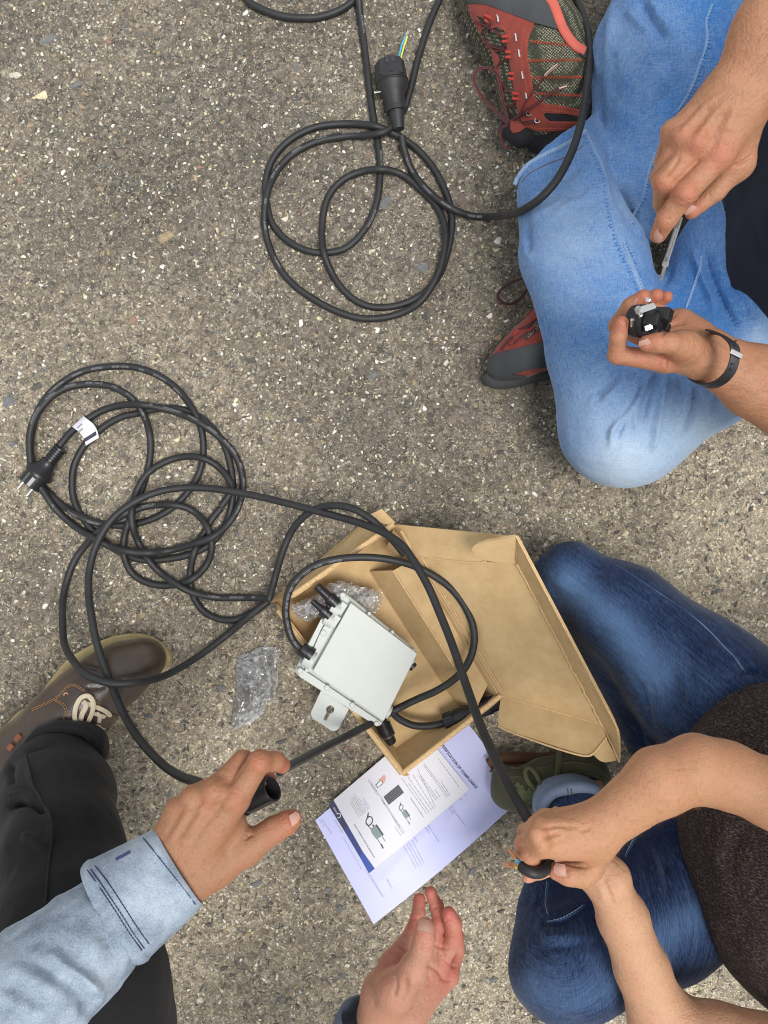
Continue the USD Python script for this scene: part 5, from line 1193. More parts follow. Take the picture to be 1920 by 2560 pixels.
# --- the things he holds
sd = thing('screwdriver', 'clear-handled voltage tester screwdriver pointing down from the pointing hand', 'screwdriver')
M['clear_plastic'] = usdkit.material(stage, LK + 'clear_plastic', {'p': ('principled_bsdf', {'base_color': (.92, .94, .95), 'roughness': .08, 'ior': 1.46, 'transmission_weight': .92})}, [], surface='p.BSDF')
s0, s1, s2 = P(1700, 545, .585), P(1662, 664, .540), P(1653, 702, .527)
dd = (s1 - s0) / np.linalg.norm(s1 - s0); Ls = np.linalg.norm(s1 - s0)
obj('handle', lathe(s0, s1, [(0, .0027), (Ls * .93, .0027), (Ls * .94, .0033), (Ls * .985, .0033), (Ls, .0027)], 8), M['clear_plastic'], sd, smooth=20)
obj('neon_tube', lathe(s0, s1, [(Ls * .2, .0008), (Ls * .80, .0008)], 10), M['steel'], sd, smooth=30)
L2 = np.linalg.norm(s2 - s1)
obj('blade', cat([lathe(s1 - dd * .004, s2, [(0, .0018), (L2 * .8, .0016), (L2 + .002, .0012)], 12)]), M['steel'], sd, smooth=30)
pi_t = thing('plug_insert', 'black plug insert with metal screws held in the upturned palm', 'plug part')
e0 = Zb(372, 405, .478); ea = np.array([.55, -.18, .55]); ea /= np.linalg.norm(ea)
ins_b = obj('core', lathe(e0 - ea * .006, e0 + ea, [(0, .0165), (.006, .0178), (.012, .0178), (.0125, .0160), (.0185, .0160), (.019, .0130), (.028, .0125), (.0285, .0105), (.032, .0100)], 22), M['plastic'], pi_t, smooth=30)
xx = np.cross([0, 0, 1.0], ea); xx /= np.linalg.norm(xx); yy = np.cross(ea, xx)
FB = np.eye(4); FB[:3, 0], FB[:3, 1], FB[:3, 2], FB[:3, 3] = xx, yy, ea, e0
for lo, hi in [((-.004, -.017, .012), (.004, -.009, .031)), ((-.016, -.006, .012), (-.009, .006, .029)), ((.008, -.008, .014), (.016, .004, .034)), ((-.008, .006, .014), (.004, .014, .030)), ((.001, -.003, .026), (.009, .009, .037))]:
    obj('block', place(rbox(lo, hi, .001), FB), M['plastic'], pi_t, smooth=30)
def at_(x, y, z): return Zb(x, y, z)
bar_c = [at_(345, 300, .508), at_(545, 245, .512), at_(560, 275, .508), at_(360, 345, .503)]
M['clamp_grey'] = simple('pale_grey_plastic', lin(176, 178, 180), .5)
cl_ = obj('cord_clamp', slab(rounded(bar_c, .002), .0035), M['clamp_grey'], pi_t)
def screw(h, d, L, rh=.0030, name='screw'):
    d = np.asarray(d, float) / np.linalg.norm(d)
    obj(name, lathe(h, h + d, [(0, rh * .6), (.0006, rh), (.0016, rh), (.003, .0014), (L, .0014)], 14), M['steel'], pi_t, smooth=30)
screw(at_(475, 190, .528), at_(492, 245, .512) - at_(475, 190, .528), .012, .0027)
screw(at_(378, 262, .516), [.2, -.6, -.6], .008, .0026); screw(at_(318, 385, .505), [.1, -.5, -.5], .009, .0022); screw(at_(405, 335, .512), [.1, -.2, -.7], .006, .0024)
for x, y, z in [(478, 468, .500), (480, 515, .488)]:
    obj('terminal', place(rbox([-.0042, -.0030, -.002], [.0042, .0030, .002], .0008), frame(at_(x, y, z), [1, .35, .2], [0, 1, .3])), M['steel'], pi_t, smooth=30)

# ======================================================= the woman-sized figure in dark jeans, right
manB = thing('person', 'person in dark blue jeans and brown knit top, both hands on a cut cable end', 'person')
ZB1 = Crop(1200, 1800, 2.304); ZB4 = Crop(1160, 1280, 2.183)
jb = Body(PX, .0036)
# far thigh and the shin folded under it
jb.add([(1392, 1445, .10, 62), (1430, 1432, .12, 72), (1560, 1530, .15, 118), (1740, 1700, .19, 165), (1960, 1880, .21, 210)], .03, own=.02)
jb.add([(1420, 1470, .09, 60), (1560, 1640, .10, 92), (1680, 1830, .10, 110), (1760, 1900, .11, 120)], .03, own=.02)
jb.add([(1840, 1730, .15, 95), (1960, 1800, .16, 120)], .03)
# near knee, thigh and shin
jb.add([(1395, 2425, .30, 118), (1440, 2400, .31, 132), (1640, 2280, .27, 158), (1900, 2080, .22, 200)], .03, own=.02)
jb.add([(1378, 2420, .29, 80), (1372, 2280, .25, 70), (1400, 2140, .19, 72), (1440, 2055, .14, 74)], .03, own=.02)
jb.add([(1420, 2420, .30, 96), (1460, 2260, .24, 90), (1480, 2120, .18, 84), (1462, 2050, .14, 76)], .03, own=.02)
jV, jF = jb.build()
fo = []
for l, w, h in [([(380, 960), (370, 1040), (390, 1120), (360, 1200)], 22, -.007), ([(330, 960), (320, 1060), (330, 1150)], 22, .006), ([(390, 1160), (470, 1140), (580, 1075)], 12, .0035), ([(390, 1185), (480, 1165), (590, 1105)], 16, -.006), ([(360, 1200), (330, 1260), (340, 1330)], 20, -.008), ([(300, 1300), (420, 1250), (560, 1260)], 30, .004), ([(300, 1350), (420, 1310), (600, 1330)], 26, -.003),
                ([(1010, 640), (1050, 760), (1090, 880)], 18, -.005), ([(950, 680), (990, 800), (1040, 930)], 18, .005), ([(900, 900), (960, 940), (1040, 1060)], 16, -.004)]:
    fo.append(([ZB1.xy(*p) for p in l], w / 2.304, h))
for l, w, h in [([(730, 820), (840, 980), (930, 1180)], 40, -.006), ([(860, 820), (960, 980), (1000, 1180)], 40, .005), ([(960, 900), (990, 1040), (1020, 1200)], 26, -.006), ([(1060, 900), (1090, 1040), (1090, 1180)], 26, .005), ([(1130, 880), (1170, 1000), (1160, 1120)], 26, -.005), ([(1300, 760), (1380, 800), (1460, 870)], 22, -.007), ([(1340, 720), (1420, 770), (1500, 830)], 22, .006), ([(1510, 900), (1540, 870), (1600, 880)], 16, -.010), ([(1540, 960), (1600, 980), (1650, 1010)], 18, -.006), ([(1250, 850), (1320, 900), (1400, 960)], 26, .004)]:
    fo.append(([ZB4.xy(*p) for p in l], w / 2.183, h))
for l, w, h in [([(520, 560), (600, 620), (700, 640)], 12, -.003), ([(770, 900), (870, 1010), (960, 1180), (990, 1280)], 14, -.006), ([(800, 880), (900, 1000), (985, 1180)], 13, .005), ([(900, 860), (985, 1010), (1030, 1190)], 13, -.005), ([(940, 860), (1020, 1000), (1060, 1180)], 13, .004), ([(1050, 880), (1100, 1010), (1110, 1160)], 12, -.005), ([(1180, 860), (1220, 980), (1200, 1100)], 13, .004), ([(1220, 850), (1260, 960), (1250, 1060)], 12, -.004), ([(1280, 730), (1370, 790), (1480, 880)], 12, .004), ([(1260, 760), (1350, 830), (1440, 910)], 12, -.005), ([(1380, 690), (1460, 770), (1530, 850)], 12, -.004), ([(430, 330), (560, 420), (700, 470)], 24, .003), ([(620, 240), (800, 350), (1000, 500), (1200, 650)], 16, -.003), ([(500, 300), (480, 400), (560, 560)], 16, -.002)]:
    fo.append(([ZB4.xy(*p) for p in l], w / 2.183, h))
for l, w, h in [([(300, 1210), (360, 1290), (480, 1300), (620, 1270)], 14, -.004), ([(320, 1180), (380, 1250), (500, 1250)], 13, .004), ([(270, 1230), (290, 1330), (370, 1400), (520, 1420)], 14, .003), ([(350, 1010), (345, 1100), (370, 1190)], 11, -.006), ([(320, 1000), (312, 1100), (330, 1180)], 12, .005), ([(620, 1290), (740, 1250), (800, 1190)], 14, -.003), ([(1000, 700), (1060, 860), (1090, 1020)], 13, -.005), ([(960, 720), (1020, 880), (1060, 1050)], 13, .004), ([(920, 760), (960, 900), (990, 1040)], 12, -.004), ([(1130, 760), (1170, 900), (1200, 1020)], 14, .004)]:
    fo.append(([ZB1.xy(*p) for p in l], w / 2.304, h * 1.2))
jV = relax(folds(jV, jF, fo), jF, 2)
jV += vnormals(jV, jF) * ((meshkit.fbm(jV * 30, 3, 12) - .5) * .0035)[:, None]
jV[:, 2] = np.maximum(jV[:, 2], .0015)
q = toPx(jV)
def lane(pts, r):
    d, _ = polydist(q, np.array(pts, float)); return np.exp(-(d / r) ** 2)
fade = .06 + .58 * lane([(1420, 1455), (1540, 1560), (1640, 1690)], 48) + .14 * lane([(1680, 1640), (1760, 1740)], 50) + .16 * lane([(1560, 1640), (1680, 1800)], 40) + .30 * lane([(1340, 2470), (1420, 2500), (1520, 2470), (1620, 2400)], 52) + .26 * lane([(1640, 2350), (1760, 2270)], 46) + .10 * lane([(1400, 2380), (1500, 2370)], 60) - .10 * lane([(1380, 2150), (1420, 2260)], 60) - .1 * lane([(1560, 2150), (1640, 2120)], 70)  # wash wear, plus shade beneath hands and arms painted in by negative lanes
_g1 = np.array([.80, -.60]); _n1 = np.array([.60, .80]); _c = P(1335, 2245, .3)[:2]; _d = jV[:, :2] - _c; _r = np.hypot(*_d.T)
up_ = q[:, 1] < 1920
grain = np.where(up_[:, None], np.column_stack([jV[:, :2] @ _g1, jV[:, :2] @ _n1 + .12 * (jV[:, :2] @ _g1) ** 2, jV[:, 2] * .3]), np.column_stack([np.arctan2(_d[:, 1], _d[:, 0]) * .12, _r, jV[:, 2] * .3]))
jeansB = obj('jeans', (jV, jF), M['denim_dark'], manB, smooth=True, prim={'fade': fade, 'grain': grain})
sj = Surf(jV, jF)
for pts, r in [([ZB4.xy(*p) for p in [(690, 205), (800, 270), (950, 365), (1100, 465), (1250, 570), (1340, 650), (1410, 725), (1480, 800), (1530, 870)]], .0016), ([ZB1.xy(*p) for p in [(385, 930), (378, 1000), (375, 1060), (392, 1130)]], .0012), ([ZB1.xy(*p) for p in [(390, 1160), (470, 1140), (560, 1090), (600, 1060)]], .0012), ([ZB1.xy(*p) for p in [(930, 600), (880, 690), (830, 790)]], .0012)]:
    stitches(sj, pts, M['stitch_pale'], jeansB, r * .36, .0035, .0009)
    seam(sj, [(x + 4, y + 3) for x, y in pts], M['denim_dark'], jeansB, r, -.0002)
# turned-up cuff
cu = [(1352, 2052, .150), (1352, 2015, .152), (1372, 1985, .154), (1410, 1970, .156), (1455, 1966, .157), (1498, 1980, .154), (1520, 2010, .150), (1510, 2050, .146), (1470, 2075, .144), (1400, 2078, .146)]
cc_ = spline([P(*p) for p in cu] + [P(*cu[0])], .004)
G = []
for i in range(len(cc_)):
    ctr = P(1436, 2030, .15); o = cc_[i] - ctr; o[2] = 0; o /= np.linalg.norm(o)
    G.append([cc_[i] + o * .004 + [0, 0, -.045], cc_[i] + o * .006 + [0, 0, -.012], cc_[i] + o * .005 + [0, 0, .002], cc_[i] - o * .004 + [0, 0, .005], cc_[i] - o * .012 + [0, 0, .0], cc_[i] - o * .016 + [0, 0, -.014]])
cm = sheet(np.array(G), .002)
cuff = obj('trouser_cuff', cm, M['denim_cuff'], manB, smooth=True, prim={'fade': np.full(len(cm.vertices), .4)})
for dx in (-5, 4):
    c = np.array([P(1422 + dx * .9, 1968, .152), P(1424 + dx, 1974, .1625), P(1426 + dx, 1986, .158)]); obj('stitching', tube(c, .0010, 6), M['stitch_brown'], cuff)
# --- knit top
M['brown_knit'] = usdkit.material(stage, LK + 'brown_knit', {'tc': ('texture_coordinate', {}), 'mp': ('mapping', {'rotation': (0, 0, .5), 'scale': (1.0, 2.2, 1.0)}), 'n': ('noise_texture', {'scale': 260.0, 'detail': 3.0, 'roughness': .7}), 'n2': ('noise_texture', {'scale': 18.0, 'detail': 2.0}),
    'r': ('rgb_ramp', {'ramp': [(.40, lin(34, 26, 26)), (.55, lin(62, 50, 48)), (.68, lin(104, 92, 88))]}), 'b': ('bump', {'strength': .7, 'distance': .002}), 'p': ('principled_bsdf', {'roughness': .9, 'specular_ior_level': .2})},
    [('tc.object', 'mp.vector'), ('mp.vector', 'n.vector'), ('n.fac', 'r.fac'), ('r.color', 'p.base_color'), ('n.fac', 'b.height'), ('b.normal', 'p.normal')], surface='p.BSDF')
tb = Body(PX, .006)
tb.add([(2010, 2010, .33, 300), (2065, 2220, .34, 318)], .05, own=.04)
tb.add([(1885, 1850, .27, 112), (2020, 1960, .33, 260)], .05, own=.04)
w0 = P(2080, 2120, .34)
tb.add([(w0[0], w0[1], .34, .15, 0), (w0[0] + .14, w0[1] - .02, .64, .15, 0)], .06, own=.04)
tb.add([(w0[0] + .10, w0[1] + .16, .62, .07, 0), (w0[0] + .10, w0[1] - .2, .62, .07, 0)], .06, own=.04)
tV, tF = tb.build()
tV += vnormals(tV, tF) * ((meshkit.fbm(tV * 16, 3, 15) - .5) * .012)[:, None]
tV = folds(tV, tF, [([ZB1.xy(*p) for p in l], w / 2.304, h) for l, w, h in [([(1180, 560), (1260, 760), (1340, 960)], 34, -.006), ([(1260, 520), (1360, 760), (1420, 1000)], 40, .006), ([(1520, 640), (1450, 760), (1440, 900)], 40, -.006), ([(1400, 1100), (1500, 1250), (1600, 1420)], 40, .005)]])
obj('knit_top', (tV, tF), M['brown_knit'], manB, smooth=True)
# --- right arm: back of the hand up, fist round the cable
Ze = Crop(1260, 1960, 4.608); e_ = Ze.s
def E(x, y): return ((x - 1260) * e_, (y - 1960) * e_)
A = Body(Ze, .0016)
def pxj(x, y, z, r): X, Y = E(x, y); return (X, Y, z, r * e_)
A.add([(1035, 445, .520, 195), pxj(1640, 1935, .53, 60), pxj(1738, 1906, .52, 64), pxj(1815, 1928, .51, 68)], .02, own=.012)
A.add([(1135, 570, .520, 195), pxj(1660, 1972, .53, 58), pxj(1750, 1940, .52, 60), pxj(1820, 1940, .51, 62)], .02, own=.012)
A.add([pxj(1800, 1936, .512, 74), pxj(1935, 1985, .52, 84), pxj(2150, 2090, .54, 100)], .014, own=.01)
A.add([(1030, 430, .520, 190), (475, 405, .505, 105)], .012).add([(1040, 470, .522, 190), (395, 480, .524, 108)], .012).add([(1080, 520, .522, 190), (370, 585, .532, 112)], .012).add([(1120, 580, .520, 190), (450, 705, .534, 112)], .012)
A.add([(1060, 680, .520, 180), (620, 740, .528, 120)], .014)
A.add([(445, 715, .534, 114), (300, 815, .522, 98), (330, 890, .500, 90), (400, 885, .486, 82)], .002, .010, .016)
A.add([(365, 590, .532, 110), (222, 690, .505, 96), (205, 800, .470, 88), (300, 900, .445, 80)], .002, .010, .016)
A.add([(390, 480, .524, 104), (250, 550, .486, 92), (230, 680, .450, 84), (320, 800, .43, 76)], .002, .010, .016)
A.add([(470, 405, .505, 100), (345, 430, .462, 82), (320, 540, .43, 74), (400, 660, .415, 68)], .002, .010, .016)
A.add([(1060, 740, .515, 165), (985, 960, .510, 140), (905, 1050, .512, 124), (735, 1035, .512, 112), (600, 1005, .508, 96)], .0026, .014, .03, own=.008)
for x, y, z, r in [(470, 385, .515, 72), (400, 455, .534, 84), (372, 565, .543, 90), (440, 690, .545, 92)]: A.add([(x, y, z, r)], .008)
aV, aF = A.build()
aV = creases(Ze, aV, aF, [([(520, 650), (700, 590), (860, 640)], 34, .0009), ([(540, 700), (690, 640), (820, 690)], 32, -.0010), ([(400, 560), (640, 520), (900, 560)], 34, .0010), ([(430, 640), (580, 580), (740, 600)], 30, -.0011), ([(420, 470), (640, 450), (900, 470)], 32, .0009), ([(430, 520), (600, 490), (780, 510)], 30, -.0010), ([(870, 550), (930, 530), (990, 515)], 26, -.0016), ([(480, 410), (680, 410), (860, 440)], 28, .0008),
    ([(535, 870), (700, 905), (860, 950), (1040, 965)], 16, -.0024), ([(720, 970), (735, 1040), (725, 1090)], 12, -.0010), ([(310, 770), (280, 820), (270, 860)], 12, -.0006), ([(930, 740), (1060, 780), (1100, 860)], 16, .0006)])
aV += vnormals(aV, aF) * ((meshkit.fbm(aV * 140, 3, 24) - .5) * .0007)[:, None]
spots = [(Ze(x, y, z), r, a) for x, y, z, r, a in [(600, 1005, .51, .016, .9), (310, 830, .52, .016, .7), (230, 740, .51, .014, .7), (440, 700, .54, .014, .35), (390, 900, .49, .014, .9), (740, 900, .53, .02, .35)]]
armE = obj('arm', (aV, aF), M['skin_fair_tan'], manB, smooth=True, prim={'blush': blush(aV, spots)})
nail(armE, Ze(570, 990, .5265), Ze(720, 1015, .534) - Ze(570, 990, .5265), [-.05, .1, 1.0], .0120, .0128)
hairs(armE, aV, aF, 500, .005, P(1560, 2040, .5) - P(1700, 1930, .53), M['hair_brown'], 13, lambda q: (q[:, 0] > 1500) & (q[:, 0] < 1760), .00004)
# --- left arm from below
F_ = Body(Ze, .0016)
F_.add([(1230, 1120, .455, 190), pxj(1560, 2290, .43, 52), pxj(1605, 2420, .41, 57), pxj(1650, 2530, .40, 68), pxj(1670, 2590, .40, 74)], .02, own=.012)
F_.add([(1170, 1180, .455, 176), pxj(1554, 2305, .43, 44), pxj(1604, 2425, .41, 50), pxj(1645, 2540, .40, 60)], .02, own=.012)
F_.add([pxj(1655, 2560, .40, 76), pxj(1800, 2592, .42, 74), pxj(2060, 2660, .46, 90)], .012, own=.01)
F_.add([(1180, 1120, .455, 200), (800, 900, .445, 190), (620, 780, .44, 150)], .014, own=.01).add([(1220, 1050, .455, 190), (980, 860, .45, 190)], .014)
F_.add([(700, 900, .44, 110), (420, 1020, .445, 72), (290, 1060, .452, 66), (270, 1080, .456, 58)], .003, .01, .02)
F_.add([(760, 620, .45, 110), (660, 380, .462, 70), (600, 325, .470, 62)], .003, .01, .02)
fV, fF = F_.build()
fV = creases(Ze, fV, fF, [([(1180, 830), (1300, 900), (1400, 1010)], 16, -.0012), ([(1000, 1100), (1100, 1200), (1150, 1350)], 30, .0010), ([(1180, 1080), (1260, 1220), (1320, 1400)], 26, .0012), ([(1120, 1080), (1200, 1240), (1250, 1400)], 26, -.0010)])
fV += vnormals(fV, fF) * ((meshkit.fbm(fV * 120, 3, 26) - .5) * .0008)[:, None]
spots = [(Ze(270, 1080, .455), .016, .8), (Ze(600, 320, .47), .012, .6)]
armF = obj('arm', (fV, fF), M['skin_fair'], manB, smooth=True, prim={'blush': blush(fV, spots)})
nail(armF, Ze(555, 300, .4775), Ze(640, 330, .4795) - Ze(555, 300, .4775), [-.1, .5, .85], .0085, .009)
hairs(armF, fV, fF, 900, .005, P(1500, 2250, .43) - P(1640, 2500, .40), M['hair_brown'], 14, lambda q: (q[:, 1] > 2240), .00004)
# --- green canvas shoe
Zg = Crop(1220, 1860, 4.879)
M['olive'] = simple('olive_suede', lin(66, 66, 46), .9, .18, 60, .4, 700, sheen_weight=.1)
M['olive_lace'] = simple('olive_lace', lin(84, 86, 58), .85, .1, 200, .3, 900)
M['gum'] = simple('gum_rubber', lin(92, 58, 38), .6, .12, 60)
M['sock_dark'] = simple('dark_sock', lin(14, 15, 20), .95)
shoe = obj('shoe', *((lambda m: (m, M['olive'])) ((lambda b: (b.add([(190, 380, .045, 130), (260, 560, .055, 200), (420, 560, .075, 220), (700, 440, .075, 235), (1000, 360, .070, 215), (1270, 350, .060, 165), (1400, 420, .052, 100)], .02, own=.02), b.build())[1])(Body(Zg, .003)))), manB, smooth=True)
_sv, _sf = (lambda b: (b.add([(190, 380, .045, 130), (260, 560, .055, 200), (420, 560, .075, 220), (700, 440, .075, 235), (1000, 360, .070, 215), (1270, 350, .060, 165), (1400, 420, .052, 100)], .02, own=.02), b.build())[1])(Body(Zg, .003))
ss = Surf(_sv, _sf)
gl = lambda l: [Zg.xy(*p) for p in l]
sl_ = [Zg(20, 250, .020), Zg(80, 215, .022), Zg(200, 190, .026), (Zg(400, 175, .03)), Zg(620, 190, .03), Zg(800, 165, .03), Zg(1000, 130, .028), Zg(1200, 130, .022)]
obj('sole', tube(spline(sl_, .004), .0115, 10, flat=.9), M['gum'], shoe, smooth=60)
obj('sole_line', tube(spline([p + [0, -.009, .008] for p in sl_], .004), .0022, 8), M['brown_wire'], shoe, smooth=60)
for pts, r in [([(240, 300), (420, 290), (640, 290), (860, 240), (1100, 225), (1300, 270), (1480, 410)], .0018), ([(930, 450), (1020, 380), (1150, 350), (1290, 370), (1400, 440), (1440, 500)], .0026), ([(270, 400), (420, 400), (540, 450), (700, 455)], .0016), ([(340, 730), (430, 730), (560, 720)], .0018)]:
    obj('seam', tube(ss.line(gl(pts), .0004), r, 7), M['olive'], shoe, smooth=60)
_p = patch(_sv, _sf, gl([(955, 490), (1020, 430), (1150, 395), (1290, 410), (1380, 470), (1430, 520), (1300, 560), (1000, 560)]), .0012, .002)
if _p is not None: obj('collar_opening', _p, M['sock_dark'], shoe)
for k, pts in enumerate([[(350, 480), (420, 560), (460, 600)], [(430, 510), (400, 560), (400, 620)], [(400, 560), (440, 640), (560, 640)], [(520, 540), (480, 620), (460, 700)], [(560, 580), (520, 640), (500, 680)], [(470, 720), (540, 700), (600, 730)], [(340, 560), (420, 640), (470, 690)]]):
    obj('lace', tube(ss.line(gl(pts), .0022), .0036, 7, flat=.4), M['olive_lace'], shoe, smooth=60)
def hover(sf, pts, lifts, step=.003):
    return spline([P(x, y, sf.z(x, y) + h) for (x, y), h in zip(pts, lifts)], step)
lp = gl([(620, 590), (520, 500), (462, 400), (455, 320), (500, 290), (570, 350), (630, 460), (660, 540)])
obj('lace', tube(hover(ss, lp, [.004, .007, .010, .012, .012, .010, .008, .004]), .0034, 8, flat=.5), M['olive_lace'], shoe, smooth=60)
obj('lace', tube(hover(ss, gl([(870, 90), (862, 200), (850, 330), (830, 470)]), [.002, .003, .003, .003]), .0050, 8, flat=.3), M['olive_lace'], shoe, smooth=60)
anB = Body(Zg, .003); anB.add([(1180, 500, .080, 90), (1300, 530, .085, 92), (1150, 640, .11, 120)], .02, own=.01); av, af = anB.build()
obj('ankle', (av, af), M['skin_fair'], manB, smooth=True, prim={'blush': np.zeros(len(av))})

# ======================================================= the figure at the lower left
manC = thing('person', 'person in black trousers, brown leather shoe and pale denim shirt, at lower left', 'person')
M['black_twill'] = simple('black_twill', lin(15, 15, 17), .9, .3, 26, .5, 1100, sheen_weight=.03)
Zs = Crop(0, 1540, 3.567)
tb = Body(PX, .004)
tb.add([(138, 1940, .165, 108), (150, 2010, .22, 122), (158, 2120, .30, 136), (188, 2320, .38, 178), (215, 2500, .44, 198), (235, 2720, .46, 215)], .03, own=.02)
tb.add([(95, 1960, .155, 90), (110, 2040, .20, 104), (125, 2200, .28, 128)], .03, own=.02)
tb.add([(205, 1925, .15, 50), (226, 1965, .17, 46), (232, 2000, .19, 44)], .02, own=.02)
tV, tF = tb.build()
fo = [([Zs.xy(*p) for p in l], w / 3.567, h * 1.5) for l, w, h in [([(70, 1690), (150, 1655), (260, 1665), (350, 1720)], 18, -.008), ([(70, 1660), (160, 1620), (280, 1640)], 16, .005), ([(560, 1250), (640, 1350), (700, 1500)], 30, .003), ([(880, 1230), (950, 1330), (960, 1450)], 24, .006), ([(840, 1260), (900, 1380), (890, 1520)], 20, -.006), ([(250, 1300), (300, 1500), (420, 1700), (470, 1900), (440, 2150)], 30, .004), ([(60, 1700), (160, 1660), (300, 1680), (400, 1740)], 40, -.012), ([(80, 1620), (200, 1600), (330, 1640)], 40, .008), ([(100, 1320), (90, 1420), (110, 1500)], 26, -.010), ([(230, 1220), (400, 1170), (600, 1160), (860, 1200)], 26, -.008), ([(900, 1250), (930, 1380), (920, 1500)], 34, -.006), ([(700, 1300), (760, 1500), (820, 1800)], 60, .004), ([(560, 1750), (640, 1950), (700, 2150)], 60, -.004), ([(200, 1950), (330, 2000), (420, 2100)], 40, .005)]]
tV = folds(tV, tF, fo)
tV += vnormals(tV, tF) * ((meshkit.fbm(tV * 24, 3, 32) - .5) * .006)[:, None]
trs = obj('trousers', (tV, tF), M['black_twill'], manC, smooth=True)
st_ = Surf(tV, tF)
seam(st_, [Zs.xy(*p) for p in [(230, 1240), (262, 1380), (300, 1520), (400, 1690), (455, 1810), (465, 1960), (440, 2180)]] + [(114, 2270)], M['black_twill'], trs, .0022, .0002)
# the turned-up hem, an open sleeve standing off the ankle
hc = [(40, 1930, .150), (30, 1905, .155), (55, 1880, .160), (75, 1845, .162), (110, 1822, .165), (160, 1814, .165), (205, 1822, .162), (240, 1842, .156), (252, 1870, .150), (248, 1905, .140), (200, 1940, .13), (100, 1955, .13)]
hp = spline([P(*p) for p in hc] + [P(*hc[0])], .005); ctr = P(140, 1900, .15); G = []
for i in range(len(hp)):
    o = hp[i] - ctr; o[2] = 0; o /= np.linalg.norm(o); wv = .0015 * math.sin(i * .9)
    G.append([hp[i] + o * .002 + [0, 0, -.03], hp[i] + o * (.005 + wv) + [0, 0, -.008], hp[i] + o * .003 + [0, 0, .003], hp[i] - o * .005 + [0, 0, .004], hp[i] - o * .014 + [0, 0, -.004], hp[i] - o * .02 + [0, 0, -.02]])
obj('trouser_hem', sheet(np.array(G), .002), M['black_twill'], trs, smooth=60)
# --- brown leather shoe
M['brown_leather'] = simple('brown_leather', lin(62, 49, 39), .36, .3, 22, .4, 600, coat_weight=.25, coat_roughness=.25)
M['crepe'] = simple('cream_crepe_sole', lin(176, 158, 114), .8, .15, 60, .5, 500)
M['cream_lace'] = simple('cream_cotton_lace', lin(206, 192, 166), .9, .08, 200, .5, 1200)
M['tan_thread'] = simple('tan_thread', lin(150, 112, 70), .8)
M['tan_leather'] = simple('tan_leather', lin(124, 72, 44), .6)
sb_ = Body(Zs, .003)
sb_.add([(1300, 378, .050, 176), (1120, 476, .060, 215), (925, 612, .072, 245), (735, 770, .082, 266), (500, 970, .090, 262), (185, 1225, .085, 245), (-70, 1410, .075, 222)], .02, own=.03)
sV, sF = sb_.build()
sV += vnormals(sV, sF) * ((meshkit.fbm(sV * 40, 3, 33) - .5) * .0016)[:, None]
sV = folds(sV, sF, [([Zs.xy(*p) for p in l], w / 3.567, h) for l, w, h in [([(640, 420), (760, 440), (900, 480)], 20, -.003), ([(760, 640), (860, 640), (960, 620)], 22, -.002), ([(1060, 560), (1180, 600), (1300, 600)], 26, -.0016)]])
sho = obj('shoe', (sV, sF), M['brown_leather'], manC, smooth=True)
so = [(1525, 390), (1500, 320), (1440, 255), (1350, 195), (1250, 165), (1120, 165), (1000, 183), (840, 243), (740, 295), (640, 353), (550, 440), (480, 525), (350, 705), (250, 800), (150, 862), (60, 960), (-30, 1060), (-250, 1330), (-250, 1650), (100, 1650), (420, 1450), (700, 1200), (940, 960), (1150, 780), (1400, 580), (1500, 450)]
def lofted(outline, crop, levels):
    V, F = [], []
    for z, grow in levels:
        p = np.array([crop(x, y, .02)[:2] for x, y in outline]); pg = Polygon(p).buffer(grow)
        c = np.array(pg.exterior.coords)[:-1]
        L = LineString(np.vstack([c, c[:1]])); s = np.linspace(0, 1, 160, endpoint=False)
        # start each ring at the point nearest the toe, so that rings line up
        r = np.array([L.interpolate(t, normalized=True).coords[0] for t in s]); k = np.argmin(np.hypot(*(r - p[0]).T)); r = np.roll(r, -k, 0)
        a = np.sum(r[:, 0] * np.roll(r[:, 1], -1) - r[:, 1] * np.roll(r[:, 0], -1))
        if a < 0: r = np.roll(r[::-1], 1, 0)
        V.append(np.column_stack([r, np.full(160, z)]))
    n = 160
    for a in range(len(levels) - 1):
        for i in range(n):
            j = (i + 1) % n; F += [(a * n + i, a * n + j, (a + 1) * n + j), (a * n + i, (a + 1) * n + j, (a + 1) * n + i)]
    V = np.vstack(V); top = len(V); V = np.vstack([V, V[-n:].mean(0), V[:n].mean(0)]); o = (len(levels) - 1) * n
    F += [(top, o + i, o + (i + 1) % n) for i in range(n)] + [(top + 1, (i + 1) % n, i) for i in range(n)]
    return trimesh.Trimesh(V, F, process=False)
obj('sole', lofted(so, Zs, [(.001, -.003), (.004, -.001), (.012, .0), (.020, .0), (.0225, -.0012), (.024, -.003)]), M['crepe'], sho, smooth=40)
obj('welt', lofted(so, Zs, [(.024, -.0065), (.027, -.0055), (.0285, -.0065), (.029, -.009)]), M['crepe'], sho, smooth=40)
ss = Surf(sV, sF); zl = lambda l: [Zs.xy(*p) for p in l]
fp = patch(sV, sF, zl([(640, 600), (720, 640), (800, 700), (960, 850), (1050, 890), (980, 1000), (850, 1120), (500, 1100), (560, 930), (600, 850), (580, 790), (490, 740), (560, 660)]), .0022, .0024)
if fp is not None: obj('facing', fp, M['brown_leather'], sho, smooth=40)
qp = patch(sV, sF, zl([(270, 850), (490, 742), (580, 792), (602, 850), (560, 930), (500, 1000), (150, 1100)]), .0009, .0012)
if qp is not None: obj('quarter', qp, M['brown_leather'], sho, smooth=40)
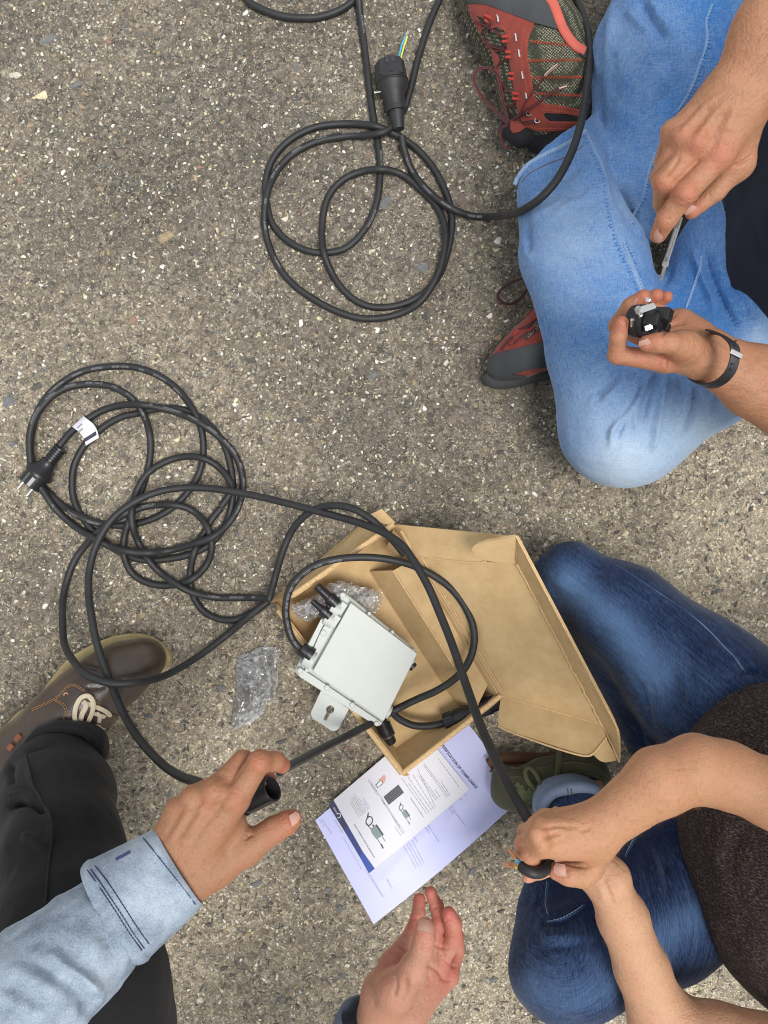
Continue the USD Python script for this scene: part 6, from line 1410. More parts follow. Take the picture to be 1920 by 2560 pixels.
for pts in ([(285, 830), (490, 728), (640, 606), (800, 695), (930, 830)], [(290, 845), (495, 742), (640, 622), (790, 708), (915, 835)], [(500, 745), (575, 790), (600, 850), (565, 920)], [(488, 752), (560, 798), (584, 852), (548, 920)], [(1050, 895), (960, 930), (880, 980)]):
    stitches(ss, zl(pts), M['tan_thread'], sho, .0008, .0030, .0014, .0026)
ey = Zs.xy(590, 700); e3 = P(*ey, ss.z(*ey) + .0014)
obj('eyelet', tube(e3 + .0032 * np.array([[math.cos(t), math.sin(t) * .8, 0] for t in np.linspace(0, 2 * np.pi, 15)]), .0011, 6), M['copper'], sho, smooth=60)
for pts, lf, r in [([(700, 985), (668, 920), (680, 800), (730, 725), (790, 715), (830, 770), (825, 850), (780, 960)], [.006, .010, .013, .014, .014, .013, .011, .007], .0056), ([(715, 960), (730, 880), (765, 800), (740, 760)], [.006, .008, .008, .006], .0062), ([(770, 780), (850, 810), (940, 850), (1010, 925)], [.006, .006, .006, .004], .0056), ([(800, 1000), (860, 985), (935, 1000)], [.005, .006, .005], .0056),
                   ([(840, 870), (900, 890), (935, 905)], [.004, .005, .004], .0050), ([(860, 860), (890, 900), (880, 950)], [.005, .006, .004], .0050)]:
    obj('lace', tube(hover(ss, zl(pts), lf), r * .62, 8, flat=.35), M['cream_lace'], sho, smooth=60)
lz = [Zs(890, 1112, .07), Zs(940, 1122, .066), Zs(1000, 1120, .060)]
obj('lace', tube(spline(lz, .003), .0040, 8, flat=.35), M['cream_lace'], sho, smooth=60)
for (x0, y0, x1, y1) in [(140, 1110, 185, 1060), (75, 1190, 115, 1145)]:
    a_, b_ = Zs.xy(x0, y0), Zs.xy(x1, y1)
    obj('side_lace', tube(ss.line([a_, ((a_[0] + b_[0]) / 2, (a_[1] + b_[1]) / 2), b_], .002), .0048, 8, flat=.5), M['tan_leather'], sho, smooth=60)
# --- the hand
Zc = Crop(380, 1850, 4.1475)
C = Body(Zc, .0015)
C.add([(130, 1170, .505, 225), (-420, 1700, .53, 280), (-1500, 2700, .58, 330)], .02).add([(395, 1450, .505, 225), (-180, 1950, .53, 280), (-1300, 2900, .58, 330)], .02)
C.add([(150, 1150, .505, 222), (262, 735, .503, 124)], .012).add([(200, 1210, .507, 225), (430, 615, .512, 136)], .012).add([(260, 1290, .508, 225), (645, 545, .518, 142)], .012).add([(340, 1370, .508, 220), (860, 620, .517, 146)], .012)
C.add([(380, 1420, .502, 225), (660, 1290, .498, 215), (975, 1130, .495, 160)], .014, own=.01)
C.add([(830, 860, .495, 150), (880, 1010, .492, 130)], .014)
C.add([(860, 612, .517, 150), (1118, 222, .520, 116), (1275, 222, .507, 98), (1352, 262, .494, 84)], .002, .012, .018)
C.add([(645, 545, .518, 142), (942, 225, .498, 117), (1090, 330, .460, 102), (1200, 410, .447, 92)], .0018, .012, .018)
C.add([(430, 615, .512, 136), (720, 440, .478, 112), (900, 540, .445, 102), (1020, 640, .435, 92)], .0018, .010, .016)
C.add([(262, 735, .503, 122), (500, 600, .466, 98), (660, 700, .44, 90), (780, 770, .43, 82)], .0018, .010, .016)
C.add([(975, 1130, .495, 160), (1265, 932, .495, 134), (1395, 862, .494, 118), (1455, 822, .493, 100)], .0026, .014, .025, own=.004)
for x, y, z, r in [(850, 590, .5255, 104), (640, 520, .5265, 104), (425, 590, .5205, 98), (262, 715, .5115, 88), (1112, 232, .5255, 92)]: C.add([(x, y, z, r)], .008)
cV, cF = C.build()
cV = creases(Zc, cV, cF, [([(820, 620), (640, 860), (420, 1200)], 45, .0011), ([(600, 570), (470, 820), (300, 1100)], 42, .0013), ([(410, 630), (300, 860), (170, 1080)], 36, .0011), ([(730, 640), (560, 860), (430, 1040)], 50, -.0014), ([(520, 620), (380, 860), (260, 1040)], 46, -.0014), ([(340, 690), (230, 860), (160, 1000)], 36, -.0010), ([(370, 700), (450, 725), (520, 690)], 20, .0012), ([(780, 480), (850, 410), (950, 270)], 24, -.0018), ([(560, 480), (620, 430), (740, 350)], 22, -.0012),
    ([(985, 1010), (1030, 985), (1050, 1010)], 16, -.0016), ([(960, 1040), (1000, 1010), (1010, 960)], 14, -.0012), ([(560, 1380), (720, 1180), (860, 1000)], 20, .0006), ([(1060, 130), (1110, 180), (1180, 190)], 14, -.0006), ([(1040, 180), (1090, 230), (1180, 230)], 14, -.0006), ([(1230, 870), (1290, 930), (1310, 1010)], 16, -.0006), ([(1200, 900), (1260, 960), (1280, 1040)], 14, -.0005), ([(760, 560), (850, 540), (930, 600)], 14, -.0005), ([(740, 600), (840, 590), (920, 650)], 14, -.0005)])
cV += vnormals(cV, cF) * ((meshkit.fbm(cV * 150, 3, 44) - .5) * .0007)[:, None]
spots = [(Zc(x, y, z), r, a) for x, y, z, r, a in [(1355, 262, .5, .016, 1.0), (1120, 200, .53, .016, .6), (960, 215, .5, .014, .6), (1450, 820, .5, .016, .9), (1290, 960, .5, .014, .4), (860, 600, .53, .014, .35), (640, 520, .53, .013, .35), (430, 600, .52, .012, .3), (1200, 400, .45, .02, 1.0)]]
armC = obj('arm', (cV, cF), M['skin_olive'], manC, smooth=True, prim={'blush': blush(cV, spots)})
nail(armC, Zc(1542, 795, .4985), Zc(1440, 862, .5085) - Zc(1542, 795, .4985), [.5, .1, .85], .0130, .0130)
hairs(armC, cV, cF, 700, .006, P(500, 2050, .5) - P(400, 2150, .5), M['hair_brown'], 23, lambda q: (q[:, 0] < 560), .00005)
# --- sleeve and cuff
M['chambray'] = usdkit.material(stage, LK + 'pale_chambray', {'tc': ('texture_coordinate', {}), 'n1': ('noise_texture', {'scale': 700.0, 'detail': 2.0}), 'n2': ('noise_texture', {'scale': 24.0, 'detail': 5.0, 'roughness': .65}), 'a': ('math', {'math_type': 'multiply_add', 'value2': .5}), 
    'r': ('rgb_ramp', {'ramp': [(.55, lin(108, 120, 134)), (.78, lin(144, 157, 171)), (.98, lin(170, 181, 192))]}), 'b': ('bump', {'strength': .3, 'distance': .0008}), 'p': ('principled_bsdf', {'roughness': .9, 'specular_ior_level': .2})},
    [('tc.object', 'n1.vector'), ('tc.object', 'n2.vector'), ('n1.fac', 'a.value1'), ('n2.fac', 'a.value3'), ('a.value', 'r.fac'), ('r.color', 'p.base_color'), ('n1.fac', 'b.height'), ('b.normal', 'p.normal')], surface='p.BSDF')
sl = Body(PX, .0036)
sl.add([(285, 2285, .532, 108), (200, 2372, .552, 126), (95, 2462, .575, 145), (-90, 2610, .61, 170), (-.53, -.86, .75, .075, 0), (-.40, -1.05, 1.0, .08, 0)], .03, own=.02)
sl.add([(-.40, -1.05, 1.0, .08, 0), (-.05, -1.12, 1.02, .08, 0)], .03, own=.02).add([(-.22, -1.12, 1.0, .12, 0), (-.22, -1.10, .62, .14, 0)], .05)
lV, lF = sl.build()
Zq = Crop(0, 1840, 2.074)
fo = [([Zq.xy(*p) for p in l], w / 2.074 * .85, h * .85) for l, w, h in [([(430, 1240), (500, 1300), (545, 1360)], 12, .006), ([(215, 1140), (300, 1220), (400, 1290), (470, 1380)], 12, -.007), ([(230, 1120), (320, 1200), (420, 1260)], 12, .006), ([(210, 905), (330, 840), (440, 770)], 12, .005), ([(180, 930), (300, 860), (420, 790)], 12, -.004), ([(590, 1080), (640, 1130), (660, 1200)], 11, .005), ([(480, 800), (500, 870), (545, 940)], 10, -.006), ([(0, 1100), (90, 1030), (200, 960)], 14, -.005), ([(350, 1120), (420, 1100), (470, 1060)], 14, -.004), ([(0, 1330), (120, 1380), (240, 1450)], 16, .004), ([(0, 1280), (130, 1340), (240, 1410)], 16, -.004),([(200, 1150), (270, 1220), (350, 1280), (420, 1330)], 30, -.009), ([(240, 1110), (330, 1190), (440, 1260), (520, 1300)], 30, .009), ([(420, 1240), (500, 1330), (520, 1400)], 26, .007), ([(370, 1290), (430, 1380), (440, 1440)], 26, -.007), ([(120, 1060), (200, 960), (330, 860), (420, 790)], 26, .006), ([(90, 1000), (220, 900), (360, 800)], 26, -.006), ([(480, 790), (520, 860), (560, 930)], 20, -.007), ([(440, 800), (490, 890), (540, 960)], 22, .006), ([(30, 1290), (130, 1330), (240, 1400)], 40, -.006), ([(40, 1200), (160, 1260), (270, 1330)], 40, .006), ([(500, 1000), (570, 1080), (640, 1160)], 26, -.004), ([(380, 1000), (460, 1080), (540, 1180)], 40, .005), ([(600, 1080), (640, 1120), (690, 1180)], 22, .005), ([(320, 1400), (400, 1440), (460, 1490)], 26, .006)]]
lV = relax(folds(lV, lF, fo), lF, 4)
lV += vnormals(lV, lF) * ((meshkit.fbm(lV * 40, 3, 52) - .5) * .008)[:, None]
shirt = obj('shirt', (lV, lF), M['chambray'], manC, smooth=True)
# the cuff: a stiff band, open at the wrist
def cuffband(rings, t=.0022, n=150):
    """rings: (centre, across, up, half width, half height) from the sleeve to the wrist; a slightly crushed open tube."""
    G = []
    a = np.linspace(0, 2 * np.pi, n)
    for c, x, y, w, h in rings:
        wob = 1 + .02 * np.sin(3 * a + w * 300)
        G.append(c + (np.cos(a) * wob)[:, None] * x * w + (np.sin(a) * wob)[:, None] * y * h)
    return sheet(np.array(G), t)
cs, ce = P(287, 2283, .532), P(443, 2166, .508)
dv = (ce - cs) / np.linalg.norm(ce - cs); ac = P(506, 2250, .50) - P(381, 2081, .50); ac -= dv * (ac @ dv); ac /= np.linalg.norm(ac); upc = np.cross(ac, dv); upc = upc if upc[2] > 0 else -upc
wS, wE = R(137, .53), R(107, .508)
rg = [(cs - dv * .004, ac, upc, wS * .97, .046), (cs, ac, upc, wS, .0485), (cs + dv * .004, ac, upc, wS * 1.01, .0495)] + [(cs + (ce - cs) * t, ac, upc, wS + (wE - wS) * t, .049 - .012 * t) for t in np.linspace(.1, .97, 26)] + [(ce, ac, upc, wE, .0355), (ce - dv * .001, ac, upc, wE - .003, .033), (ce - dv * .012, ac, upc, wE - .0045, .031)]
cuffm = cuffband(rg)
if cuffm.vertices[:, 2].max() < 0: cuffm.invert()
cf = obj('shirt_cuff', cuffm, M['chambray'], shirt, smooth=50)
sc_ = Surf(cuffm.vertices[cuffm.vertices[:, 2] > ce[2] - .01], None, .004)
for pts in ([(742, 528), (800, 600), (880, 700), (960, 800), (1018, 880)], [(492, 672), (560, 760), (640, 880), (710, 990), (775, 1082)], [(452, 694), (520, 790), (600, 910), (670, 1020), (738, 1115)], [(470, 690), (540, 790), (620, 910), (690, 1020), (750, 1105)]):
    stitches(sc_, [Zq.xy(*p) for p in pts], M['stitch_navy'], cf, .0006, .0030, .0008, .0012)
bh = sc_.line([Zq.xy(600, 640), Zq.xy(640, 620), Zq.xy(675, 600)], .0012)
obj('buttonhole', tube(bh, .0019, 7, flat=.4), M['stitch_navy'], cf, smooth=60)
# --- the socket he holds
hs_ = thing('cable_connector', 'black round cable connector with an open end held in the lower left hand', 'connector')
c1 = Zc(1250, 505, .474); ax_ = np.array([.80, .50, .33]); ax_ /= np.linalg.norm(ax_)
o = c1 - ax_ * .062
obj('shell', lathe(o, c1, [(0, .0085), (.004, .0120), (.016, .0125), (.018, .0128), (.0185, .0138), (.0215, .0138), (.022, .0126), (.0245, .0126), (.025, .0136), (.030, .0140), (.061, .0142), (.062, .0138), (.062, .0122), (.040, .0120), (.040, .003)], 36), M['plastic'], hs_, smooth=35)
for k in range(4):
    a_ = k * np.pi / 2 + .5; x_ = np.cross(ax_, [0, 0, 1.0]); x_ /= np.linalg.norm(x_); y_ = np.cross(ax_, x_); w_ = math.cos(a_) * x_ + math.sin(a_) * y_
    obj('key_rib', tube(np.array([o + ax_ * .031 + w_ * .0142, o + ax_ * .045 + w_ * .0144, o + ax_ * .060 + w_ * .0144]), .0011, 6), M['plastic'], hs_)

# ======================================================= the open hand at the bottom edge
manD = thing('person', 'person reaching in at the bottom edge with an open, half-turned palm and grey-blue cuff', 'person')
Zd = Crop(800, 2160, 3.77)
D = Body(Zd, .0015)
D.add([(560, 1450, .472, 185), (560, 1900, .47, 220), (.02, -.95, .56, .045, 0)], .02, own=.01).add([(740, 1440, .462, 185), (690, 1900, .46, 220)], .02, own=.01)
D.add([(540, 1420, .475, 170), (560, 1180, .478, 140), (672, 945, .470, 104)], .014, own=.01)
D.add([(740, 1430, .465, 185), (1000, 930, .445, 100)], .014).add([(800, 1400, .46, 180), (1120, 930, .435, 92)], .014).add([(840, 1360, .455, 180), (1200, 1050, .425, 105)], .014)
D.add([(600, 1330, .485, 185), (720, 1180, .505, 168), (885, 980, .530, 118)], .014, own=.012)
D.add([(672, 945, .470, 104), (872, 660, .472, 78), (925, 490, .462, 66), (938, 335, .452, 58)], .0022, .012, .02)
D.add([(1000, 930, .445, 90), (1118, 560, .430, 64), (1100, 400, .420, 64), (1040, 268, .418, 55)], .0020, .010, .018)
D.add([(1120, 930, .435, 88), (1262, 700, .436, 86), (1255, 570, .442, 80), (1212, 470, .446, 68)], .0020, .010, .018)
D.add([(1210, 1040, .425, 88), (1292, 820, .41, 70), (1294, 680, .412, 62), (1250, 580, .42, 56)], .0020, .010, .018)
D.add([(885, 980, .530, 118), (965, 790, .540, 100), (985, 690, .543, 98), (992, 600, .543, 92)], .0026, .014, .02, own=.004)
dV, dF = D.build()
dV = creases(Zd, dV, dF, [([(700, 770), (760, 810), (830, 860)], 14, -.0016), ([(810, 660), (840, 660), (875, 665)], 10, -.0009), ([(865, 515), (900, 520), (950, 525)], 10, -.0009), ([(1010, 950), (1100, 1000), (1180, 1100)], 18, -.0020), ([(1150, 820), (1200, 930), (1290, 980)], 14, -.0012), ([(1170, 545), (1220, 545), (1290, 555)], 10, -.0010), ([(1170, 660), (1230, 700), (1300, 715)], 12, -.0014), ([(1080, 760), (1150, 790), (1240, 810)], 14, -.0016), ([(1060, 420), (1100, 405), (1140, 400)], 10, -.0010), ([(930, 760), (980, 770), (1050, 760)], 12, -.0008), ([(920, 790), (980, 800), (1050, 800)], 12, -.0008), ([(950, 830), (1000, 840), (1040, 825)], 10, -.0006),
    ([(740, 1040), (760, 1150), (730, 1260)], 26, .0012), ([(700, 1050), (720, 1150), (690, 1250)], 22, -.0012), ([(860, 1050), (860, 1180), (800, 1330)], 36, .0014), ([(810, 1050), (810, 1180), (760, 1300)], 26, -.0010), ([(560, 1100), (520, 1220), (520, 1360)], 26, -.0010), ([(1010, 1020), (1040, 1100), (1000, 1160)], 20, -.0012), ([(1120, 1080), (1200, 1100), (1250, 1090)], 12, -.0008)])
dV += vnormals(dV, dF) * ((meshkit.fbm(dV * 150, 3, 64) - .5) * .0007)[:, None]
spots = [(Zd(x, y, z), r, a) for x, y, z, r, a in [(938, 330, .455, .02, 1.0), (900, 540, .47, .02, .8), (1040, 260, .42, .02, 1.0), (1110, 480, .43, .02, .9), (1215, 460, .45, .022, 1.0), (1262, 650, .44, .025, .9), (1200, 950, .43, .03, .8), (1100, 1050, .44, .025, .6), (990, 610, .55, .015, .5), (760, 860, .48, .018, .6)]]
armD = obj('arm', (dV, dF), M['skin_rosy'], manD, smooth=True, prim={'blush': blush(dV, spots)})
nail(armD, Zd(998, 515, .5545), Zd(990, 640, .5675) - Zd(998, 515, .5545), [0.02, .12, 1.0], .0138, .0138)
# cuff and sleeve
cD = P(938, 2574, .468)
tiltD = np.array([.30, .80, .10]); tiltD /= np.linalg.norm(tiltD)
acD = np.cross(tiltD, [0, 0, 1.0]); acD /= np.linalg.norm(acD); upD = np.cross(acD, tiltD)
rg = [(cD + tiltD * s, acD, upD, w, h) for s, w, h in [(-.060, .045, .042), (-.03, .046, .043), (-.004, .046, .043), (.004, .045, .042), (.006, .042, .039), (.002, .039, .036), (-.015, .038, .035)]]
M['grey_blue_cloth'] = simple('grey_blue_cloth', lin(96, 108, 124), .9, .15, 60, .4, 900)
slD = Body(PX, .005)
slD.add([(.005, -.90, .50, .045, 0), (.05, -1.05, .62, .055, 0), (.12, -1.22, .95, .07, 0)], .02, own=.02).add([(.12, -1.22, .95, .07, 0), (.40, -1.26, .96, .08, 0)], .02).add([(.28, -1.26, .94, .11, 0), (.28, -1.26, .60, .12, 0)], .04)
vD, fD = slD.build()
shD = obj('shirt', (vD, fD), M['grey_blue_cloth'], manD, smooth=True)
obj('shirt_cuff', cuffband(rg), M['grey_blue_cloth'], shD, smooth=50)

# ---------------------------------------------------------------- heads of the two who sit, above and outside the picture
M['hair_dark'] = simple('short_brown_hair', lin(70, 52, 40), .7, .3, 120, .8, 600)
def head(person, c, fwd, look, hair_len):
    c = np.asarray(c, float); f = np.asarray(fwd, float); f /= np.linalg.norm(f); up = np.array([0, 0, 1.0]) - f * f[2]; up /= np.linalg.norm(up); sd = np.cross(up, f)
    W = lambda x, y, z, r: (*(c + f * x + sd * y + up * z), r, 0)
    b = Body(PX, .003)
    b.add([W(-.02, 0, .035, .078), W(.02, 0, .03, .076)], .02, own=.02).add([W(.035, 0, -.045, .052), W(.045, 0, -.085, .034)], .03, own=.02).add([W(-.03, 0, -.06, .055), W(-.06, 0, -.20, .060)], .03)
    b.add([W(.092, 0, .005, .008), W(.112, 0, -.030, .013)], .012).add([W(.085, -.02, -.062, .010), W(.085, .02, -.062, .010)], .010)
    for s in (-1, 1):
        b.add([W(-.005, s * .078, .0, .018), W(-.012, s * .082, -.03, .012)], .008).add([W(.075, s * .032, .028, .014), W(.06, s * .055, .02, .014)], .014)
        b.add([W(.092, s * .032, .006, .012)], .006, cut=True)
    V, F = b.build(); h = obj('head', (V, F), look, person, smooth=True, prim={'blush': np.zeros(len(V))})
    for s in (-1, 1): obj('eye', place(trimesh.creation.icosphere(2, .0115), frame(W(.079, s * .032, .006, 0)[:3], f, sd)), M['print_white'], h, smooth=True)
    b = Body(PX, .003); b.add([W(-.035, 0, .045, .080), W(.012, 0, .055, .074)], .02, own=.02).add([W(-.05, 0, .0, .068), W(-.055, 0, -.05 - hair_len, .052)], .03, own=.02)
    v, f_ = b.build(); v += vnormals(v, f_) * ((meshkit.fbm(v * 70, 3, 9) - .5) * .008)[:, None]
    obj('hair', (v, f_), M['hair_dark'], h, smooth=True)
head(manA, (b0A[0] + .015, b0A[1] - .01, .94), (-.75, -.1, -.62), M['skin_tan'], 0)
head(manB, (w0[0] + .06, w0[1] + .0, .96), (-.78, .02, -.6), M['skin_fair_tan'], .10)

# ======================================================= red trekking shoes of the man in light jeans
M['red_suede'] = simple('red_suede', lin(132, 54, 42), .85, .22, 45, .5, 700, sheen_weight=.15)
M['red_bright'] = simple('red_webbing', lin(158, 48, 38), .8, .1, 100, .3, 900)
M['orange_stitch'] = simple('orange_stitching', lin(196, 96, 70), .8)
M['rand'] = simple('dark_grey_rubber', lin(58, 60, 62), .75, .18, 30, .25, 400)
M['red_rubber'] = simple('red_rubber', lin(196, 92, 76), .6, .1, 40)
M['black_knit'] = simple('black_mesh', lin(26, 26, 30), .9, .2, 200, .4, 900)
M['lace_dark'] = simple('maroon_lace', lin(50, 32, 36), .8, .15, 300)
M['lace_red'] = simple('red_lace_edge', lin(120, 46, 48), .8)
M['lace_tip'] = simple('clear_lace_tip', lin(210, 180, 170), .3)
M['shoe_mesh'] = usdkit.material(stage, LK + 'khaki_mesh', {'g': ('geometry', {}), 'mp': ('mapping', {'rotation': (0, 0, .7), 'scale': (1.0, 1.0, .3)}), 'v': ('voronoi_texture', {'scale': 300.0, 'randomness': .25}), 'n': ('noise_texture', {'scale': 60.0}),
    'r': ('rgb_ramp', {'ramp': [(.16, lin(176, 172, 150)), (.30, lin(92, 92, 76)), (.6, lin(54, 55, 46))]}), 'b': ('bump', {'strength': .5, 'distance': .001, 'invert': True}), 'p': ('principled_bsdf', {'roughness': .85, 'specular_ior_level': .2})},
    [('g.position', 'mp.vector'), ('mp.vector', 'v.vector'), ('v.distance', 'r.fac'), ('r.color', 'p.base_color'), ('v.distance', 'b.height'), ('b.normal', 'p.normal')], surface='p.BSDF')
Zr = Crop(1160, 0, 4.879); zr = lambda l: [Zr.xy(*p) for p in l]
b = Body(Zr, .0026)
b.add([(500, -260, .060, 560), (610, 130, .062, 520), (900, 620, .066, 540), (1050, 1100, .066, 560), (1120, 1330, .064, 440)], .02, own=.03)
rV, rF = b.build(); rV[:, 2] = np.maximum(rV[:, 2], .002)
rV = folds(rV, rF, [([Zr.xy(*p) for p in l], w / 4.879, h) for l, w, h in [([(250, 240), (400, 560), (520, 900), (600, 1240)], 120, -.005), ([(700, 330), (760, 640), (840, 1000)], 70, .002)]])
shoeR = obj('shoe', (rV, rF), M['shoe_mesh'], manA, smooth=True)
sr = Surf(rV, rF)
def panel(name, pts, off, mat, parent, **k):
    m = patch(k.pop('V', rV), k.pop('F', rF), pts, off, .0016)
    return obj(name, m, mat, parent, smooth=45) if m is not None else None
ey_ = panel('eyestay', zr([(60, 40), (310, 60), (560, 170), (862, 292), (800, 430), (775, 560), (780, 720), (835, 1000), (862, 1190), (940, 1250), (1200, 1290), (1460, 1345), (1460, 1425), (1240, 1385), (990, 1372), (972, 1410), (1040, 1472), (1420, 1482), (1520, 1470), (1540, 1590), (900, 1592), (760, 1545), (690, 1430), (640, 1250), (590, 900), (555, 720), (500, 380), (430, 330), (330, 340), (240, 210), (150, 190), (60, 120)]), .0022, M['red_suede'], shoeR)
panel('lace_edge', zr([(120, 100), (230, 330), (200, 430), (270, 500), (350, 590), (430, 690), (440, 900), (500, 1180), (460, 1180), (400, 900), (340, 620), (240, 500), (170, 340), (70, 150)]), .0018, M['red_suede'], shoeR)
rand = panel('toe_rand', zr([(-60, -60), (1060, -60), (1130, 130), (1185, 390), (1000, 330), (862, 292), (560, 170), (300, 62), (100, 38), (-60, 10)]), .0032, M['rand'], shoeR)
panel('heel_rand', zr([(1180, 380), (1240, 450), (1330, 600), (1440, 700), (1500, 720), (1500, 600), (1330, 480), (1200, 300)]), .0026, M['rand'], shoeR)
panel('black_panel', zr([(975, 1374), (1240, 1392), (1425, 1435), (1425, 1470), (1050, 1472), (1010, 1440)]), .0012, M['black_knit'], shoeR)
stp = [Zr(1085, -60, .070), Zr(1135, 60, .070), Zr(1185, 200, .070), Zr(1245, 350, .072), Zr(1325, 480, .076), Zr(1410, 575, .078), Zr(1490, 630, .078)]
stq = sr.line([Zr.xy(*p) for p in [(1035, -40), (1095, 60), (1150, 200), (1205, 340), (1275, 455), (1360, 555), (1470, 625)]], .0045)
obj('midsole_stripe', tube(stq, .0075, 12, flat=.5), M['red_rubber'], shoeR, smooth=60)
obj('sole', tube(spline([p + [.004, .004, -.024] for p in stp], .004), .016, 12, flat=.9), M['rand'], shoeR, smooth=60)
for y0, y1, x0, x1 in [(505, 552, 815, 1280), (742, 728, 790, 1430), (948, 940, 830, 1445), (1140, 1168, 885, 1465)]:
    n = int((x1 - x0) / 9); zz = [(x0 + (x1 - x0) * i / n, y0 + (y1 - y0) * i / n + (16 if i % 2 else -16)) for i in range(n + 1)]
    l = np.array([P(*Zr.xy(*p), sr.z(*Zr.xy(*p)) + .0009) for p in zz]); obj('zigzag_stitching', tube(l, .00085, 5), M['orange_stitch'], shoeR)
for pts in ([(850, 320), (780, 470), (765, 600), (775, 730), (825, 1000), (855, 1190), (945, 1262), (1200, 1305), (1450, 1355)], [(735, 330), (700, 520), (700, 720), (750, 1000), (790, 1200)], [(760, 1530), (900, 1565), (1200, 1570), (1420, 1572)], [(1050, 1490), (1250, 1495), (1410, 1492)], [(960, 1350), (1100, 1352), (1300, 1375)], [(330, 330), (430, 318), (520, 380), (570, 470)]):
    stitches(sr, zr(pts), M['orange_stitch'], shoeR, .0006, .0026, .0014, .0026)
for (x, y, a) in [(300, 240, -.5), (520, 475, .1), (560, 668, 0), (600, 935, -.1), (645, 1178, -.15)]:
    for dy in (-34, 28):
        c = Zr.xy(x, y + dy); z = sr.z(*c) + .0035; d0 = np.array([math.cos(a), math.sin(a), -.12 * 0])
        obj('lace_loop', place(rbox([-.0075, -.0022, -.0012], [.0075, .0022, .0012], .0009), frame(P(*c, z), d0, [0, 1, 0])), M['red_bright'], shoeR, smooth=30)
    c = Zr.xy(x + 112, y - 20); obj('reflective_bar', place(rbox([-.0012, -.006, -.0006], [.0012, .006, .0006], .0004), frame(P(*c, sr.z(*c) + .003), [1, .15, 0], [0, 1, 0])), M['clamp_grey'], shoeR)
for x, y in [(790, 1382), (893, 1470)]:
    c = Zr.xy(x, y); p = P(*c, sr.z(*c) + .003)
    obj('eyelet', tube(p + .0040 * np.array([[math.cos(t), math.sin(t), 0] for t in np.linspace(0, 2 * np.pi, 19)]), .0011, 6), M['steel'], shoeR, smooth=60)
    obj('eyelet_hole', lathe(p - [0, 0, .001], p, [(0, .0032), (.0006, .0032)], 14), M['black_knit'], shoeR)
# tongue, collar and sock
cb2 = Body(Zr, .0026); cb2.add([(560, 1580, .062, 125), (700, 1650, .066, 130), (860, 1660, .066, 100)], .015, own=.01); v_, f_ = cb2.build(); obj('tongue', (v_, f_), M['black_knit'], shoeR, smooth=True)
panel('tongue_tab', zr([(570, 1480), (690, 1470), (750, 1560), (680, 1610), (600, 1625), (565, 1570)]), .002, M['red_suede'], shoeR, V=v_, F=f_)
so_ = Body(Zr, .0026); so_.add([(900, 1680, .060, 170), (1100, 1720, .064, 200), (1180, 1850, .08, 240)], .02, own=.01); v2_, f2_ = so_.build(); obj('sock', (v2_, f2_), M['sock_dark'], manA, smooth=True)
def lace(pts, lifts, parent, sf, zf, r=.0021, tips=()):
    c = hover(sf, zf(pts), lifts, .002)
    o = obj('lace', tube(c, r, 8, flat=.6), M['lace_dark'], parent, smooth=60)
    t, n, bb = frames(c)
    for s in (-1, 1): obj('lace_edge', tube(c + bb * s * r * .82 + n * r * .25, r * .26, 6), M['lace_red'], o, smooth=60)
    if tips: obj('lace_tip', tube(c[-int(len(c) * tips[0]):], r * .95, 8), M['lace_tip'], o, smooth=60)
lace([(540, 1530), (470, 1440), (300, 1270), (180, 1120), (120, 960), (160, 860), (260, 825), (350, 860), (430, 960), (455, 1120), (490, 1300), (545, 1500)], [.008, .006, -.01 + .02, .02, .02, .02, .02, .018, .014, .010, .008, .008], shoeR, sr, zr)
lace([(560, 1470), (660, 1420), (770, 1220), (900, 1040), (1010, 900), (1140, 790)], [.006, .008, .009, .010, .010, .008], shoeR, sr, zr, tips=(.22,))
lace([(580, 1470), (700, 1390), (850, 1290), (1000, 1180), (1130, 1100), (1250, 1055)], [.006, .007, .008, .009, .008, .006], shoeR, sr, zr, tips=(.14,))
lace([(540, 1500), (650, 1500), (780, 1490), (890, 1470)], [.006, .005, .005, .003], shoeR, sr, zr)
lace([(560, 1480), (640, 1440), (720, 1410), (790, 1385)], [.006, .005, .004, .003], shoeR, sr, zr)
for pts in ([(140, 255), (260, 310), (330, 350), (460, 440)], [(250, 440), (300, 330), (330, 290), (290, 250)], [(230, 480), (330, 560), (470, 600), (540, 640)], [(400, 820), (450, 760), (530, 710), (560, 690)], [(440, 980), (500, 1060), (560, 1120), (640, 1170)], [(540, 1330), (590, 1270), (640, 1220)], [(380, 620), (470, 600), (520, 500)]):
    lace(pts, [.004] * len(pts), shoeR, sr, zr, .0017)
lace([(520, 1530), (460, 1560), (450, 1680), (500, 1790), (560, 1800)], [.01, .012, .02, .03, .02], shoeR, sr, zr, .0018)
# the other shoe, half under the leg
Zt = Crop(1100, 600, 4.1475); zt = lambda l: [Zt.xy(*p) for p in l]
b = Body(Zt, .0026)
b.add([(640, 1300, .048, 140), (820, 1200, .056, 190), (1050, 1050, .060, 240), (1300, 800, .060, 260), (1600, 500, .050, 230), (1980, 200, .05, 210)], .02, own=.03)
uV, uF = b.build(); uV[:, 2] = np.maximum(uV[:, 2], .002)
shoe2 = obj('shoe', (uV, uF), M['red_suede'], manA, smooth=True); su = Surf(uV, uF)
panel('toe_rand', zt([(460, 1400), (540, 1205), (640, 1165), (840, 1115), (1080, 1050), (1180, 1020), (1200, 1300), (1150, 1290), (900, 1340), (740, 1385), (900, 1400), (700, 1470), (540, 1480)]), .003, M['rand'], shoe2, V=uV, F=uF)
obj('midsole_stripe', tube(spline([Zt(745, 1385, .040), Zt(860, 1375, .044), Zt(980, 1345, .044), Zt(1100, 1312, .042), Zt(1250, 1270, .038)], .004), .0062, 10, flat=.7), M['red_rubber'], shoe2, smooth=60)
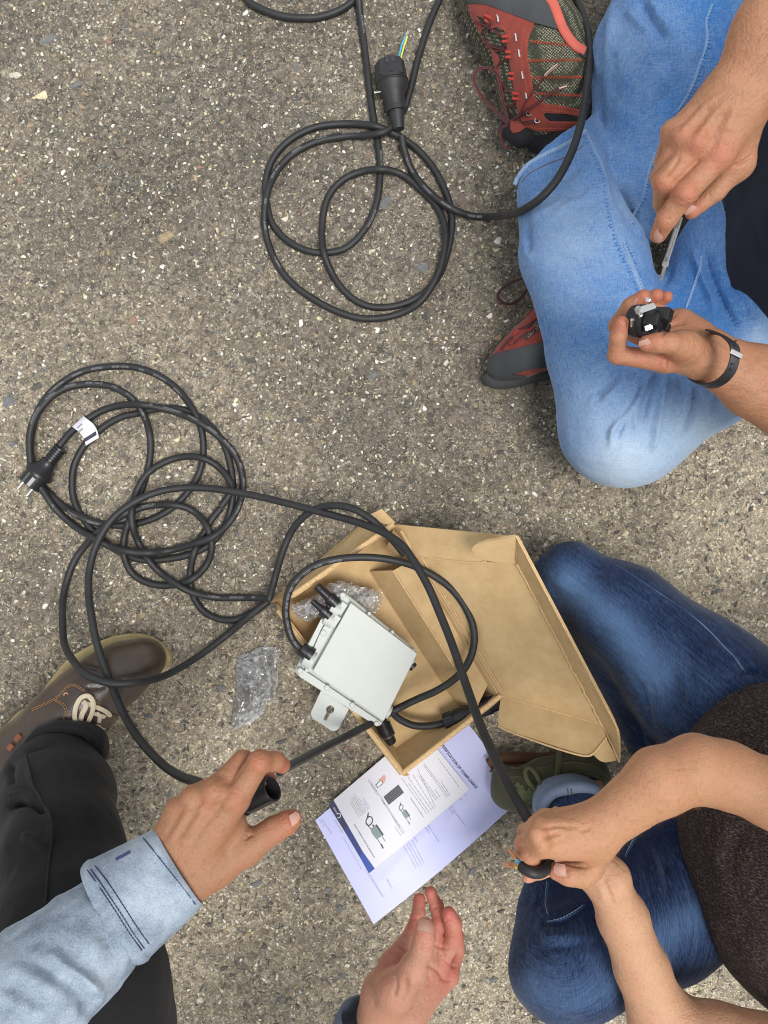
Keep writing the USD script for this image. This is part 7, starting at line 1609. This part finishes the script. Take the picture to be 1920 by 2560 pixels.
obj('sole', tube(spline([Zt(500, 1370, .022), Zt(560, 1440, .020), Zt(720, 1440, .020), Zt(900, 1400, .020), Zt(1100, 1350, .02), Zt(1300, 1290, .02)], .004), .016, 12), M['rand'], shoe2, smooth=60)
panel('mesh_panel', zt([(880, 1000), (960, 870), (1040, 820), (1060, 900), (960, 980), (890, 1040)]), .0014, M['shoe_mesh'], shoe2, V=uV, F=uF)
for pts in ([(630, 1140), (690, 1060), (760, 1000)], [(820, 1020), (880, 980), (920, 950)], [(810, 930), (900, 890), (980, 840)], [(720, 1090), (780, 1060), (800, 1030)], [(900, 880), (940, 940), (990, 930)]):
    lace(pts, [.004] * len(pts), shoe2, su, zt, .0018)
for x, y in [(770, 1060), (800, 950), (950, 920), (980, 820), (930, 760)]:
    c = Zt.xy(x, y); obj('lace_loop', place(rbox([-.0065, -.002, -.0011], [.0065, .002, .0011], .0008), frame(P(*c, su.z(*c) + .003), [.8, .6, 0], [0, 1, 0])), M['red_bright'], shoe2, smooth=30)
cl = spline([Zt(960, 360, .05), Zt(840, 400, .03), Zt(720, 450, .014), Zt(630, 520, .007), Zt(600, 590, .006), Zt(640, 645, .006), Zt(710, 665, .006), Zt(790, 640, .007), Zt(870, 560, .02), Zt(960, 420, .05)], .003)
o = obj('lace', tube(cl, .0024, 8, flat=.7), M['lace_dark'], shoe2, smooth=60); t_, n_, b_ = frames(cl)
obj('lace_edge', tube(cl + b_ * .0018 + n_ * .0006, .0008, 6), M['lace_red'], o, smooth=60)
# red heel tab glimpsed between the legs
obj('heel_tab', slab([P(1600, 640, .03), P(1622, 690, .03), P(1608, 730, .025), P(1590, 720, .02)], .004), M['red_suede'], shoe2)

# ======================================================= the loose cable from the gripping hands to the lower left hand
loose = thing('loose_cable', 'thick black cable with stripped copper ends, spanning box and brown shoe between two hands', 'cable')
lc = [(1287, 2142, .508), (1293, 2128, .500)]
fx = [Ze(205, 948, .515), Ze(255, 985, .520), Ze(330, 1020, .522), Ze(420, 1020, .518), Ze(490, 970, .508), Ze(520, 890, .490), Ze(470, 760, .465), Ze(380, 580, .47), Ze(300, 440, .485)]
fx += [P(1312, 2035, .48), P(1275, 1972, .45), P(1240, 1900, .40), P(1200, 1810, .33), P(1165, 1712, .27), P(1130, 1610, .225), P(1098, 1530, .20), P(1070, 1465, .185), P(1040, 1412, .172), P(1008, 1366, .155), P(965, 1335, .135), P(900, 1308, .11), P(800, 1280, .085), P(700, 1254, .068)]
fx += [Z2(*p) for p in [(1660, 916, .058), (1500, 884, .050), (1300, 856, .042), (1120, 856, .040), (960, 890, .044), (830, 952, .048), (725, 1030, .050), (645, 1135, .054), (590, 1255, .058), (560, 1390, .066), (558, 1530, .082), (575, 1660, .100)]]
fx += [P(240, 1600, .112), P(255, 1650, .120), P(282, 1722, .133), P(312, 1790, .155), P(350, 1850, .21), P(400, 1905, .26), P(450, 1940, .33), P(500, 1958, .40), P(550, 1985, .44), P(590, 2005, .462)]
lcv = spline(fx, .004)
obj('sheath', tube(lcv, .0060, 16), M['rubber'], loose, smooth=40)
en = fx[0]; ed = fx[0] - fx[1]; ed /= np.linalg.norm(ed)
xs_ = np.cross(ed, [0, 0, 1.0]); xs_ /= np.linalg.norm(xs_); ys_ = np.cross(xs_, ed)
for (cx, cy), mt, nm in [((.0022, .0018), 'blue_wire', 'blue_wire'), ((-.0024, .0006), 'yellow_wire', 'yellow_wire'), ((.0006, -.0024), 'brown_wire', 'brown_wire')]:
    p = en + xs_ * cx + ys_ * cy; q_ = p + ed * .006 + xs_ * cx * .6 + ys_ * cy * .4
    obj(nm, tube(np.array([p - ed * .002, (p + q_) / 2, q_]), .0019, 10), M[mt], loose, smooth=40)
    st = []
    for k in range(9):
        w_ = rng.normal(0, .0008, 3); e2 = q_ + ed * rng.uniform(.011, .018) + xs_ * (cx * 2.2 + rng.normal(0, .0022)) + ys_ * (cy * 1.5 + rng.normal(0, .0022))
        st.append(tube(spline([q_ + w_ * .6, (q_ + e2) / 2 + w_, e2], .002), .00034, 5))
    obj('copper_strand', cat(st), M['copper'], loose, kind='stuff')

# ======================================================= papers
cert = thing('certificate_sheet', 'bluish white printed certificate sheet lying on the asphalt under the booklet', 'paper')
nu, nv = 36, 52
cA, cB, cC, cD_ = np.array([788, 2051.]), np.array([934, 2311.]), np.array([1287, 2011.]), np.array([1128, 1762.])
U, V_g = np.meshgrid(np.linspace(0, 1, nu), np.linspace(0, 1, nv), indexing='ij')
pxg = (cA * ((1 - U) * (1 - V_g))[..., None] + cB * (U * (1 - V_g))[..., None] + cC * (U * V_g)[..., None] + cD_ * ((1 - U) * V_g)[..., None])
bow = (16 * np.sin(np.pi * U) * V_g ** 3)[..., None] * np.array([.83, -.55]); pxg = pxg + bow
pxg = pxg + (10 * np.sin(np.pi * V_g) * U ** 2)[..., None] * np.array([.3, .5])
def ridge(p, a, b, w):
    d, _ = polydist(p.reshape(-1, 2), np.array([a, b], float)); return np.exp(-(d / w) ** 2).reshape(p.shape[:2])
zc = .0028 + .010 * ridge(pxg, (1255, 1900), (1105, 2110), 34) * V_g + .003 * ridge(pxg, (1070, 2080), (960, 2200), 14) - .0005 + .014 * np.clip(V_g - .72, 0, 1) * U * 2 + .002 * ridge(pxg, (1120, 2055), (1150, 2010), 7) + .0018 * ridge(pxg, (1140, 2100), (1175, 2080), 6)
zc += .0022 * np.clip(U - .9, 0, 1) * 10 * np.sin(V_g * 9) ** 2
cov = ridge(pxg, (830, 2010), (1110, 1880), 1) * 0
G = np.stack([(pxg[..., 0] - 960) * K0 * (CAM_H - zc) / CAM_H, (1280 - pxg[..., 1]) * K0 * (CAM_H - zc) / CAM_H, zc], -1)
obj('sheet', sheet(G, .0003), M['paper'], cert, smooth=60)
from scipy.interpolate import LinearNDInterpolator
zsheet = LinearNDInterpolator(pxg.reshape(-1, 2), zc.ravel(), fill_value=.003)
def printed(parent, zf, text, p0, p1, h, mat, name='print', bold=False, lift=.0005, curve=None):
    """Flat lettering from pixel p0 to p1 (capitals h pixels tall) on a sheet whose height is zf(px, py)."""
    m = meshkit.text_mesh(text, 1.0, .001, bold); v = m.vertices
    p0, p1 = np.asarray(p0, float), np.asarray(p1, float); d = p1 - p0; L = np.linalg.norm(d); d /= L; n = np.array([d[1], -d[0]])
    x = v[:, 0] / v[:, 0].max() * L; y = v[:, 1] * h
    q = p0 + x[:, None] * d + y[:, None] * n
    if curve: q = q + (curve * np.sin(np.pi * x / L))[:, None] * n
    z = np.array(zf(q[:, 0], q[:, 1]), float) + lift + v[:, 2] * .1
    return obj(name, np.column_stack([(q[:, 0] - 960) * K0 * (CAM_H - z) / CAM_H, (1280 - q[:, 1]) * K0 * (CAM_H - z) / CAM_H, z]) if False else trimesh.Trimesh(np.column_stack([(q[:, 0] - 960) * K0 * (CAM_H - z) / CAM_H, (1280 - q[:, 1]) * K0 * (CAM_H - z) / CAM_H, z]), m.faces, process=False), mat, parent, kind=None)
_pr = np.random.default_rng(5)
def fineprint(parent, zf, rows, h, mat, lift=.0005, name='fine_print'):
    """Rows of print too small to read: word-long dashes."""
    out = []
    for p0, p1 in rows:
        p0, p1 = np.asarray(p0, float), np.asarray(p1, float); L = np.linalg.norm(p1 - p0); d = (p1 - p0) / L; n = np.array([d[1], -d[0]]); s = 0
        while s < L - 2:
            w = min(_pr.uniform(4, 13), L - s); a, b = p0 + d * s, p0 + d * (s + w)
            q = np.array([a - n * h / 2, b - n * h / 2, b + n * h / 2, a + n * h / 2]); z = np.array(zf(q[:, 0], q[:, 1]), float) + lift
            P4 = np.array([P(x, y, zz) for (x, y), zz in zip(q, z)])
            out.append(trimesh.Trimesh(np.vstack([P4, P4 + [0, 0, .0001]]), [(0, 2, 1), (0, 3, 2), (4, 5, 6), (4, 6, 7), (0, 1, 5), (0, 5, 4), (1, 2, 6), (1, 6, 5), (2, 3, 7), (2, 7, 6), (3, 0, 4), (3, 4, 7)], process=False)); s += w + 2.2
    return obj(name, cat(out), mat, parent, kind='stuff')
Zp = Crop(980, 1840, 5.184); Zk = Crop(820, 1920, 6.9125); Zm = Crop(760, 1800, 3.072)
printed(cert, zsheet, 'VERIFICATION OF COMPLIANCE', (1101.5, 1862), (1189.5, 1972.5), 6.6, M['ink'], bold=True, curve=-2.0)
printed(cert, zsheet, '2021-05-21', Zm.xy(632, 1226), Zm.xy(672, 1300), 4.2, M['ink_pale'])
mm = lambda l: [(Zm.xy(*a), Zm.xy(*b)) for a, b in l]
fineprint(cert, zsheet, mm([((120, 765), (160, 820)), ((140, 762), (215, 880)), ((235, 770), (300, 870)), ((303, 905), (450, 1160)), ((470, 1150), (600, 1355)), ((500, 1180), (612, 1360))]), 1.7, M['ink_pale'])
fineprint(cert, zsheet, mm([((760, 960), (862, 1140)), ((785, 945), (885, 1130)), ((800, 930), (905, 1115)), ((830, 925), (920, 1100)), ((845, 900), (870, 935))]), 2.2, M['ink_pale'])
fineprint(cert, zsheet, mm([((955, 810), (1035, 935)), ((930, 825), (965, 870)), ((1112, 672), (1150, 730)), ((1130, 660), (1180, 740)), ((1178, 730), (1240, 810)), ((1195, 600), (1208, 615)), ((1235, 570), (1246, 585)), ((1120, 340), (1240, 505))]), 2.3, M['ink_pale'])
# the booklet
bk_ = thing('booklet', 'white installation booklet with dark blue top band and inverter pictures, on the certificate', 'booklet')
q0, q1, q2, q3 = (820, 2012), (921.5, 2184), (1173.5, 1973), (1049, 1817)
ZB_ = .0085
def zbk(x, y): return np.full(np.shape(x), ZB_)
def px_slab(pts, z, t): return slab([P(x, y, z) for x, y in pts], t)
for k, dz in enumerate((0, -.0011, -.0022)):
    dx = k * .8
    obj('page', px_slab([(q0[0] + dx, q0[1] + dx), (q1[0] + dx, q1[1] + dx * .6), (q2[0] + dx, q2[1] + dx), (q3[0], q3[1])], ZB_ + dz, .0009), M['booklet'], bk_)
obj('spine', tube(np.array([P(q1[0] + 1, q1[1], ZB_ - .0012), (P(*q1, ZB_ - .0012) + P(*q2, ZB_ - .0012)) / 2, P(q2[0], q2[1] + 1, ZB_ - .0012)]), .0012, 8), M['booklet'], bk_, smooth=60)
kk = lambda l: [Zk.xy(*p) for p in l]
def shape(name, pts, mat, lift=.0004, parent=None): return obj(name, px_slab(kk(pts), ZB_ + lift, .0002), mat, parent or bk_)
shape('band', [(4, 640), (92, 552), (338, 985), (300, 1062), (285, 1095)], M['navy_print'])
shape('band', [(285.5, 1095.5), (300.5, 1062), (338.5, 985.5), (598, 1442), (548, 1540)], M['blue_print'])
shape('band', [(548.5, 1540.5), (598.5, 1442.5), (808, 1740), (706, 1822)], M['bright_blue_print'])
printed(bk_, zbk, 'BOSSWERK', Zk.xy(172, 792), Zk.xy(104, 672), 2.6, M['print_white'], bold=True, lift=.0008)
lg = [Zk(185 + 34 * math.cos(t), 822 + 38 * math.sin(t), ZB_ + .0007) for t in np.linspace(-2.6, 2.2, 20)]
obj('logo', tube(np.array(lg), .0007, 6, flat=.4), M['print_white'], bk_)
printed(bk_, zbk, 'BOSSWERK MI Quick Installation Guide', Zk.xy(812, 1546), Zk.xy(462, 968), 2.7, M['ink'])
printed(bk_, zbk, 'PV Module', Zk.xy(996, 655), Zk.xy(930, 552), 2.0, M['ink_grey'])
fr_ = lambda l: [(Zk.xy(*a), Zk.xy(*b)) for a, b in l]
fineprint(bk_, zbk, fr_([((535, 850), (385, 590)), ((575, 830), (410, 580)), ((600, 800), (405, 510)), ((622, 790), (430, 490)), ((640, 770), (445, 450)), ((660, 745), (540, 530))]), 1.2, M['ink_grey'])
fineprint(bk_, zbk, fr_([((690, 730), (600, 570)), ((705, 715), (610, 545)), ((725, 690), (615, 520))]), 1.2, M['ink_pale'])
fineprint(bk_, zbk, fr_([((1260, 1170), (1155, 1010)), ((1245, 1030), (1115, 835)), ((840, 410), (740, 268))]), 1.3, M['ink_grey'])
for pts in ([(700, 225), (715, 205), (870, 440), (860, 465), (840, 450)], [(880, 455), (1318, 1110), (1295, 1138), (1250, 1070)]):
    c = np.array([Zk(x, y, ZB_ + .0005) for x, y in pts + pts[:1]]); obj('box_outline', tube(c, .0003, 5), M['ink_grey'], bk_)
fineprint(bk_, zbk, [(Zp.xy(*a), Zp.xy(*b)) for a, b in [((450, 1010), (120, 535)), ((480, 990), (205, 600)), ((515, 965), (205, 530)), ((540, 945), (265, 490)), ((560, 915), (330, 425)), ((570, 830), (340, 510)), ((590, 815), (365, 500)), ((620, 785), (545, 680)), ((715, 795), (410, 380)), ((735, 775), (415, 355)), ((750, 760), (635, 590)), ((870, 660), (600, 295))]], 1.3, M['ink_grey'])
printed(bk_, zbk, 'Installation and Configuration', Zp.xy(412, 1048), Zp.xy(240, 795), 2.0, M['ink'])
def inverter_print(o, s):
    f = lambda l: [(o[0] + x * s, o[1] + y * s) for x, y in l]
    shape('picture', f([(735, 1060), (832, 980), (952, 1165), (838, 1232), (800, 1190), (752, 1120)]), M['case_print'])
    shape('picture', f([(822, 990), (842, 976), (962, 1150), (948, 1172)]), M['rand'], .0007)
    for x0, y0, x1, y1, w in [(852, 1225, 915, 1325, 5), (935, 1185, 990, 1268, 5)]:
        d = np.array([x1 - x0, y1 - y0], float); d /= np.linalg.norm(d); n = np.array([d[1], -d[0]]) * w
        shape('picture', f([(x0 - n[0], y0 - n[1]), (x1 - n[0], y1 - n[1]), (x1 + n[0], y1 + n[1]), (x0 + n[0], y0 + n[1])]), M['plastic'], .0006)
    shape('picture', f([(905, 1325), (930, 1315), (965, 1385), (945, 1400)]), M['plastic'], .0006)
    shape('picture', f([(765, 990), (785, 975), (800, 1000), (780, 1020)]), M['plastic'], .0006)
    c = np.array([Zk(o[0] + s * (713 + 56 * math.cos(t) - 8 * math.sin(t)), o[1] + s * (918 + 76 * math.sin(t) - 6 * math.cos(t)), ZB_ + .0007) for t in np.linspace(0, 2 * np.pi, 28)])
    obj('picture', tube(c, R(6.4 * s / 6.9125 * 1.2), 6, flat=.3), M['plastic'], bk_)
    shape('picture', f([(672, 850), (690, 768), (705, 775), (700, 835), (690, 860)]), M['plastic'], .0006)
    c = np.array([Zk(o[0] + s * x, o[1] + s * y, ZB_ + .0007) for x, y in [(672, 960), (700, 1010), (742, 1055)]]); obj('picture', tube(c, R(6 * s / 6.9125), 6, flat=.3), M['plastic'], bk_)
inverter_print((0, 0), 1.0); inverter_print((830, 125), .61)
shape('picture', [(960, 500), (1217, 288), (1312, 425), (1050, 638)], M['panel_print'])
for k in range(1, 6):
    t = k / 6; a_, b_ = (960 + 90 * t, 500 + 138 * t), (1217 + 95 * t, 288 + 137 * t)
    c = np.array([Zk(*a_, ZB_ + .0006), Zk((a_[0] + b_[0]) / 2, (a_[1] + b_[1]) / 2, ZB_ + .0006), Zk(*b_, ZB_ + .0006)]); obj('cell_line', tube(c, .00022, 4), M['ink_grey'], bk_)
for k in range(1, 9):
    t = k / 9; a_, b_ = (960 + 257 * t, 500 - 212 * t), (1050 + 262 * t, 638 - 213 * t)
    c = np.array([Zk(*a_, ZB_ + .0006), Zk((a_[0] + b_[0]) / 2, (a_[1] + b_[1]) / 2, ZB_ + .0006), Zk(*b_, ZB_ + .0006)]); obj('cell_line', tube(c, .00018, 4), M['ink_grey'], bk_)
shape('picture', [(880, 205), (972, 115), (1000, 155), (985, 240), (950, 275), (900, 240)], M['skin_print'])
shape('picture', [(818, 298), (905, 205), (955, 250), (938, 285), (855, 345)], M['plastic'], .0006)
shape('picture', [(832, 300), (908, 215), (945, 262), (862, 332)], M['print_white'], .0009)
